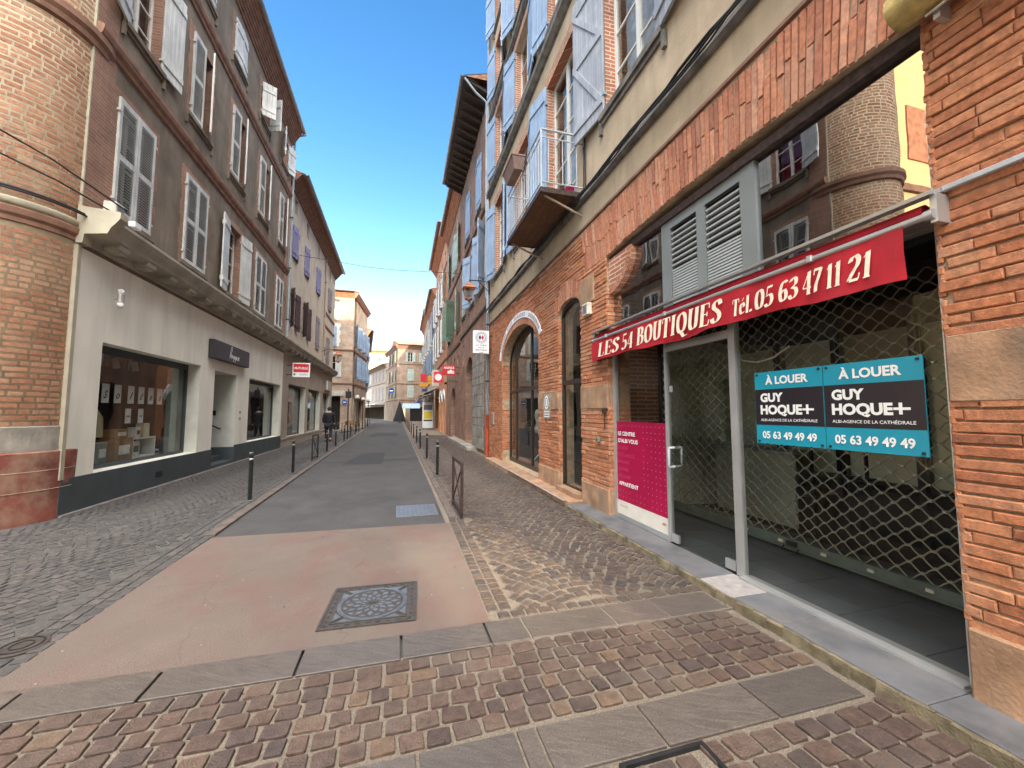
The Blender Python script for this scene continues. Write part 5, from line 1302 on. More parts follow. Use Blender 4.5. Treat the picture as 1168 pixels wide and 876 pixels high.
# drainpipe
t = thing('drainpipe', FA, -.07, 13.36, 0, 'tall grey drainpipe with red foot at the end of the brick shop building', 'drainpipe'); L = Lf(FA, -.07, 13.36, 0)
q = MB(); q.tube([(0,0,1.45),(0,0,17.3)], .052, 12); q.build('pipe', M['pipe_grey'], t)
q = MB(); q.tube([(0,0,0.0),(0,0,1.46)], .058, 12); q.build('foot', M['pipe_red'], t)
q = MB()
for z in (2.6, 4.6, 6.8, 9.2, 11.6, 14): q.tube([(0,0,z),(0,0,z+.05)], .064, 12); q.box(0,.08,-.015,.015,z,z+.04)
q.build('bracket', M['iron'], t)
cable('cable', [FA.world(-.10-.01*(i%2), 13.24+.008*math.sin(i), 1.0+i*.5) for i in range(9)]+[FA.world(-.16,13.15,5.05)], .012, 'black cable running down beside the grey drainpipe')

# lantern maker
def lantern(f, s, z, wall_d, out, label, arm='iron', sc=1.0, hanging=True):
    """wall arm with a four-sided copper lantern standing under/at its end; z = arm height"""
    t = thing('street_lantern', f, wall_d, s, z, label, 'street lantern'); q = MB()
    q.tube([(0,0,0),(-out*.5,0,.02),(-out,0,0)], .018, 8); q.tube([(0,0,-.35),(-out*.25,0,-.22),(-out*.55,0,-.0)], .012, 6); q.tube([(-.01,0,.15),(-.01,0,-.45)], .022, 8)
    for k in range(9):
        a = k/8*2*math.pi*1.1; pass
    q.build('arm', M['iron'], t)
    cx = -out; zt = -.05
    q = MB(); w0, w1 = .20*sc, .125*sc; h = .36*sc
    q.tube([(cx,0,0),(cx,0,-.08)], .014, 6)
    # roof: two-stage pyramid
    def pyr(z0, r0, z1, r1):
        v = [(cx+sx*r0, sy*r0, z0) for sx, sy in ((-1,-1),(1,-1),(1,1),(-1,1))]+[(cx+sx*r1, sy*r1, z1) for sx, sy in ((-1,-1),(1,-1),(1,1),(-1,1))]
        q.add(v, [(0,1,5,4),(1,2,6,5),(2,3,7,6),(3,0,4,7),(0,1,2,3),(4,5,6,7)])
    pyr(-.30*sc, w0*1.12, -.19*sc, w0*.55); pyr(-.19*sc, w0*.6, -.15*sc, w0*.6); pyr(-.15*sc, w0*.5, -.09*sc, w0*.2); 
    q.build('lantern_roof', M['copper'], t)
    q = MB(); zb = -.30*sc-h
    for sx in (-1, 1):
        for sy in (-1, 1): q.tube([(cx+sx*w0*.92, sy*w0*.92, -.30*sc), (cx+sx*w1, sy*w1, zb)], .011*sc, 6)
    for a, b in (((-1,-1),(1,-1)),((1,-1),(1,1)),((1,1),(-1,1)),((-1,1),(-1,-1))): q.tube([(cx+a[0]*w1,a[1]*w1,zb),(cx+b[0]*w1,b[1]*w1,zb)], .012*sc, 6); q.tube([(cx+a[0]*w0*.92,a[1]*w0*.92,-.305*sc),(cx+b[0]*w0*.92,b[1]*w0*.92,-.305*sc)], .012*sc, 6)
    q.lathe([(w1*1.1,zb-.02),(w1*.6,zb-.06),(.03,zb-.09),(.03,zb-.13),(.001,zb-.15)], (cx,0,0), 10)
    q.build('lantern_frame', M['copper'], t)
    g_ = MB(); v = [(cx+sx*w0*.9, sy*w0*.9, -.305*sc) for sx, sy in ((-1,-1),(1,-1),(1,1),(-1,1))]+[(cx+sx*w1*.96, sy*w1*.96, zb+.005) for sx, sy in ((-1,-1),(1,-1),(1,1),(-1,1))]
    g_.add(v, [(0,1,5,4),(1,2,6,5),(2,3,7,6),(3,0,4,7)]); g_.build('lantern_glass', M['lamp_glass'], t)
    g_ = MB(); g_.lathe([(.03,-.34*sc),(.045,-.40*sc),(.045,-.52*sc),(.02,-.56*sc)], (cx,0,0), 10); g_.build('bulb', M['curtain'], t)
    return t
lantern(FA, 13.30, 6.15, -.03, .72, 'copper street lantern on a black wall arm beside the grey drainpipe')
# projecting signs
t = thing('projecting_sign', FA, -.5, 12.9, 3.5, 'white projecting shop sign with round tricolour emblem above the arched door', 'sign'); L = Lf(FA, -.5, 12.9, 3.5)
q = MB(); L.cbox(q, -.66, -.12, 12.86, 12.98, 3.52, 4.30, .012); q.build('panel', M['sign_white'], t)
q = MB(); L.box(q, -.12, 0, 12.9, 12.94, 4.1, 4.14); L.box(q, -.12, 0, 12.9, 12.94, 3.66, 3.70); q.build('bracket', M['iron'], t)
def disc(mb, c, r0, r1, y, n=28, a0=0, a1=2*math.pi, sx=1):
    vs = []
    for k in range(n+1):
        a = a0+(a1-a0)*k/n; vs += [(c[0]+r0*math.cos(a)*sx, y, c[1]+r0*math.sin(a)), (c[0]+r1*math.cos(a)*sx, y, c[1]+r1*math.sin(a))]
    mb.add(vs, [(2*k,2*k+1,2*k+3,2*k+2) for k in range(n)])
cc = (-.39+.5, 4.06-3.5); yf = -.0445
q = MB(); disc(q, cc, .195, .205, yf); disc(q, cc, .12, .128, yf)
for k in range(22):
    a = 2*math.pi*k/22; disc(q, cc, .14, .175, yf, 2, a, a+.16)
fit_text('LA TABLE', .05, .36, M['charcoal'], t, (cc[0], yf, .30), (1,0,0), (0,0,1), offset=.004); fit_text('DE LA', .05, .2, M['charcoal'], t, (cc[0], yf, .215), (1,0,0), (0,0,1), offset=.004)
fit_text('BOUTIQUE', .05, .38, M['charcoal'], t, (cc[0], yf, .135), (1,0,0), (0,0,1), offset=.004); fit_text('ALBI', .035, .14, M['charcoal'], t, (cc[0], yf, .06), (1,0,0), (0,0,1), offset=.003)
q.build('emblem_ring', M['charcoal'], t)
q = MB(); disc(q, cc, .0, .09, yf-.001, 16, math.pi*.62, math.pi*1.38, 1.0); q.build('emblem_blue', M['flag_blue'], t)
q = MB(); disc(q, cc, .0, .09, yf-.001, 16, -math.pi*.38, math.pi*.38, 1.0); q.build('emblem_red', M['flag_red'], t)

t = thing('shop_counter', FA, 2.2, 4.6, .07, 'pale empty counter inside the closed shop', 'counter'); L = Lf(FA, 2.2, 4.6, .07)
q = MB(); L.cbox(q, 1.95, 2.0, 3.9, 5.2, .07, 1.0, .01); q.build('front_panel', M['room_cream'], t); q = MB(); L.cbox(q, 1.9, 2.4, 3.85, 5.25, 1.0, 1.04, .01); q.build('top', M['curtain'], t)
t = thing('shelf_rack', FA, 2.0, 3.4, .07, 'thin black shelf rack standing inside the closed shop', 'shelf rack'); L = Lf(FA, 2.0, 3.4, .07)
for s in (3.1, 3.7): q = MB(); L.box(q, 1.98, 2.01, s-.012, s+.012, .07, 2.1); q.build('upright', M['iron'], t)
for z in (.8, 1.25, 1.7): q = MB(); L.box(q, 1.9, 2.15, 3.1, 3.7, z, z+.02); q.build('shelf', M['iron'], t)
cable('loose_wire', [FA.world(.9, 3.4+a, 2.1+b) for a, b in ((-.38,.12),(-.2,.03),(0,0),(.2,.05),(.36,.16))], .01, 'pale wire drooping behind the top of the glass door', 'wire', 'cream_letter')
SKY_FILL = 26.0
# ================================================================ BUILDING B and its neighbours on the right
FB = Fr(2.86+.0157*13.42, 13.42, 1, ANG); FB.s_off = 0
# s in these frames stays measured along the street (y = s - 13.42)
B = empty('brick_house', FB.loc, FB.rz, 'old brown brick house with dark overhanging eaves and blue shutters', 'building')
o_arch = dict(s0=16.6, s1=18.6, z0=.2, z1=3.2, rise=.85, rd=.45, n=24)
winB1 = [(14.9,16.1,9.9,12.0),(17.7,19.0,9.9,12.0)]; winB2 = [(14.2,15.2,6.35,8.7),(16.4,17.5,6.35,8.7),(18.9,19.9,6.35,8.6)]
opsB = [o_arch]+[op(*w) for w in winB1+winB2]+[op(19.3,19.8,3.9,4.9)]
q = wall_sheet(FB, 13.42, 20.6, 0, 13.5, opsB, .3); shell(FB, q, 13.42, 20.6, 0, 13.5, 10); put(q, 'wall', M['brick_brown'], FB, B)
q = MB(); z = .15
while z < 3.5:
    h_ = ru(.3,.5); FB.cbox(q, -.06, .0, 14.2+ru(0,.05), 16.55-ru(0,.06), z, z+h_-.012, .012); FB.cbox(q, -.03, .4, 16.52, 16.61, z, z+h_-.012, .01); z += h_
put(q, 'stone_pier', M['stone_grey'], FB, B)
bronze_front(FB, B, o_arch, .4, [17.6], [2.6], 'arched_door', 'glass_win'); q = MB(); FB.box(q, .5, .55, 16.3, 18.9, .1, 4.3); put(q, 'door_backing', M['dark'], FB, B)
for i, (a, b, c, d) in enumerate(winB1): window(FB, B, a, b, c, d, (6, 4), 'sh_blue', 'plank', bars=2, sill='ledge')
window(FB, B, *winB2[0], (140, 155), 'sh_blue', 'plank', bars=3, sill='ledge'); window(FB, B, *winB2[1], (4, 150), 'sh_blue', 'plank', bars=3, sill='ledge'); window(FB, B, *winB2[2], (5, 8), 'sh_palegreen', 'plank', bars=3, sill='ledge')
window(FB, B, 19.3, 19.8, 3.9, 4.9, bars=2)
band(FB, B, 13.5, 20.6, [(0,5.35),(.06,5.37),(.08,5.45),(0,5.47)], 'ledge', 'ledge'); band(FB, B, 13.5, 20.6, [(0,9.2),(.07,9.23),(.09,9.33),(0,9.36)], 'brick_band', 'ledge')
for k in range(15):
    q = MB(); s = 13.5+k*.5; q.add([FB.P(d, ss, z) for ss in (s, s+.1) for d, z in ((-.85,13.72),(.0,13.36),(0,13.5),(-.85,13.86))], [(0,1,2,3),(7,6,5,4),(0,1,5,4),(3,2,6,7),(0,3,7,4)]); put(q, 'rafter', M['wood_dark'], FB, B)
q = MB(); q.add([FB.P(-.95,13.45,13.80), FB.P(-.95,20.6,13.80), FB.P(0,20.6,13.5), FB.P(0,13.45,13.5)], [(0,1,2,3)]); put(q, 'soffit_boards', M['wood_dark'], FB, B)
roof(FB, B, 13.45, 20.6, 13.86, .95, 10, -.0+.30); gutter(FB, B, 13.45, 20.6, 13.88, .92)
q = MB(); q.tube([FB.P(-.93,13.5,13.8), FB.P(-.5,13.5,13.3), FB.P(-.12,13.46,13.0), FB.P(-.10,13.46,5.6)], .04, 8); put(q, 'gutter_pipe', M['pipe_grey'], FB, B)
q = MB(); FB.cbox(q, -.42, .3, 15.6, 22.3, 0, .17, .02); put(q, 'door_step', M['stone_grey'], FB, B)
# B2 : same brown brick, orange cornice
def facade(name, f, s0, s1, h, mat, label, wins, cornice='brick_band_orange', over=.45, depth=9, ground=None, extra=None, bands=(), bm_='brick_band', cat='building', rname='roof', ch=.7, roofm=True):
    """wins: list of dict(s0,s1,z0,z1,shut,mat,style,rise...)"""
    root = empty(name, f.loc, f.rz, label, cat)
    ops = [op(w['s0'], w['s1'], w['z0'], w['z1'], w.get('rise', 0)) for w in wins] + (extra or [])
    zg = ground[1] if ground else 0
    q = wall_sheet(f, s0, s1, zg, h, [o for o in ops if o['z0'] >= zg-.01], .3); shell(f, q, s0, s1, 0, h, depth); put(q, 'wall', M[mat], f, root)
    if ground:
        q = wall_sheet(f, s0, s1, 0, zg, [o for o in ops if o['z0'] < zg-.01], .3); put(q, 'shop_wall', M[ground[0]], f, root)
    for w in wins:
        window(f, root, w['s0'], w['s1'], w['z0'], w['z1'], w.get('shut'), w.get('mat'), w.get('style', 'plank'), bars=w.get('bars', 3), rise=w.get('rise', 0),
               sill=w.get('sill'), surround=w.get('sur'), wid=w.get('wid'), back=w.get('back', 'dark'), frame=w.get('frame', 'frame_white'), split=w.get('split', True))
    for z in bands: band(f, root, s0, s1, [(0,z),(.05,z+.02),(.08,z+.14),(.0,z+.18)], bm_, 'moulding')
    if cornice:
        pf = [(0,h-ch)]; n = 5
        for k in range(n): o1 = over*((k+1)/n)**1.1*.85; zz_ = h-ch+ch*k/n; pf += [(o1, zz_+.02), (o1, zz_+ch/n-.03)]
        pf += [(over*.9, h), (0, h)]; band(f, root, s0, s1, pf, cornice, 'cornice')
    if roofm: roof(f, root, s0, s1, h+.02, over+.08, depth); gutter(f, root, s0, s1, h+.03, over+.05)
    return root
W_ = lambda a, b, c, d, shut=None, mat=None, **k: dict(s0=a, s1=b, z0=c, z1=d, shut=shut, mat=mat, **k)
FB2 = Fr(2.86+.0157*20.6, 20.6, 1, ANG)
ops = [dict(s0=22.6, s1=24.6, z0=.1, z1=2.3, rise=.7, rd=.5, n=16)]
wb2 = [W_(21.3,22.3,9.9,12,(160,165),'sh_palegreen'), W_(23.6,24.6,9.9,12,(3,4),'sh_palegreen'), W_(25.9,26.9,9.9,12,(160,5),'sh_palegreen'),
       W_(21.3,22.3,6.0,8.2,(150,8),'sh_palegreen'), W_(23.4,24.6,6.0,8.2,(120,110),'sh_green'), W_(25.9,26.9,6.0,8.2,(160,5),'sh_palegreen'),
       W_(21.4,21.9,3.7,4.7), W_(22.9,23.4,3.7,4.7), W_(24.8,25.3,3.7,4.7)]
b2 = facade('brick_house', FB2, 20.6, 27.6, 14.1, 'brick_brown', 'brown brick house with green shutters and stepped orange brick cornice', wb2, extra=ops, bands=(5.2,9.1))
bronze_front(FB2, b2, ops[0], .42, [23.9], [2.2], 'arched_door', 'glass_win'); q = MB(); FB2.box(q, .5, .55, 22.3, 24.9, .1, 3.4); put(q, 'door_backing', M['dark'], FB2, b2)
FC = Fr(2.82+.0157*27.6, 27.6, 1, ANG)
wc = []
for s in (28.6, 31.2, 33.8, 36.2):
    wc += [W_(s,s+1.1,9.6,11.8,(150,160),'sh_white'), W_(s,s+1.1,6.1,8.6,(150,160),'sh_white'), W_(s+.2,s+.9,12.8,13.6,bars=2,split=False)]
eC = [dict(s0=28.4, s1=29.8, z0=.05, z1=2.3, rise=.6, rd=.4, n=12), dict(s0=30.6, s1=32.0, z0=.05, z1=2.3, rise=.6, rd=.4, n=12), dict(s0=33.2, s1=36.8, z0=.05, z1=2.8, rd=.4)]
c_ = facade('brick_house', FC, 27.6, 37.8, 15.2, 'brick_c', 'tall orange brick house with white shutters and red cornice', wc, extra=eC, bands=(5.2,9.0,12.2), ground=('stucco_orange', 4.6), over=.55)
for o in eC[:2]: bronze_front(FC, c_, o, .3, [], [2.3], 'arched_door', 'glass_win')
q = MB(); FC.box(q, .45, .5, 28, 37, .05, 3.4); put(q, 'shop_interior', M['dark'], FC, c_)
for o in eC[:2]:
    q = MB(); arch_ring(FC, q, o, .35, th=.06, split=False, bw=.1); put(q, 'painted_arch', M['sign_white'], FC, c_)
FD = Fr(2.80+.0157*37.8, 37.8, 1, ANG)
wd = []
for s in (38.8, 41.4, 44.0, 46.6): wd += [W_(s,s+1.1,8.6,10.6,(150,160),'sh_blue' if s < 40 else 'sh_white'), W_(s,s+1.1,5.4,7.6,(140,160),'sh_blue'), W_(s,s+1.1,11.4,12.6,(5,5),'sh_mauve')]
eD = [dict(s0=38.6, s1=42.6, z0=.05, z1=3.0, rd=.4), dict(s0=43.4, s1=47.6, z0=.05, z1=3.0, rd=.4)]
d_ = facade('rendered_house', FD, 37.8, 48.4, 13.4, 'stucco_cream', 'pale rendered house far down the right side with blue shutters over shops', wd, extra=eD, bands=(4.6,))
q = MB(); FD.box(q, .4, .45, 38, 48, .05, 3.1); put(q, 'shop_interior', M['dark'], FD, d_)
FE = Fr(2.78+.0157*48.4, 48.4, 1, ANG)
we = []
for s in (49.6, 52.6, 55.6, 58.6): we += [W_(s,s+1.2,8.8,11.0,(150,160),'sh_white'), W_(s,s+1.2,5.4,7.6,(140,160),'sh_greyblue')]
eE = [dict(s0=49.2, s1=54.0, z0=.05, z1=3.0, rd=.4), dict(s0=55.0, s1=60.6, z0=.05, z1=3.0, rd=.4)]
e_ = facade('rendered_house', FE, 48.4, 62, 14.2, 'brick_far', 'last pale brick house at the far right end of the street', we, extra=eE, bands=(4.6, 8.2))
q = MB(); FE.box(q, .4, .45, 48.8, 61, .05, 3.1); put(q, 'shop_interior', M['dark'], FE, e_)

# signs and shop things along the far right pavement
def proj_sign(f, s, z0, z1, d0, d1, name, label, mat, th=.06):
    t = thing(name, f, (d0+d1)/2, s, z0, label, 'sign'); L = Lf(f, (d0+d1)/2, s, z0)
    q = MB(); L.cbox(q, d0, d1, s-th/2, s+th/2, z0, z1, .012); q.build('panel', M[mat], t)
    q = MB(); L.box(q, d1, 0, s-.015, s+.015, z1-.12, z1-.09); L.box(q, d1, 0, s-.015, s+.015, z0+.09, z0+.12); q.build('bracket', M['iron'], t)
    return t, L
t, L = proj_sign(FB2, 21.0, 3.52, 4.07, -.92, -.2, 'projecting_sign', 'red projecting sign with white lettering on the brown brick house', 'sign_red')
fit_text('AGENCE', .11, .56, M['white_letter'], t, L.P(-.56, 20.965, 3.92), (1,0,0), (0,0,1), offset=.01); fit_text('sfic', .2, .36, M['white_letter'], t, L.P(-.46, 20.965, 3.72), (1,0,0), (0,0,1), offset=.015)
t = thing('wall_lamp', FB2, -.3, 22.0, 3.2, 'dark curved wall lamp under the red projecting sign', 'lamp'); q = MB(); q.tube([(0.3,0,0.05),(-.1,0,.12),(-.3,0,.0)], .015, 6); q.build('arm', M['iron'], t); q = MB(); q.lathe([(.1,-.1),(.06,.0),(.02,.02)], (-.32,0,0), 12); q.build('shade', M['iron'], t)
t, L = proj_sign(FC, 29.0, 3.7, 4.5, -.75, -.1, 'round_sign', 'round red and white sign on the orange brick house', 'flag_red', .08)
q = MB(); c = L.P(-.42, 28.95, 4.1); disc(q, (c[0], c[2]), 0, .25, c[1]-.005); q.build('disc', M['sign_white'], t)
t, L = proj_sign(FC, 33.5, 4.05, 4.75, -1.5, -1.0, 'lit_sign', 'lit red and yellow shop sign hanging over the far right pavement', 'neon_red')
q = MB(); L.cbox(q, -1.6, -.9, 33.4, 33.6, 3.65, 4.0, .02); q.build('yellow_box', M['neon_yellow'], t)
q = MB(); L.cbox(q, -1.35, -.95, 33.45, 33.55, 3.25, 3.5, .02); q.build('blue_box', M['flag_blue'], t)
t, L = proj_sign(FC, 31.5, 3.6, 4.9, -.7, -.15, 'hanging_banner', 'pale banner hanging between the lit sign and the orange wall', 'curtain', .02)
t, L = proj_sign(FC, 35.5, 4.0, 4.8, -.8, -.15, 'lit_sign', 'small lit yellow sign behind the pale banner', 'neon_yellow')
t = thing('drinks_fridge', FC, -.6, 36.4, 0, 'tall white and blue drinks fridge with a yellow picture on the far right pavement', 'fridge'); L = Lf(FC, -.6, 36.4, 0)
q = MB(); L.cbox(q, -1.15, -.25, 36.1, 36.8, .12, 2.45, .03); q.build('cabinet', M['sign_white'], t)
q = MB(); L.box(q, -1.05, -.35, 36.09, 36.098, .95, 1.6); q.build('yellow_picture', M['sign_yellow'], t)
q = MB(); L.box(q, -1.08, -.32, 36.08, 36.097, 1.75, 2.2); q.build('grey_picture', M['sh_mauve'], t)
q = MB(); L.box(q, -1.08, -.32, 36.08, 36.097, .75, .88); q.build('dark_strip', M['charcoal'], t)
for d in (-1.08, -.32): q = MB(); L.box(q, d-.04, d+.04, 36.2, 36.7, 0, .12); q.build('foot', M['iron'], t)
def flat_awning(f, s0, s1, z, out, drop, mat, label, name='awning'):
    t = thing(name, f, 0, (s0+s1)/2, z-drop, label, 'awning'); L = Lf(f, 0, (s0+s1)/2, z-drop)
    q = MB(); q.add([L.P(-.02,s0,z), L.P(-.02,s1,z), L.P(-out,s1,z-drop), L.P(-out,s0,z-drop), L.P(-.02,s0,z-.03), L.P(-.02,s1,z-.03), L.P(-out,s1,z-drop-.03), L.P(-out,s0,z-drop-.03)], [(0,1,2,3),(7,6,5,4),(0,3,7,4),(1,2,6,5)]); q.build('cloth', M[mat], t)
    q = MB(); L.box(q, -out-.01, -out+.0, s0, s1, z-drop-.25, z-drop+.0); q.build('valance', M[mat], t)
    for s in (s0+.3, s1-.3): q = MB(); q.tube([L.P(-.02,s,z-drop-.3), L.P(-out+.05,s,z-drop-.06)], .015, 6); q.build('arm', M['iron'], t)
    return t
flat_awning(FC, 33.0, 37.0, 3.6, 1.2, .5, 'charcoal', 'dark shop awning over the drinks fridge')
flat_awning(FD, 38.5, 42.8, 3.6, 1.4, .5, 'iron', 'black shop awning beyond the drinks fridge')
flat_awning(FD, 43.3, 47.8, 3.5, 1.3, .5, 'charcoal', 'further dark awning on the pale rendered house')
flat_awning(FE, 49.2, 54, 3.5, 1.3, .5, 'curtain', 'pale shop awning near the end of the street')
lantern(FD, 40.5, 5.0, -.02, .8, 'small far lantern over the black awning')

# ================================================================ LEFT SIDE
FL = Fr(-4.75, 7.5, -1)
L1 = empty('rendered_building', FL.loc, FL.rz, 'large grey brown rendered building with white louvred shutters above a pale shop', 'building')
E1_ = 18.95
r1 = [(8.1,9.15),(10.38,11.43),(12.79,13.70),(15.02,16.1),(17.4,18.3)]
z1a, z1b = 4.98, 7.0
opsL = []
for a, b in r1: opsL.append(op(a, b, z1a, z1b))
r2 = [(8.2,9.17),(10.35,11.35),(12.65,13.65),(15.0,16.0),(17.4,18.3)]
for a, b in r2: opsL.append(op(a, b, 8.45, 10.45))
r3 = [(8.2,9.1),(10.3,11.2),(12.5,13.4),(14.85,15.75),(17.4,18.3)]
for a, b in r3: opsL.append(op(a, b, 11.9, 13.05))
q = wall_sheet(FL, 7.5, E1_, 4.1, 14.1, opsL, .3); shell(FL, q, 7.5, E1_, 0, 14.1, 5.2); put(q, 'wall', M['stucco_brown'], FL, L1)
g1 = dict(s0=8.17, s1=11.62, z0=.56, z1=2.72, rd=.26); gd = dict(s0=12.42, s1=13.95, z0=.12, z1=2.68, rd=.95); g2 = dict(s0=15.02, s1=18.66, z0=.56, z1=2.69, rd=.26)
q = wall_sheet(FL, 7.5, E1_, .5, 4.1, [g1, gd, g2], .3)
put(q, 'shop_wall', M['stucco_shop'], FL, L1)
q = MB(); FL.box(q, -.02, .3, 7.49, 12.42, 0, .5); FL.box(q, -.02, .3, 13.95, E1_, 0, .5); FL.box(q, -.018, .3, 7.52, 12.42, .5, .555) ; FL.box(q, -.018, .3, 13.95, 18.9, .5, .555)
FL.box(q, -.015, .96, 13.944, 14.0, .02, .5); FL.box(q, -.015, .96, 12.37, 12.426, .02, .5)
FL.box(q, -.02, .95, 12.42, 13.95, 0, .12); FL.box(q, .3, .95, 12.42, 13.95, .12, .26); put(q, 'plinth', M['plinth'], FL, L1)
q = MB(); FL.box(q, -.05, -.02, 7.5, E1_, 0, .03); put(q, 'plinth_joint', M['sill_pale'], FL, L1)
q = MB(); FL.box(q, -.024, -.02, 9.9, 10.15, .2, .32); put(q, 'vent_grille', M['black_paint'], FL, L1)
# reveals in pale paint
for o, dd in ((g1, .3), (g2, .3), (gd, .94)): q = MB(); FL.box(q, .0, dd, o['s1']-.006, o['s1']-.001, max(.5, o['z0']), o['z1']-.005); put(q, 'reveal', M['white_corner'], FL, L1)
# modillioned shop cornice
def shop_cornice(f, root, s0, s1, mat='shop_cornice'):
    band(f, root, s0, s1, [(0,4.17),(.05,4.18),(.05,4.30),(.30,4.34),(.31,4.41),(.37,4.48),(.41,4.56),(.41,4.61),(.0,4.67)], mat, 'cornice')
    s = s0+.3
    while s < s1-.2: q = MB(); f.cbox(q, -.28, -.02, s, s+.26, 4.24, 4.338, .008); f.box(q, -.25, -.02, s+.03, s+.23, 4.205, 4.24); put(q, 'modillion', M[mat], f, root); s += .78
shop_cornice(FL, L1, 7.62, E1_)
band(FL, L1, 7.44, 7.62, [(0,4.13),(.08,4.14),(.10,4.28),(.38,4.32),(.42,4.42),(.48,4.50),(.53,4.58),(.53,4.68),(.0,4.72)], 'cornice_cream', 'cornice_end')
band(FL, L1, 7.5, E1_, [(0,7.52),(.04,7.54),(.05,7.60),(.09,7.66),(.11,7.74),(.11,7.80),(0,7.84)], 'brick_band', 'string_course')
band(FL, L1, 7.5, E1_, [(0,10.98),(.04,11.0),(.05,11.06),(.09,11.12),(.11,11.2),(.11,11.26),(0,11.3)], 'brick_band', 'string_course')
pf = [(0,13.5)]; 
for k in range(7): o1 = .05*(k+1); pf += [(o1, 13.5+k*.09+.01), (o1, 13.5+k*.09+.075)]
pf += [(.38,14.15),(0,14.16)]; band(FL, L1, 7.5, E1_, pf, 'brick_band', 'cornice')
roof(FL, L1, 7.5, E1_, 14.18, .42, 5.2, .25); gutter(FL, L1, 7.5, E1_+.1, 14.22, .36)
for sa_, sb_ in ((7.52, 8.0), (18.5, E1_)):
    for za_, zb_ in ((4.72, 7.5), (7.86, 10.96), (11.32, 13.3)): q = MB(); FL.box(q, -.012, .0, sa_, sb_, za_, zb_); put(q, 'corner_pilaster', M['brick_quoin'], FL, L1)
q = MB(); FL.box(q, -.03, .1, 7.46, 7.53, .55, 4.12); z = 4.7
while z < 13.2: l_ = ru(.12,.4); FL.box(q, -.012, .03, 7.485, 7.505+ru(0,.012), z, z+l_); z += l_+.004
put(q, 'corner_strip', M['cornice_cream'], FL, L1)
S_ = ('brick_quoin', .17)
shs1 = [((0,0),None),((0,0),None),((172,172),.62),((0,0),None),((0,0),None)]
for (a, b), (th, wd_) in zip(r1, shs1):
    op_ = th[0] > 90
    window(FL, L1, a, b, z1a, z1b, th, 'sh_white', 'plank' if op_ else 'louvre', surround=S_, sill='stucco_brown', wid=wd_, bars=4, back='dark')
w2 = [((168,172),'plank',.6,'curtain_red'),((62,30),'louvre',None,'dark'),((66,50),'louvre',None,'dark'),((72,60),'louvre',None,'dark'),((74,65),'louvre',None,'dark')]
for (a, b), (th, stl, wd_, bk_) in zip(r2, w2):
    window(FL, L1, a, b, 8.45, 10.45, (min(th[0],180), th[1]) if stl == 'plank' else (3, 22), 'sh_white', stl, surround=S_, sill='stucco_brown', wid=wd_, bars=4, back=bk_)
w3_ = [(0,0),(4,4),(5,5),(60,70),(150,155)]
for (a, b), th in zip(r3, w3_): window(FL, L1, a, b, 11.9, 13.05, th, 'sh_white', 'plank', surround=S_, sill='stucco_brown', bars=2)
FS = FrA((-6.3, 7.47), (-9.95, 7.47)); q = wall_sheet(FS, 0, 3.65, 0, 13.3, [op(1.3,2.2,5.4,7.2), op(1.3,2.2,8.7,10.4)], .0); 
put(q, 'side_wall', M['stucco_yellow'], FS, L1)
for za, zb in ((5.4,7.2),(8.7,10.4)): q = MB(); FS.box(q, -.03, .02, 1.32, 2.18, za, zb); put(q, 'side_shutter', M['brick_band_orange'], FS, L1)
band(FS, L1, 0, 3.65, [(0,7.7),(.08,7.72),(.1,7.9),(0,7.95)], 'brick_band', 'string_course')
# shop windows
def shopwin(f, root, o, d=.26, label=None):
    q = MB(); f.box(q, d, d+.06, o['s0'], o['s0']+.07, o['z0'], o['z1']); f.box(q, d, d+.06, o['s1']-.07, o['s1']-.007, o['z0'], o['z1']); f.box(q, d, d+.06, o['s0']+.07, o['s1']-.07, o['z0'], o['z0']+.06); f.box(q, d-.02, d+.06, o['s0']+.07, o['s1']-.07, o['z1']-.12, o['z1']-.002)
    w = put(q, 'shop_window', M['plinth'], f, root); 
    q = MB(); q.quad(f.P(d+.03,o['s0']+.06,o['z0']+.05), f.P(d+.03,o['s1']-.06,o['z0']+.05), f.P(d+.03,o['s1']-.06,o['z1']-.1), f.P(d+.03,o['s0']+.06,o['z1']-.1)); sub(q, 'pane', M['glass_shop'], w)
    q = MB(); f.box(q, 2.6, 2.65, o['s0']-.3, o['s1']+.3, .3, 3.2); f.box(q, .33, 2.65, o['s0']-.35, o['s0']-.3, .3, 3.2); f.box(q, .33, 2.65, o['s1']+.3, o['s1']+.35, .3, 3.2); f.box(q, .33, 2.65, o['s0']-.3, o['s1']+.3, 3.0, 3.05); sub(q, 'interior', M['room_dark'], w)
    q = MB(); f.box(q, .33, 1.3, o['s0']-.3, o['s1']+.3, .45, .58); sub(q, 'display_floor', M['room_dark'], w)
    return w
shopwin(FL, L1, g1); shopwin(FL, L1, g2)
q = MB(); FL.box(q, .94, 1.0, 12.42, 13.9, .26, 2.66); dd_ = put(q, 'shop_door', M['frame_dark'], FL, L1)
q = MB(); FL.box(q, .93, .94, 12.55, 13.75, .45, 2.5); sub(q, 'door_pane', M['glass_dark'], dd_)
q = MB(); q.tube([FL.P(.35,13.9,1.05), FL.P(.35,13.84,1.05), FL.P(.8,13.84,1.28), FL.P(.8,13.9,1.28)], .022, 8); put(q, 'handrail', M['iron'], FL, L1)
q = MB(); FL.box(q, .5, .66, 13.93, 13.943, 1.45, 1.6); put(q, 'notice', M['iron'], FL, L1)
for z in (1.3, 1.5): q = MB(); FL.box(q, -.01, -.0, 14.25, 14.4, z, z+.09); put(q, 'notice', M['sh_greyblue'], FL, L1)
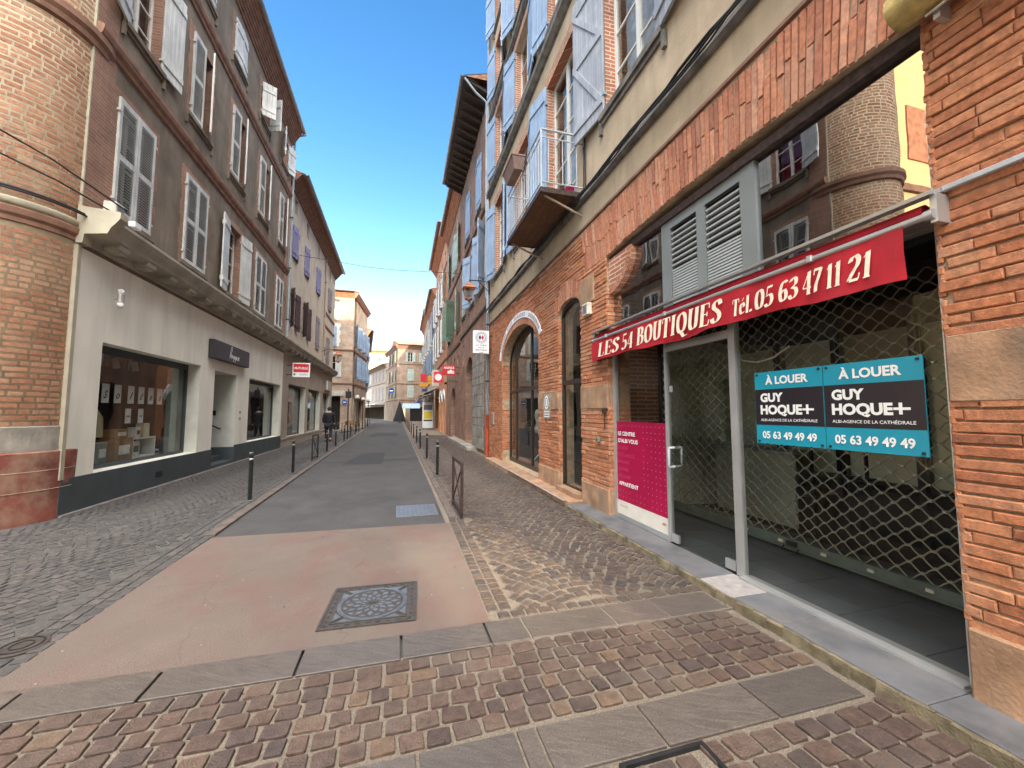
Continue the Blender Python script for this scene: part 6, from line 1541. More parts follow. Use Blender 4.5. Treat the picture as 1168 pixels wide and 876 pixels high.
# charcoal name board with script
t = thing('shop_sign', FL, -.1, 13.2, 2.95, 'charcoal shop name board with white handwritten script above the doorway', 'sign'); L = Lf(FL, -.1, 13.2, 2.95)
q = MB(); L.cbox(q, -.14, -.005, 11.95, 14.5, 2.97, 3.47, .012); q.build('board', M['charcoal'], t)
# script strokes, reading left to right is towards +s
sc_ = [[(0,.0),(.03,.5),(.09,.95),(.19,1.0),(.20,.8),(.12,.45),(.06,.2)], [(.08,.2),(.2,.32),(.3,.28),(.26,.1),(.17,.08),(.18,.25),(.32,.25),(.36,.08)], [(.36,.3),(.42,.1),(.5,.3),(.46,-.05),(.38,-.2)],
       [(.52,.28),(.6,.3),(.54,.08),(.62,.1),(.66,.3),(.64,-.1),(.56,-.22)], [(.68,.2),(.78,.3),(.72,.06),(.82,.1)], [(.82,.3),(.84,.06),(.94,.08),(.95,.3)], [(.95,.1),(1.04,.16),(1.08,.3),(1.0,.28),(.98,.08),(1.1,.06)]]
q = MB()
for i, stn in enumerate(sc_):
    pp = catmull(stn, 5)
    for a, b in zip(pp, pp[1:]):
        w_ = .034; A_ = lambda p, sg: L.P(-.143-.0003*i, 12.95+(p[0]+.05*p[1])*.62+sg*w_/2, 3.08+p[1]*.34)
        q.add([A_(a,-1), A_(b,-1), A_(b,1), A_(a,1)], [(0,1,2,3)]); A2 = lambda p, sg: L.P(-.1435-.0003*i, 12.95+(p[0]+.05*p[1])*.62, 3.08+p[1]*.34+sg*.012)
        q.add([A2(a,-1), A2(b,-1), A2(b,1), A2(a,1)], [(0,1,2,3)])
q.build('script', M['white_letter'], t, fixn=False)
# small wall light
t = thing('wall_light', FL, -.05, 8.28, 3.45, 'small white and steel wall light on the pale shop front', 'wall light'); q = MB(); q.tube([(-.09,0,-.02),(-.09,0,.12)], .05, 12); q.tube([(0,0,.05),(-.09,0,.05)], .02, 8); q.build('fitting', M['alu'], t); q = MB(); q.lathe([(.04,.12),(.045,.2),(.001,.22)], (-.09,0,0), 12); q.lathe([(.045,-.1),(.045,-.02)], (-.09,0,0), 12); q.build('cap', M['sign_white'], t)
# display things in the first window
sg_ = thing('letter_sheet_row', FL, .36, 9.9, 1.9, 'x', 'x') if False else None
for i, ch in enumerate('Soldes'):
    s = 8.95+i*.33+(.06 if i > 1 else 0); t = thing('letter_sheet', FL, .36, s, 1.80, 'white paper sheet with handwritten black letter %s hanging in the left shop window' % ch, 'letter sheet', 'lettered sheets hanging in the shop window'); L = Lf(FL, .36, s, 1.80)
    q = MB(); L.box(q, .355, .36, s-.095, s+.095, 1.72, 2.07); q.build('paper', M['paper'], t)
    fit_text(ch, .15, .10, M['black_paint'], t, L.P(.353, s, 1.88), (0,-1,0), (0,0,1), offset=.004, shear=.4)
for i, s in enumerate((9.62, 10.02)):
    t = thing('price_sheet', FL, .36, s, 1.4, 'small white sheet with a grey line hanging in the shop window, %s' % ('left of the pair', 'right of the pair')[i], 'paper sheet', 'small sheets in the shop window'); L = Lf(FL, .36, s, 1.4)
    q = MB(); L.box(q, .355, .36, s-.085, s+.085, 1.33, 1.62); q.build('paper', M['paper'], t); q = MB(); L.box(q, .352, .3545, s-.05, s+.05, 1.46, 1.48); q.build('text_line', M['iron'], t)
t = thing('display_shelf', FL, .7, 10.5, .58, 'white two tier display shelf in the left shop window', 'shelf'); L = Lf(FL, .7, 10.5, .58)
for (a, b, c, d) in ((10.1,10.9,.98,1.01),(10.1,10.9,.58,.61)): q = MB(); L.box(q, .5, .85, a, b, c, d); q.build('shelf_board', M['paper'], t)
for s in (10.1, 10.87): q = MB(); L.box(q, .5, .85, s, s+.03, .61, .98); q.build('side_panel', M['paper'], t)
def goods(name, s, z, w, h, dp, mat, label, cat, d=.6):
    t = thing(name, FL, d, s, z, label, cat); q = MB(); q.cbox(-dp/2, dp/2, -w/2, w/2, 0, h, .01); q.build('body', M[mat], t); q = MB(); q.box(-dp/2-.004, -dp/2-.001, -w*.3, w*.3, h*.3, h*.7); q.build('face', M['paper' if mat != 'paper' else 'charcoal'], t); return t
goods('gift_box', 9.75, .58, .55, .45, .3, 'card', 'brown cardboard gift box on the window display floor', 'box'); goods('gift_box', 9.7, 1.03, .4, .18, .25, 'card', 'smaller brown box stacked on the cardboard gift box', 'box')
goods('picture_frame', 10.35, .61, .3, .32, .05, 'paper', 'white framed picture with dark print in the lower shelf', 'picture'); goods('carrier_bag', 9.3, .58, .3, .4, .12, 'teal_glass', 'pale green paper bag left of the gift box', 'bag'); goods('candle_box', 10.3, 1.01, .16, .22, .16, 'paper', 'white boxed candle on top of the shelf', 'box'); goods('candle_box', 10.6, 1.01, .2, .3, .16, 'room_cream', 'cream box with pale face on top of the shelf', 'box')
goods('price_card', 11.1, .58, .22, .12, .08, 'paper', 'small white price card near the right end of the window', 'card')
t = thing('scarf_stand', FL, .75, 9.3, .58, 'beige scarf draped on a stand in the left shop window', 'scarf'); q = MB(); q.tube([(0,0,0),(0,0,1.1)], .015, 6); q.build('stand', M['iron'], t)
q = MB(); q.tube([(-.02,-.12,.5),(-.03,-.1,.85),(0,0,1.1),(-.03,.12,.8),(-.02,.2,.35)], .07, 8, radii=[.1,.09,.05,.08,.11]); q.build('cloth', M['room_cream'], t)
t = thing('garment_rack', FL, 1.4, 8.7, .3, 'dark coats on a rack at the left end of the window', 'garment rack'); q = MB(); q.tube([(0,-.4,1.6),(0,.4,1.6)], .015, 6); q.tube([(0,-.4,0),(0,-.4,1.6)], .015, 6); q.tube([(0,.4,0),(0,.4,1.6)], .015, 6); q.build('rail', M['iron'], t)
for k in range(5): q = MB(); q.cbox(-.22, .22, -.32+k*.15, -.24+k*.15, .5, 1.52, .03); q.build('coat', M[('cloth_black','charcoal','wood_dark')[k%3]], t)
for k in range(4):
    s = 8.75+k*.62; t = thing('spot_lamp', FL, .8, s, 2.45, 'grey cylindrical spot lamp under the window ceiling, number %s from the left corner' % ('one','two','three','four')[k], 'spot lamp', 'spot lamps in the shop window'); q = MB(); q.tube([(0,0,0),(0.03,0.02,.2)], .06, 12); q.build('head', M['alu'], t); q = MB(); q.tube([(0.02,0,.2),(0.02,0,.55)], .012, 6); q.build('stem', M['iron'], t)
# second window: blinds and things
q = MB(); FL.box(q, .4, .42, 18.0, 18.55, .6, 2.6); put(q, 'blind', M['teal_glass'], FL, L1); q = MB(); FL.box(q, .4, .42, 11.05, 11.5, .6, 2.6); put(q, 'blind', M['teal_glass'], FL, L1)
t = thing('card_rack', FL, .6, 15.6, .58, 'postcard rack with pale cards in the second shop window', 'card rack'); q = MB(); q.tube([(0,0,0),(0,0,1.5)], .02, 6); q.build('pole', M['iron'], t)
q = MB()
for k in range(5): q.box(-.12, -.1, -.28, .28, .3+k*.25, .48+k*.25)
q.build('cards', M['paper'], t)
t = thing('lit_sign', FL, .5, 16.3, 2.35, 'small lit red sign inside the second shop window', 'lit sign'); q = MB(); q.cbox(-.02, .02, -.15, .15, 0, .09, .005); q.build('tube', M['neon_red'], t); q = MB(); q.tube([(0,0,.09),(0,0,.6)], .008, 5); q.build('wire', M['iron'], t)
t = thing('mannequin', FL, .9, 17.2, .58, 'pale headless mannequin bust in the second shop window', 'mannequin'); q = MB(); q.lathe([(.12,.3),(.18,.4),(.13,.65),(.2,.9),(.16,1.05),(.05,1.12),(.045,1.2)], n=14); q.build('bust', M['curtain'], t); q = MB(); q.lathe([(.15,0),(.14,.02),(.02,.04),(.02,.32)], n=12); q.build('stand', M['iron'], t)
# drainpipe at the end of L1
def pipe(f, s, z0, z1, d, label, mat='pipe_grey', r=.05, top=None):
    t = thing('drainpipe', f, d, s, 0, label, 'drainpipe'); q = MB(); pts = [(0,0,z0),(0,0,z1)]
    if top: pts += [(-top*.3,0,z1+.25),(-top,0,z1+.4)]
    q.tube(pts, r, 10); q.build('pipe', M[mat], t); q = MB(); z = z0+.8
    while z < z1: q.tube([(0,0,z),(0,0,z+.05)], r+.012, 10); q.box(0,.08,-.015,.015,z,z+.04); z += 2.3
    q.build('bracket', M['iron'], t); return t
pipe(FL, 18.98, 4.75, 13.75, -.09, 'grey drainpipe between the grey brown building and the cream one', top=.45)
# wires and boxes on the corner
t = thing('junction_box', FL, -.2, 7.85, 4.72, 'grey open junction box on the end of the shop cornice', 'junction box'); q = MB(); q.cbox(-.09, .09, -.1, .1, 0, .26, .01); q.build('case', M['plastic_white'], t); q = MB(); q.box(-.1, -.092, -.07, .07, .04, .22); q.build('cover', M['alu_grey'], t)
t = thing('junction_box', FL, -.35, 8.12, 4.70, 'small white junction box on the shop cornice', 'junction box'); q = MB(); q.cbox(-.05, .05, -.09, .09, 0, .1, .008); q.build('case', M['sign_white'], t); q = MB(); q.tube([(0,0,.05),(.1,-.15,.05)], .008, 6); q.build('wire', M['black_cable'], t)

# turret
tc = (-5.68, 7.60); TR = .915
T = empty('brick_turret', (tc[0], tc[1], 0), 0, 'round rosy brick turret on the corner of the grey brown building', 'turret')
q = MB(); q.lathe([(TR,0),(TR,15)], n=72); q.build('core', M['mortar_cream'], T)
A0, A1 = rad(-185), rad(-1)
def tf(d, s, z):
    a = A0+s/TR; r = TR-d; return (r*math.cos(a), r*math.sin(a), z)
class TF(Fr):
    def __init__(f): f.sg = 1; f.s0 = 0
    def P(f, d, s, z): return tf(d, s, z)
tfr = TF(); LEN = (A1-A0)*TR
q = MB()
for (za, zb) in ((1.36, 4.14), (4.46, 7.34), (7.68, 11.0), (11.3, 14.9)):
    brick_field(tfr, q, 0, LEN, za, zb, lambda z: [(-2,-1)], bl=.27, bh=.052, jt=.031, th=.004, fn=lambda d, s, z: tf(d, s, z))
q.build('brickwork', M['brick_turret'], T, fixn=False)
for _pf in ([(TR,4.15),(TR+.03,4.16),(TR+.03,4.22),(TR+.06,4.26),(TR+.07,4.34),(TR+.02,4.40),(TR+.0,4.45)], [(TR,7.35),(TR+.05,7.38),(TR+.06,7.46),(TR+.1,7.52),(TR+.1,7.62),(TR,7.67)], [(TR,11.0),(TR+.08,11.1),(TR+.1,11.25),(TR,11.3)]):
    q = MB(); q.lathe(_pf, n=72, smooth=False); q.build('string_course', M['brick_band'], T)
q = MB(); q.lathe([(TR+.005,4.40),(TR+.055,4.36),(TR+.06,4.45),(TR,4.5)], n=60); q.build('plaster_edge', M['cornice_cream'], T)
q = MB(); q.lathe([(TR+.03,0),(TR+.04,.98),(TR+.01,1.0)], n=72, smooth=False); q.build('stone_base', M['stone_red'], T)
q = MB(); q.lathe([(TR+.012,1.0),(TR+.015,1.34),(TR,1.355)], n=72, smooth=False); q.build('stone_course', M['stone_grey'], T)
q = MB(); q.lathe([(TR+.0415,.45),(TR+.0415,.456)], n=60); q.lathe([(TR+.0415,.72),(TR+.0415,.727)], n=60); q.build('stone_joint', M['mortar_cream'], T)
q = MB(); q.lathe([(TR+.35,15),(TR+.3,15.1),(.02,17.5)], n=36); q.build('roof', M['tile_roof'], T)
def arcp(r, a0, a1, z0, z1, n=20): return [(tc[0]+r*math.cos(rad(a0+(a1-a0)*i/n)), tc[1]+r*math.sin(rad(a0+(a1-a0)*i/n)), z0+(z1-z0)*i/n) for i in range(n+1)]
cable('cable', arcp(TR+.11, -185, -8, 4.62, 4.58), .02, 'thick black cable round the turret just above its lower moulding'); cable('cable', arcp(TR+.14, -185, -8, 4.56, 4.55), .014, 'second black cable hugging the turret moulding')
a_ = (-4.4, 7.9, 4.9)
cable('cable', [(-7.6,3.2,6.3), (-6.1,5.2,5.62), (-4.72,6.9,5.1), a_], .012, 'upper overhead wire coming in across the turret to the cornice corner')
cable('cable', [(-7.6,3.2,5.65), (-6.1,5.3,5.2), (-4.72,7.0,4.85), (-4.45,7.95,4.78)], .012, 'lower overhead wire coming in across the turret to the cornice corner')
cable('cable_joint', [(-5.51,5.93,5.395), (-5.26,6.24,5.30)], .03, 'black tube joint on the upper overhead wire', 'cable joint'); 
# yellow building across the side street (seen in the transom glass)
FY = FrA((-10.0, 8.0), (-22, 8.6))
wy = [W_(s, s+1.1, z, z+1.9, (160,160), 'sh_mauve') for s in (1.2, 4.2, 7.2) for z in (5.2, 8.6)]
facade('ochre_building', FY, 0, 12, 12.6, 'stucco_yellow', 'sunlit ochre building in the side street beyond the turret', wy, bands=(4.4, 7.9))
# L2 cream building
F2 = Fr(-4.78, 19.02, -1)
w2_ = []
for (a, b), m in zip(((19.75,20.75),(22.2,23.2),(25.3,26.4),(29.5,30.6)), ('sh_violet','sh_violet','sh_violet','sh_mauve')): w2_.append(W_(a, b, 8.75, 10.2, (8, 12), m, style='plank', rise=.15, bars=3))
w2_ += [W_(19.85,20.65,5.45,7.15,(150,165),'sh_dark',rise=.22,wid=.45,back='curtain'), W_(22.3,23.2,5.45,7.15,(140,165),'sh_dark',rise=.22,wid=.45,back='curtain'), W_(25.6,26.7,5.4,7.3,(3,4),'sh_mauve'), W_(29.4,30.5,4.95,6.7,(5,8),'sh_mauve')]
for s in (19.95, 22.5, 25.6): w2_.append(W_(s, s+.55, 10.85, 11.65, bars=2, split=False))
w2_.append(W_(29.8, 30.6, 10.9, 11.5, bars=2, rise=.3, split=False))
e2 = [dict(s0=20.1, s1=23.6, z0=.42, z1=2.86, rd=.3), dict(s0=24.25, s1=27.9, z0=.42, z1=2.86, rd=.3), dict(s0=28.8, s1=31.6, z0=.12, z1=2.86, rd=.3)]
l2 = facade('cream_building', F2, 19.02, 32.5, 12.3, 'stucco_cream', 'cream rendered building with violet shutters and a red shop sign on the left', w2_, cornice='brick_band', over=.5, extra=e2, ground=('stucco_shop2', 4.2), depth=7, ch=.55)
shop_cornice(F2, l2, 19.02, 32.6)
for o in e2:
    shopwin(F2, l2, o); q = MB(); F2.box(q, 0, .3, o['s1']-.006, o['s1']-.001, o['z0'], o['z1']-.004); put(q, 'reveal', M['white_corner'], F2, l2)
q = MB(); F2.box(q, -.02, .02, 19.02, 32.5, .34, .415); put(q, 'sill', M['shop_cornice'], F2, l2)
q = MB(); F2.box(q, -.012, 0, 28.2, 28.5, 4.75, 11.7); put(q, 'render_strip', M['stucco_shop2'], F2, l2)
pipe(F2, 28.1, 4.75, 11.8, -.07, 'thin tan drainpipe on the cream building front', 'pipe_tan', .04)
band(F2, l2, 28.3, 32.5, [(0,8.2),(.05,8.22),(.07,8.32),(0,8.36)], 'brick_band', 'moulding'); band(F2, l2, 28.3, 32.5, [(0,7.3),(.05,7.32),(.07,7.42),(0,7.46)], 'brick_band', 'moulding')
t, L = proj_sign(F2, 19.6, 3.12, 3.76, -.96, -.25, 'projecting_sign', 'red and white projecting sign lettered MUTUELLE on the cream building', 'sign_white', .1)
q = MB(); L.box(q, -.92, -.30, 19.545, 19.549, 3.34, 3.72); q.build('red_field', M['sign_red'], t)
fit_text('MUTUELLE', .10, .54, M['white_letter'], t, L.P(-.61, 19.543, 3.53), (-1,0,0), (0,0,1), offset=.008)
fit_text('familiale', .06, .34, M['sign_blue'], t, L.P(-.72, 19.548, 3.24), (-1,0,0), (0,0,1), offset=.003); q = MB(); L.box(q, -.38, -.30, 19.545, 19.549, 3.2, 3.28); q.build('logo', M['sh_green'], t)
lantern(F2, 28.6, 5.75, -.05, .85, 'copper street lantern on a black arm on the cream building', sc=1.15)
q = MB(); t = thing('fascia_sign', F2, -.1, 30.2, 3.1, 'pale oval lettered fascia sign at the far end of the cream building', 'sign'); L = Lf(F2, -.1, 30.2, 3.1)
L.cbox(q, -.12, 0, 29.2, 31.4, 3.05, 3.75, .02); q.build('board', M['shop_cornice'], t); q = MB(); c = L.P(-.125, 29.6, 3.4); vs = [(c[0], c[1]+.35*math.cos(2*math.pi*k/24), c[2]+.33*math.sin(2*math.pi*k/24)) for k in range(24)]; q.add(vs, [tuple(range(24))]); q.build('oval', M['sign_white'], t)

# L3 pale corner building
M['stucco_pale'] = plain('very pale render', (.62,.52,.38), .95, var=.06, scale=1)
F3 = FrA((-3.75, 36.3), (-13, 36.3)); F3b = FrA((-3.15, 43.5), (-3.75, 36.3))
w3 = [W_(1.35,2.3,4.6,6.4,(170,170),'sh_white',sur=('white_corner',.3)), W_(1.35,2.3,7.2,8.9,(4,4),'sh_blue',sur=('white_corner',.3)), W_(1.4,2.2,9.5,10.8,(4,4),'sh_palegreen',sur=('white_corner',.3)), W_(5,6,4.6,6.4,(170,170),'sh_white'), W_(5,6,7.2,8.9,(4,4),'sh_blue')]
l3 = facade('corner_building', F3, 0, 9.2, 12.0, 'brick_far', 'tall pale brick corner building catching the sun at its top, on the left', w3, cornice='brick_band_orange', over=.35, bands=(3.9, 6.8), depth=7, ch=.5, extra=[dict(s0=.9, s1=3.3, z0=.1, z1=2.9, rd=.5)])
wz = [dict(s0=s, s1=s+1, z0=z, z1=z+1.9) for s in (.8, 3.0, 5.2) for z in (4.6, 7.4)]
q = wall_sheet(F3b, 0, F3b.L, 0, 12.0, [op(w['s0'],w['s1'],w['z0'],w['z1']) for w in wz]+[dict(s0=.6,s1=6.4,z0=.1,z1=2.8,rd=.4)], .3, d=-.01); put(q, 'side_wall', M['brick_far'], F3b, l3)
for w in wz: window(F3b, l3, w['s0'], w['s1'], w['z0'], w['z1'], (150,150), 'sh_blue', 'plank')
band(F3b, l3, 0, F3b.L, [(0,11.5),(.1,11.55),(.2,11.7),(.35,11.95),(0,12.0)], 'brick_band_orange', 'cornice'); band(F3b, l3, 0, F3b.L, [(0,3.9),(.08,3.95),(.08,4.1),(0,4.12)], 'brick_band', 'moulding'); band(F3b, l3, 0, F3b.L, [(0,6.8),(.08,6.85),(.08,7.0),(0,7.02)], 'brick_band', 'moulding')
q = MB(); F3.box(q, .5, .55, .7, 3.5, .1, 3.0); put(q, 'shop_interior', M['dark'], F3, l3); q = MB(); F3.box(q, -.1, 0, .6, 3.6, 2.95, 3.4); put(q, 'fascia', M['curtain'], F3, l3)
t = thing('round_sign', F3, -.1, .55, 2.2, 'round blue sign on the pale corner building', 'sign'); q = MB(); q.tube([(0,0,.2),(-.04,0,.2)], .22, 20, smooth=False); q.build('disc', M['sign_blue'], t); q = MB(); q.box(-.046,-.041,-.12,.12,.17,.23); q.build('bar', M['white_letter'], t)
# L5 behind it
F5 = FrA((-4.4, 60), (-3.15, 43.5))
w5 = [W_(s, s+1, z, z+1.9, (150,150), 'sh_blue') for s in (1,4,7,10,13) for z in (4.4, 7.2)]
facade('rendered_house', F5, 0, F5.L, 10.2, 'stucco_cream', 'pale house with blue shutters behind the left corner building', w5, bands=(3.8,), extra=[dict(s0=1,s1=15,z0=.1,z1=2.9,rd=.4)])
# sunlit tower-like house far behind the row
FX = FrA((-3.2, 128), (-17, 128)); facade('ochre_house', FX, 0, 14, 20.5, 'stucco_yellow', 'far sunlit ochre house standing above the long pale row', [W_(s, s+1.2, 17, 18.6, (150,150), 'sh_mauve') for s in (2,5,8,11)], bands=(16,), over=.3)
# end of the street
FEr = FrA((5.2, 65.8), (-.05, 65.0)); FEl = FrA((-.05, 65.0), (-2.06, 77.0)); FRw = FrA((-2.06, 77.0), (-9.9, 108))
we = []
for z, m in ((3.9,'sh_palegreen'),(6.6,'sh_palegreen')): we.append(W_(2.7, 3.7, z, z+1.9, (4,3), m)); 
we += [W_(2.9,3.7,9.7,11.2,(165,165),'sh_palegreen'), W_(.6,1.5,6.6,8.5,(4,3),'sh_palegreen'), W_(.6,1.5,9.7,11.2,(165,165),'sh_palegreen')]
en = facade('end_building', FEr, 0, FEr.L, 12.4, 'brick_far2', 'pale brown building with green shutters closing the end of the street', we, cornice='brick_band', over=.4, bands=(3.4,6.0,9.2), depth=10, extra=[dict(s0=3.9,s1=4.9,z0=.1,z1=2.4,rd=.4), dict(s0=1.2,s1=3.2,z0=.1,z1=2.4,rd=.4)])
wl = [W_(s, s+1, z, z+1.8, (150,5), 'sh_palegreen') for s in (1.2, 4.4, 7.6) for z in (3.9, 6.6, 9.6)]
q = wall_sheet(FEl, 0, FEl.L, 0, 12.4, [op(w['s0'],w['s1'],w['z0'],w['z1']) for w in wl]+[dict(s0=1,s1=3,z0=.1,z1=2.4,rd=.3)], .3, d=-.01); put(q, 'side_wall', M['brick_far2'], FEl, en)
for w in wl: window(FEl, en, w['s0'], w['s1'], w['z0'], w['z1'], w['shut'], w['mat'], 'plank')
for z in (3.4,6.0,9.2): band(FEl, en, 0, FEl.L, [(0,z),(.05,z+.02),(.08,z+.14),(0,z+.18)], 'brick_band', 'moulding')
band(FEl, en, 0, FEl.L, [(0,11.7),(.1,11.8),(.25,12.1),(.42,12.35),(0,12.4)], 'brick_band', 'cornice')
q = MB(); FEr.box(q, .35, .4, 3.7, 5, .1, 2.6); put(q, 'lit_shop_window', M['shop_lit'], FEr, en); q = MB(); FEr.box(q, .35, .4, 1.0, 3.4, .1, 2.6); put(q, 'shop_interior', M['dark'], FEr, en); q = MB(); FEl.box(q, .25, .3, .9, 3.1, .1, 2.6); put(q, 'lit_shop_window', M['shop_lit'], FEl, en)
t = thing('round_sign', FEl, -.1, 1.8, 4.6, 'round blue sign on the corner of the end building', 'sign'); q = MB(); q.cbox(-.9, -.1, -.05, .05, 0, .8, .2); q.build('panel', M['sign_blue'], t); q = MB(); q.box(-.75,-.25,-.056,-.051,.35,.5); q.build('mark', M['white_letter'], t)
t = thing('spectacles_sign', FEr, -.12, 1.7, 2.9, 'dark blue spectacles shaped sign on the end building', 'sign'); q = MB()
for c in (-.45, .45):
    q.tube([(0, c+.38*math.cos(2*math.pi*k/16), .3+.24*math.sin(2*math.pi*k/16)) for k in range(17)], .06, 6)
q.build('rims', M['sign_blue'], t); q = MB(); q.tube([(0,-.1,.34),(0,.1,.34)], .05, 6); q.build('bridge', M['sign_blue'], t)
wr = [W_(s, s+1, z, z+h_, (4,4) if z > 3 else None, 'sh_white' if s > 12 else 'sh_mauve', bars=2) for s in (2,5,8,11,14,17,20,23,26,29) for z, h_ in ((3.8,2.6),(7.6,2.0))]
facade('long_row', FRw, 0, FRw.L, 10.6, 'stucco_shop2', 'long pale row of shuttered houses beyond the bend', wr, cornice='brick_band', over=.5, bands=(3.2,7.0), extra=[dict(s0=1,s1=28,z0=.1,z1=2.6,rd=.4)])
t = thing('glass_canopy', FRw, -.8, 6, 2.9, 'pale glass canopy over the shopfront at the bend', 'canopy'); L = Lf(FRw, -.8, 6, 2.9); q = MB(); L.cbox(q, -1.8, -.02, .5, 14, 2.95, 3.12, .02); q.build('roof', M['canopy'], t)
for s in (1, 7, 13.5): q = MB(); q.tube([L.P(-1.7,s,3.1), L.P(-.02,s,3.9)], .03, 6); q.build('tie', M['iron'], t)
cable('cable', [(-4.8, 21, 9.25), (-1.5, 21.1, 9.02), (0, 21.1, 9.02), (3.1, 21.2, 9.2)], .012, 'thin wire strung across the street between the houses')

# ================================================================ street furniture
def bollard_proto():
    t = empty('bollard', (0,0,0), 0, 'x', 'bollard', 'thin steel bollards along the kerbs')
    q = MB(); q.lathe([(.034,0),(.034,.79),(.038,.79),(.038,.825),(.03,.838),(.001,.842)], n=16); q.build('post', M['bollard'], t)
    q = MB(); q.lathe([(.0345,.70),(.0352,.70),(.0352,.73),(.0345,.73)], n=16); q.build('collar', M['alu'], t)
    q = MB(); q.lathe([(.11,.0),(.10,.014),(.035,.02)], n=16); q.build('base', M['joint_grey'], t)
    return t
pb = bollard_proto()
left_b = [7.95, 11.15, 16.8, 19.4, 22.9, 26.3, 30.0, 33.5, 37.5, 41.5, 46, 51]; right_b = [9.75, 13.4, 17.2, 20.6, 24.4, 28.2, 32, 36, 40, 45, 50, 55]
ordn = ['first','second','third','fourth','fifth','sixth','seventh','eighth','ninth','tenth','eleventh','twelfth']
first = True
for side, ylist in (('left', left_b), ('right', right_b)):
    for k, y in enumerate(ylist):
        o = pb if first else copy_tree(pb); first = False
        x = (xL(y)-.24) if side == 'left' else (xR(y)+.20)
        o.location = (x, y, .014); o.rotation_euler = (rad(ru(-1,1)), rad(ru(-1,1)), ru(0,3))
        o['label'] = '%s grey steel bollard from the near end of the %s kerb' % (ordn[k], side)
def hoop(loc, rz, label, mat='rust', hgt=.8, ln=.92):
    t = empty('barrier_hoop', loc, rz, label, 'barrier hoop'); q = MB()
    for y in (0, ln): q.box(-.02, .02, y-.02, y+.02, 0, hgt)
    q.box(-.02, .02, .02, ln-.02, hgt-.04, hgt); q.build('frame', M[mat], t)
    q = MB(); q.box(-.015, .015, .02, ln-.02, .06, .09); q.build('bottom_rail', M[mat], t)
    q = MB(); q.tube([(0,.02,.1),(0,ln/2-.04,hgt*.5),(0,ln-.02,hgt-.06)], .011, 6); q.tube([(0,ln-.02,.1),(0,ln/2+.04,hgt*.5),(0,.02,hgt-.06)], .011, 6); q.tube([(0,ln/2-.04,hgt*.5),(0,ln/2+.04,hgt*.5)], .011, 6); q.build('cross_bar', M[mat], t)
hoop((.93, 5.78, .012), 0, 'rusty brown steel barrier hoop at the start of the right pavement')
hoop((-2.56, 13.9, .012), 0, 'dark steel barrier hoop on the left kerb before the walking man', 'iron')
# lamp posts / sign poles on the left
t = empty('sign_pole', (-2.72, 24.6, .01), 0, 'tall dark sign pole on the left kerb beside the walking man', 'sign pole'); q = MB(); q.tube([(0,0,0),(0,0,2.9)], .035, 8); q.build('pole', M['iron'], t); q = MB(); q.cbox(-.16,.16,-.04,-.02,2.35,2.75,.01); q.build('sign_back', M['iron'], t)
def poster_post(x, y, label, h=2.6, r=.045):
    t = empty('post', (x, y, .01), 0, label, 'post'); q = MB(); q.tube([(0,0,0),(0,0,h)], r, 10); q.build('pole', M['rust'], t); q = MB(); q.lathe([(.16,h),(.2,h+.12),(.12,h+.3),(.001,h+.36)], n=12); q.build('globe', M['curtain'], t)
poster_post(-3.1, 34.2, 'brown lamp post with a pale globe before the corner building'); poster_post(-3.0, 38.5, 'second brown lamp post with a pale globe beside the corner building'); poster_post(-2.9, 44, 'furthest brown lamp post with a pale globe on the left')
def chair_set(x, y, lb):
    t = empty('cafe_table', (x, y, .01), ru(0,2), lb, 'cafe table'); q = MB(); q.lathe([(.34,.72),(.35,.735),(.34,.75),(.001,.75)], n=16); q.build('tabletop', M['card'], t); q = MB(); q.tube([(0,0,0),(0,0,.72)], .03, 8); q.lathe([(.22,0),(.2,.03),(.03,.05)], n=12); q.build('pedestal', M['iron'], t)
chair_set(-3.9, 31.8, 'small brown cafe table by the corner building'); chair_set(-3.7, 33.6, 'small brown cafe table further along by the corner')
def cafe_chair(x, y, rz, lb):
    t = empty('cafe_chair', (x, y, .01), rz, lb, 'chair'); q = MB(); q.cbox(-.2,.2,-.2,.2,.43,.46,.01); q.build('seat', M['card'], t); q = MB(); q.cbox(-.2,.2,.18,.21,.6,.88,.01); q.build('backrest', M['card'], t)
    for sx in (-.18,.18):
        for sy in (-.18,.18): q = MB(); q.tube([(sx,sy,0),(sx,sy,.44 if sy < 0 else .88)], .013, 6); q.build('leg', M['iron'], t)
cafe_chair(-3.4, 31.5, 2.0, 'brown cafe chair in front of the nearer cafe table'); cafe_chair(-3.3, 33.0, .6, 'brown cafe chair beside the further cafe table')
t = empty('folded_parasol', (.4, 61.5, 0), 0, 'tall black folded parasol cone at the end of the street', 'parasol'); q = MB(); q.lathe([(.95,.15),(.9,.4),(.12,3.0),(.02,3.2)], n=14, smooth=False); q.build('canopy', M['cloth_black'], t); q = MB(); q.tube([(0,0,0),(0,0,.3)], .05, 8); q.lathe([(.35,0),(.33,.08)], n=12); q.build('base', M['iron'], t)
t = empty('market_awning', (2.2, 62.5, 2.1), 0, 'pale blue slanted stall awning at the end of the street', 'awning'); q = MB(); q.prism([(-.8,0),(-.8,.06),(.3,.8),(.3,.74)], -1.4, 1.2, 0); q.build('cloth', M['sh_blue'], t)
for x in (-1.3, 1.1): q = MB(); q.tube([(x,-.7,-2.1),(x,-.7,.05)], .025, 6); q.build('pole', M['iron'], t)

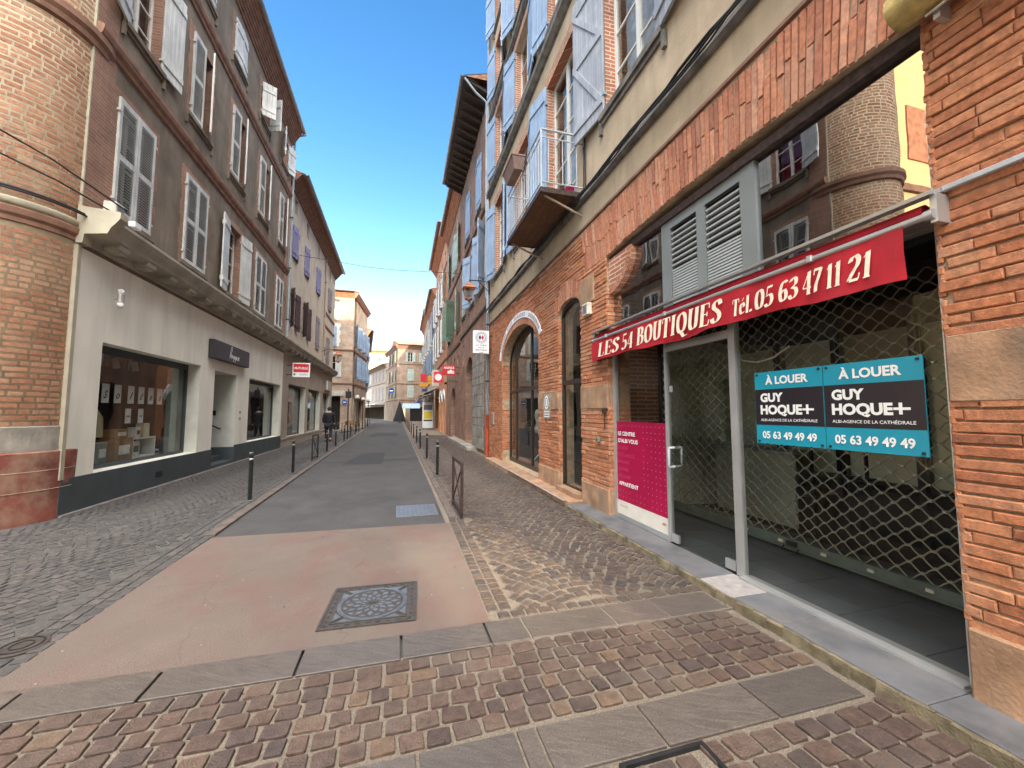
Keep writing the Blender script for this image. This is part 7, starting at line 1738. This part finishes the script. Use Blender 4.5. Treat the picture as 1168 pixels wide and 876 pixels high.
# ================================================================ walking man seen from behind
def skin_body(name, verts, edges, radii, mat, parent, root=0, levels=2):
    me = bpy.data.meshes.new(name); me.from_pydata(verts, edges, []); o = bpy.data.objects.new(name, me); COL.objects.link(o); o.parent = parent
    md = o.modifiers.new('skin', 'SKIN'); sk = me.skin_vertices[0].data if me.skin_vertices else None
    if sk is None:
        bpy.context.view_layer.objects.active = o
        bm = bmesh.new(); bm.from_mesh(me); bm.verts.layers.skin.verify(); bm.to_mesh(me); bm.free(); sk = me.skin_vertices[0].data
    for i, r in enumerate(radii): sk[i].radius = (r, r) if not isinstance(r, tuple) else r; sk[i].use_root = (i == root)
    ss = o.modifiers.new('subdiv', 'SUBSURF'); ss.levels = levels; ss.render_levels = levels
    dg = bpy.context.evaluated_depsgraph_get(); dg.update(); m2 = bpy.data.meshes.new_from_object(o.evaluated_get(dg)); o.modifiers.clear(); o.data = m2; m2.materials.clear(); m2.materials.append(mat)
    for p in m2.polygons: p.use_smooth = True
    return o
P = empty('person', (-3.42, 22.6, .015), rad(4), 'man in dark jacket and jeans walking away on the left pavement carrying a black bag', 'person')
# y forward = away from the camera
bv = [(0,0,.95),(0,0,1.12),(0,.01,1.32),(0,.02,1.47),(0,.05,1.55),(0,.07,1.64),(0,.08,1.72),
      (-.10,0,.90),(-.11,.10,.50),(-.11,.02,.10),(-.12,.15,.045),
      (.10,0,.90),(.11,-.04,.50),(.11,-.22,.14),(.115,-.12,.05),
      (-.19,.01,1.44),(-.25,-.04,1.17),(-.24,.06,.93),(-.24,.09,.84),
      (.19,.01,1.44),(.26,.03,1.17),(.27,.02,.92),(.27,.03,.83)]
be = [(0,1),(1,2),(2,3),(3,4),(4,5),(5,6),(0,7),(7,8),(8,9),(9,10),(0,11),(11,12),(12,13),(13,14),(3,15),(15,16),(16,17),(17,18),(3,19),(19,20),(20,21),(21,22)]
br = [.15,.145,.16,.13,.055,.085,.075,.09,.062,.045,.04,.09,.062,.045,.04,.07,.048,.035,.034,.07,.048,.035,.034]
body = skin_body('body', bv, be, br, M['skin'], P)
jv = [(0,0,.88),(0,0,1.12),(0,.01,1.32),(0,.02,1.46),(-.20,.01,1.45),(-.255,-.04,1.17),(-.245,.05,.95),(.20,.01,1.45),(.265,.03,1.17),(.275,.02,.94)]
skin_body('jacket', jv, [(0,1),(1,2),(2,3),(3,4),(4,5),(5,6),(3,7),(7,8),(8,9)], [(.21,.16),(.2,.165),(.21,.17),(.16,.14),.1,.075,.06,.1,.075,.06], M['cloth_black'], P)
tv = [(0,0,.93),(-.10,0,.88),(-.11,.10,.50),(-.11,.03,.12),(.10,0,.88),(.11,-.04,.50),(.11,-.20,.17)]
skin_body('trousers', tv, [(0,1),(1,2),(2,3),(0,4),(4,5),(5,6)], [.165,.115,.085,.068,.115,.085,.068], M['cloth_jean'], P)
q = MB(); q.lathe([(.075,1.47),(.09,1.5),(.085,1.55),(.07,1.57)], (0,.03,0), 14); q.build('collar', M['grey_cloth'], P)
q = MB(); bm_ = bmesh.new(); bmesh.ops.create_icosphere(bm_, subdivisions=3, radius=1)
for v in bm_.verts: v.co = Vector((v.co.x*.098, v.co.y*.112+.06, v.co.z*.118+1.71))
bm_.verts.index_update(); q.add([v.co[:] for v in bm_.verts if True], [[v.index for v in f.verts] for f in bm_.faces if sum(v.co.y for v in f.verts)/len(f.verts) < .12 or sum(v.co.z for v in f.verts)/len(f.verts) > 1.76], True); bm_.free(); q.build('hair', M['hair'], P)
q = MB(); q.cbox(-.165,-.065,-.05,.22,0,.09,.03); q.build('shoe', M['leather'], P); q = MB(); q.cbox(.065,.165,-.29,-.02,.03,.13,.03); q.build('shoe', M['leather'], P)
t = empty('shoulder_bag', (-3.08, 22.6, .62), 0, 'black bag hanging at the right side of the walking man', 'bag'); q = MB(); q.cbox(-.07,.12,-.2,.2,0,.3,.03); q.build('bag_body', M['cloth_black'], t); q = MB(); q.tube([(0,-.14,.3),(-.01,-.06,.42),(-.01,.06,.42),(0,.14,.3)], .012, 6); q.build('handle', M['leather'], t)

# ================================================================ behind the camera (casts the shade, seen in glass)
def block(name, x0, x1, y0, y1, h, mat, label, ledges=True):
    t = empty(name, ((x0+x1)/2, (y0+y1)/2, 0), 0, label, 'building'); w, d = (x1-x0)/2, (y1-y0)/2
    q = MB(); q.box(-w, w, -d, d, 0, h); q.build('wall', M[mat], t)
    q = MB(); q.box(-w-.3, w+.3, -d-.3, d+.3, h+.002, h+.3); q.build('roof', M['tile_roof'], t)
    q = MB()
    nx = int(2*w/3)
    for k in range(nx):
        x = -w+(k+.5)*2*w/nx
        for z in range(2, int(h)-2, 3): q.box(x-.5, x+.5, d, d+.05, z, z+1.7)
    if nx: q.build('window', M['sh_mauve'], t)
    return t
block('rendered_block', -10, -5.0, -26, -1.5, 8, 'stucco_brown', 'grey brown block on the other corner of the side street behind the camera')
t = empty('shade_wall', (20, -27.3, 0), 0, 'tall unseen brick wall added behind the camera to shade the street, slotted for sun patches', 'shade_wall')  # added out of view: shades the street, slots let sun patches through
def slotted_wall(x0, x1, z0, z1, holes):
    xs = sorted({x0, x1} | {h[0] for h in holes} | {h[1] for h in holes}); zs = sorted({z0, z1} | {h[2] for h in holes} | {h[3] for h in holes}); q = MB()
    for a, b in zip(xs, xs[1:]):
        run = None
        for c, d in zip(zs, zs[1:]):
            hit = any(h[0] <= a and b <= h[1] and h[2] <= c and d <= h[3] for h in holes)
            if hit:
                if run is not None: q.box(a-20, b-20, -.25, .25, run, c); run = None
            elif run is None: run = c
        if run is not None: q.box(a-20, b-20, -.25, .25, run, z1)
    return q
slotted_wall(.2, 40, 0, 27.6, [(6.25, 7.75, 8.42, 9.2), (5.6, 6.3, 8.03, 8.2), (6.9, 7.15, 8.1, 8.25)]).build('wall', M['brick_far2'], t)
q = MB(); q.box(-19.8, 20, -12, -.3, 0, 7); q.build('rear_block', M['brick_far2'], t); q = MB(); q.box(-20, 20.2, -12.3, -.2, 7.002, 7.3); q.build('roof', M['tile_roof'], t)

# ================================================================ light, sky, camera
SUN_EL, SUN_AZ = 15.5, -11.0       # light travels towards (+sin az, +cos az)
sd = bpy.data.lights.new('sun', 'SUN'); sd.energy = 4.2; sd.angle = rad(.6); sd.color = (1, .84, .62)
so = bpy.data.objects.new('sun', sd); COL.objects.link(so); so.rotation_euler = (rad(90-SUN_EL), 0, rad(-SUN_AZ))
w = bpy.data.worlds.new('World'); scene.world = w; w.use_nodes = True; nt = w.node_tree; bg = nt.nodes['Background']
sk = N(nt, 'ShaderNodeTexSky', sky_type='NISHITA'); sk.sun_disc = False; sk.sun_elevation = rad(SUN_EL); sk.sun_rotation = rad(180+SUN_AZ); sk.air_density = 1.0; sk.dust_density = .6; sk.ozone_density = 2.0; sk.altitude = 200
hs = N(nt, 'ShaderNodeHueSaturation'); hs.inputs['Saturation'].default_value = 1.26; nt.links.new(sk.outputs[0], hs.inputs['Color'])
# added sky brightening overhead and behind the camera, out of view, lifting street light
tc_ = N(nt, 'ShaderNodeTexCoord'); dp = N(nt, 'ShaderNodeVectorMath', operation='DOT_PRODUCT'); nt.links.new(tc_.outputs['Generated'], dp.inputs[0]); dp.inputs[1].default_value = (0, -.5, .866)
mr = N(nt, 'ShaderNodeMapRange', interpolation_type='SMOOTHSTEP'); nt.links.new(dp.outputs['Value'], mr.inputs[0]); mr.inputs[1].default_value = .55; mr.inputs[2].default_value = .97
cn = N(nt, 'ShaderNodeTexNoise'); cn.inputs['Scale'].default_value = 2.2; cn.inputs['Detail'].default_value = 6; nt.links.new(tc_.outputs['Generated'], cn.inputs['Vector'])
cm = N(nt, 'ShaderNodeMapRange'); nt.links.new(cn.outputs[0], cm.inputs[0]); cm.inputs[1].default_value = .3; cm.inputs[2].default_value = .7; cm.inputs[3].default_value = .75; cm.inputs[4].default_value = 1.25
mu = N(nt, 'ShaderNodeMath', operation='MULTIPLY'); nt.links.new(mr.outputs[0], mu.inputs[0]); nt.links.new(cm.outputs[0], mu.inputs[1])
add = mixc(nt, hs.outputs[0], (SKY_FILL*1.0, SKY_FILL*.93, SKY_FILL*.84), mu.outputs[0], 'ADD')
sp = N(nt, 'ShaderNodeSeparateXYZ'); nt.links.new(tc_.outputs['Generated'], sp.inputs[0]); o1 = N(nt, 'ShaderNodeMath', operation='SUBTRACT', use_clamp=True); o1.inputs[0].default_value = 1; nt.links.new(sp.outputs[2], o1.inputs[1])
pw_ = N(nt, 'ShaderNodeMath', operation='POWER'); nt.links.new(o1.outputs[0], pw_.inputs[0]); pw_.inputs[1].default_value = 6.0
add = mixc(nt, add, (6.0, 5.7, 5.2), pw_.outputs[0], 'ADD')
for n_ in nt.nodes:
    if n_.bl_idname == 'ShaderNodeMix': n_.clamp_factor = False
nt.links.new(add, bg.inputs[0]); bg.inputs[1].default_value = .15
cam = bpy.data.cameras.new('camera'); co = bpy.data.objects.new('camera', cam); COL.objects.link(co)
cam.sensor_width = 36; cam.lens = 36*448/1168; cam.clip_start = .05; cam.clip_end = 2000
co.location = (0, 0, 1.55); co.rotation_euler = (rad(90+4.1), 0, rad(-16.3)); scene.camera = co
scene.view_settings.view_transform = 'Standard'; scene.view_settings.look = 'None'; scene.view_settings.gamma = 1; scene.view_settings.exposure = 1.52
scene.render.engine = 'CYCLES'
try: scene.cycles.max_bounces = 8; scene.cycles.diffuse_bounces = 4; scene.cycles.transparent_max_bounces = 12; scene.cycles.use_denoising = True
except Exception: pass
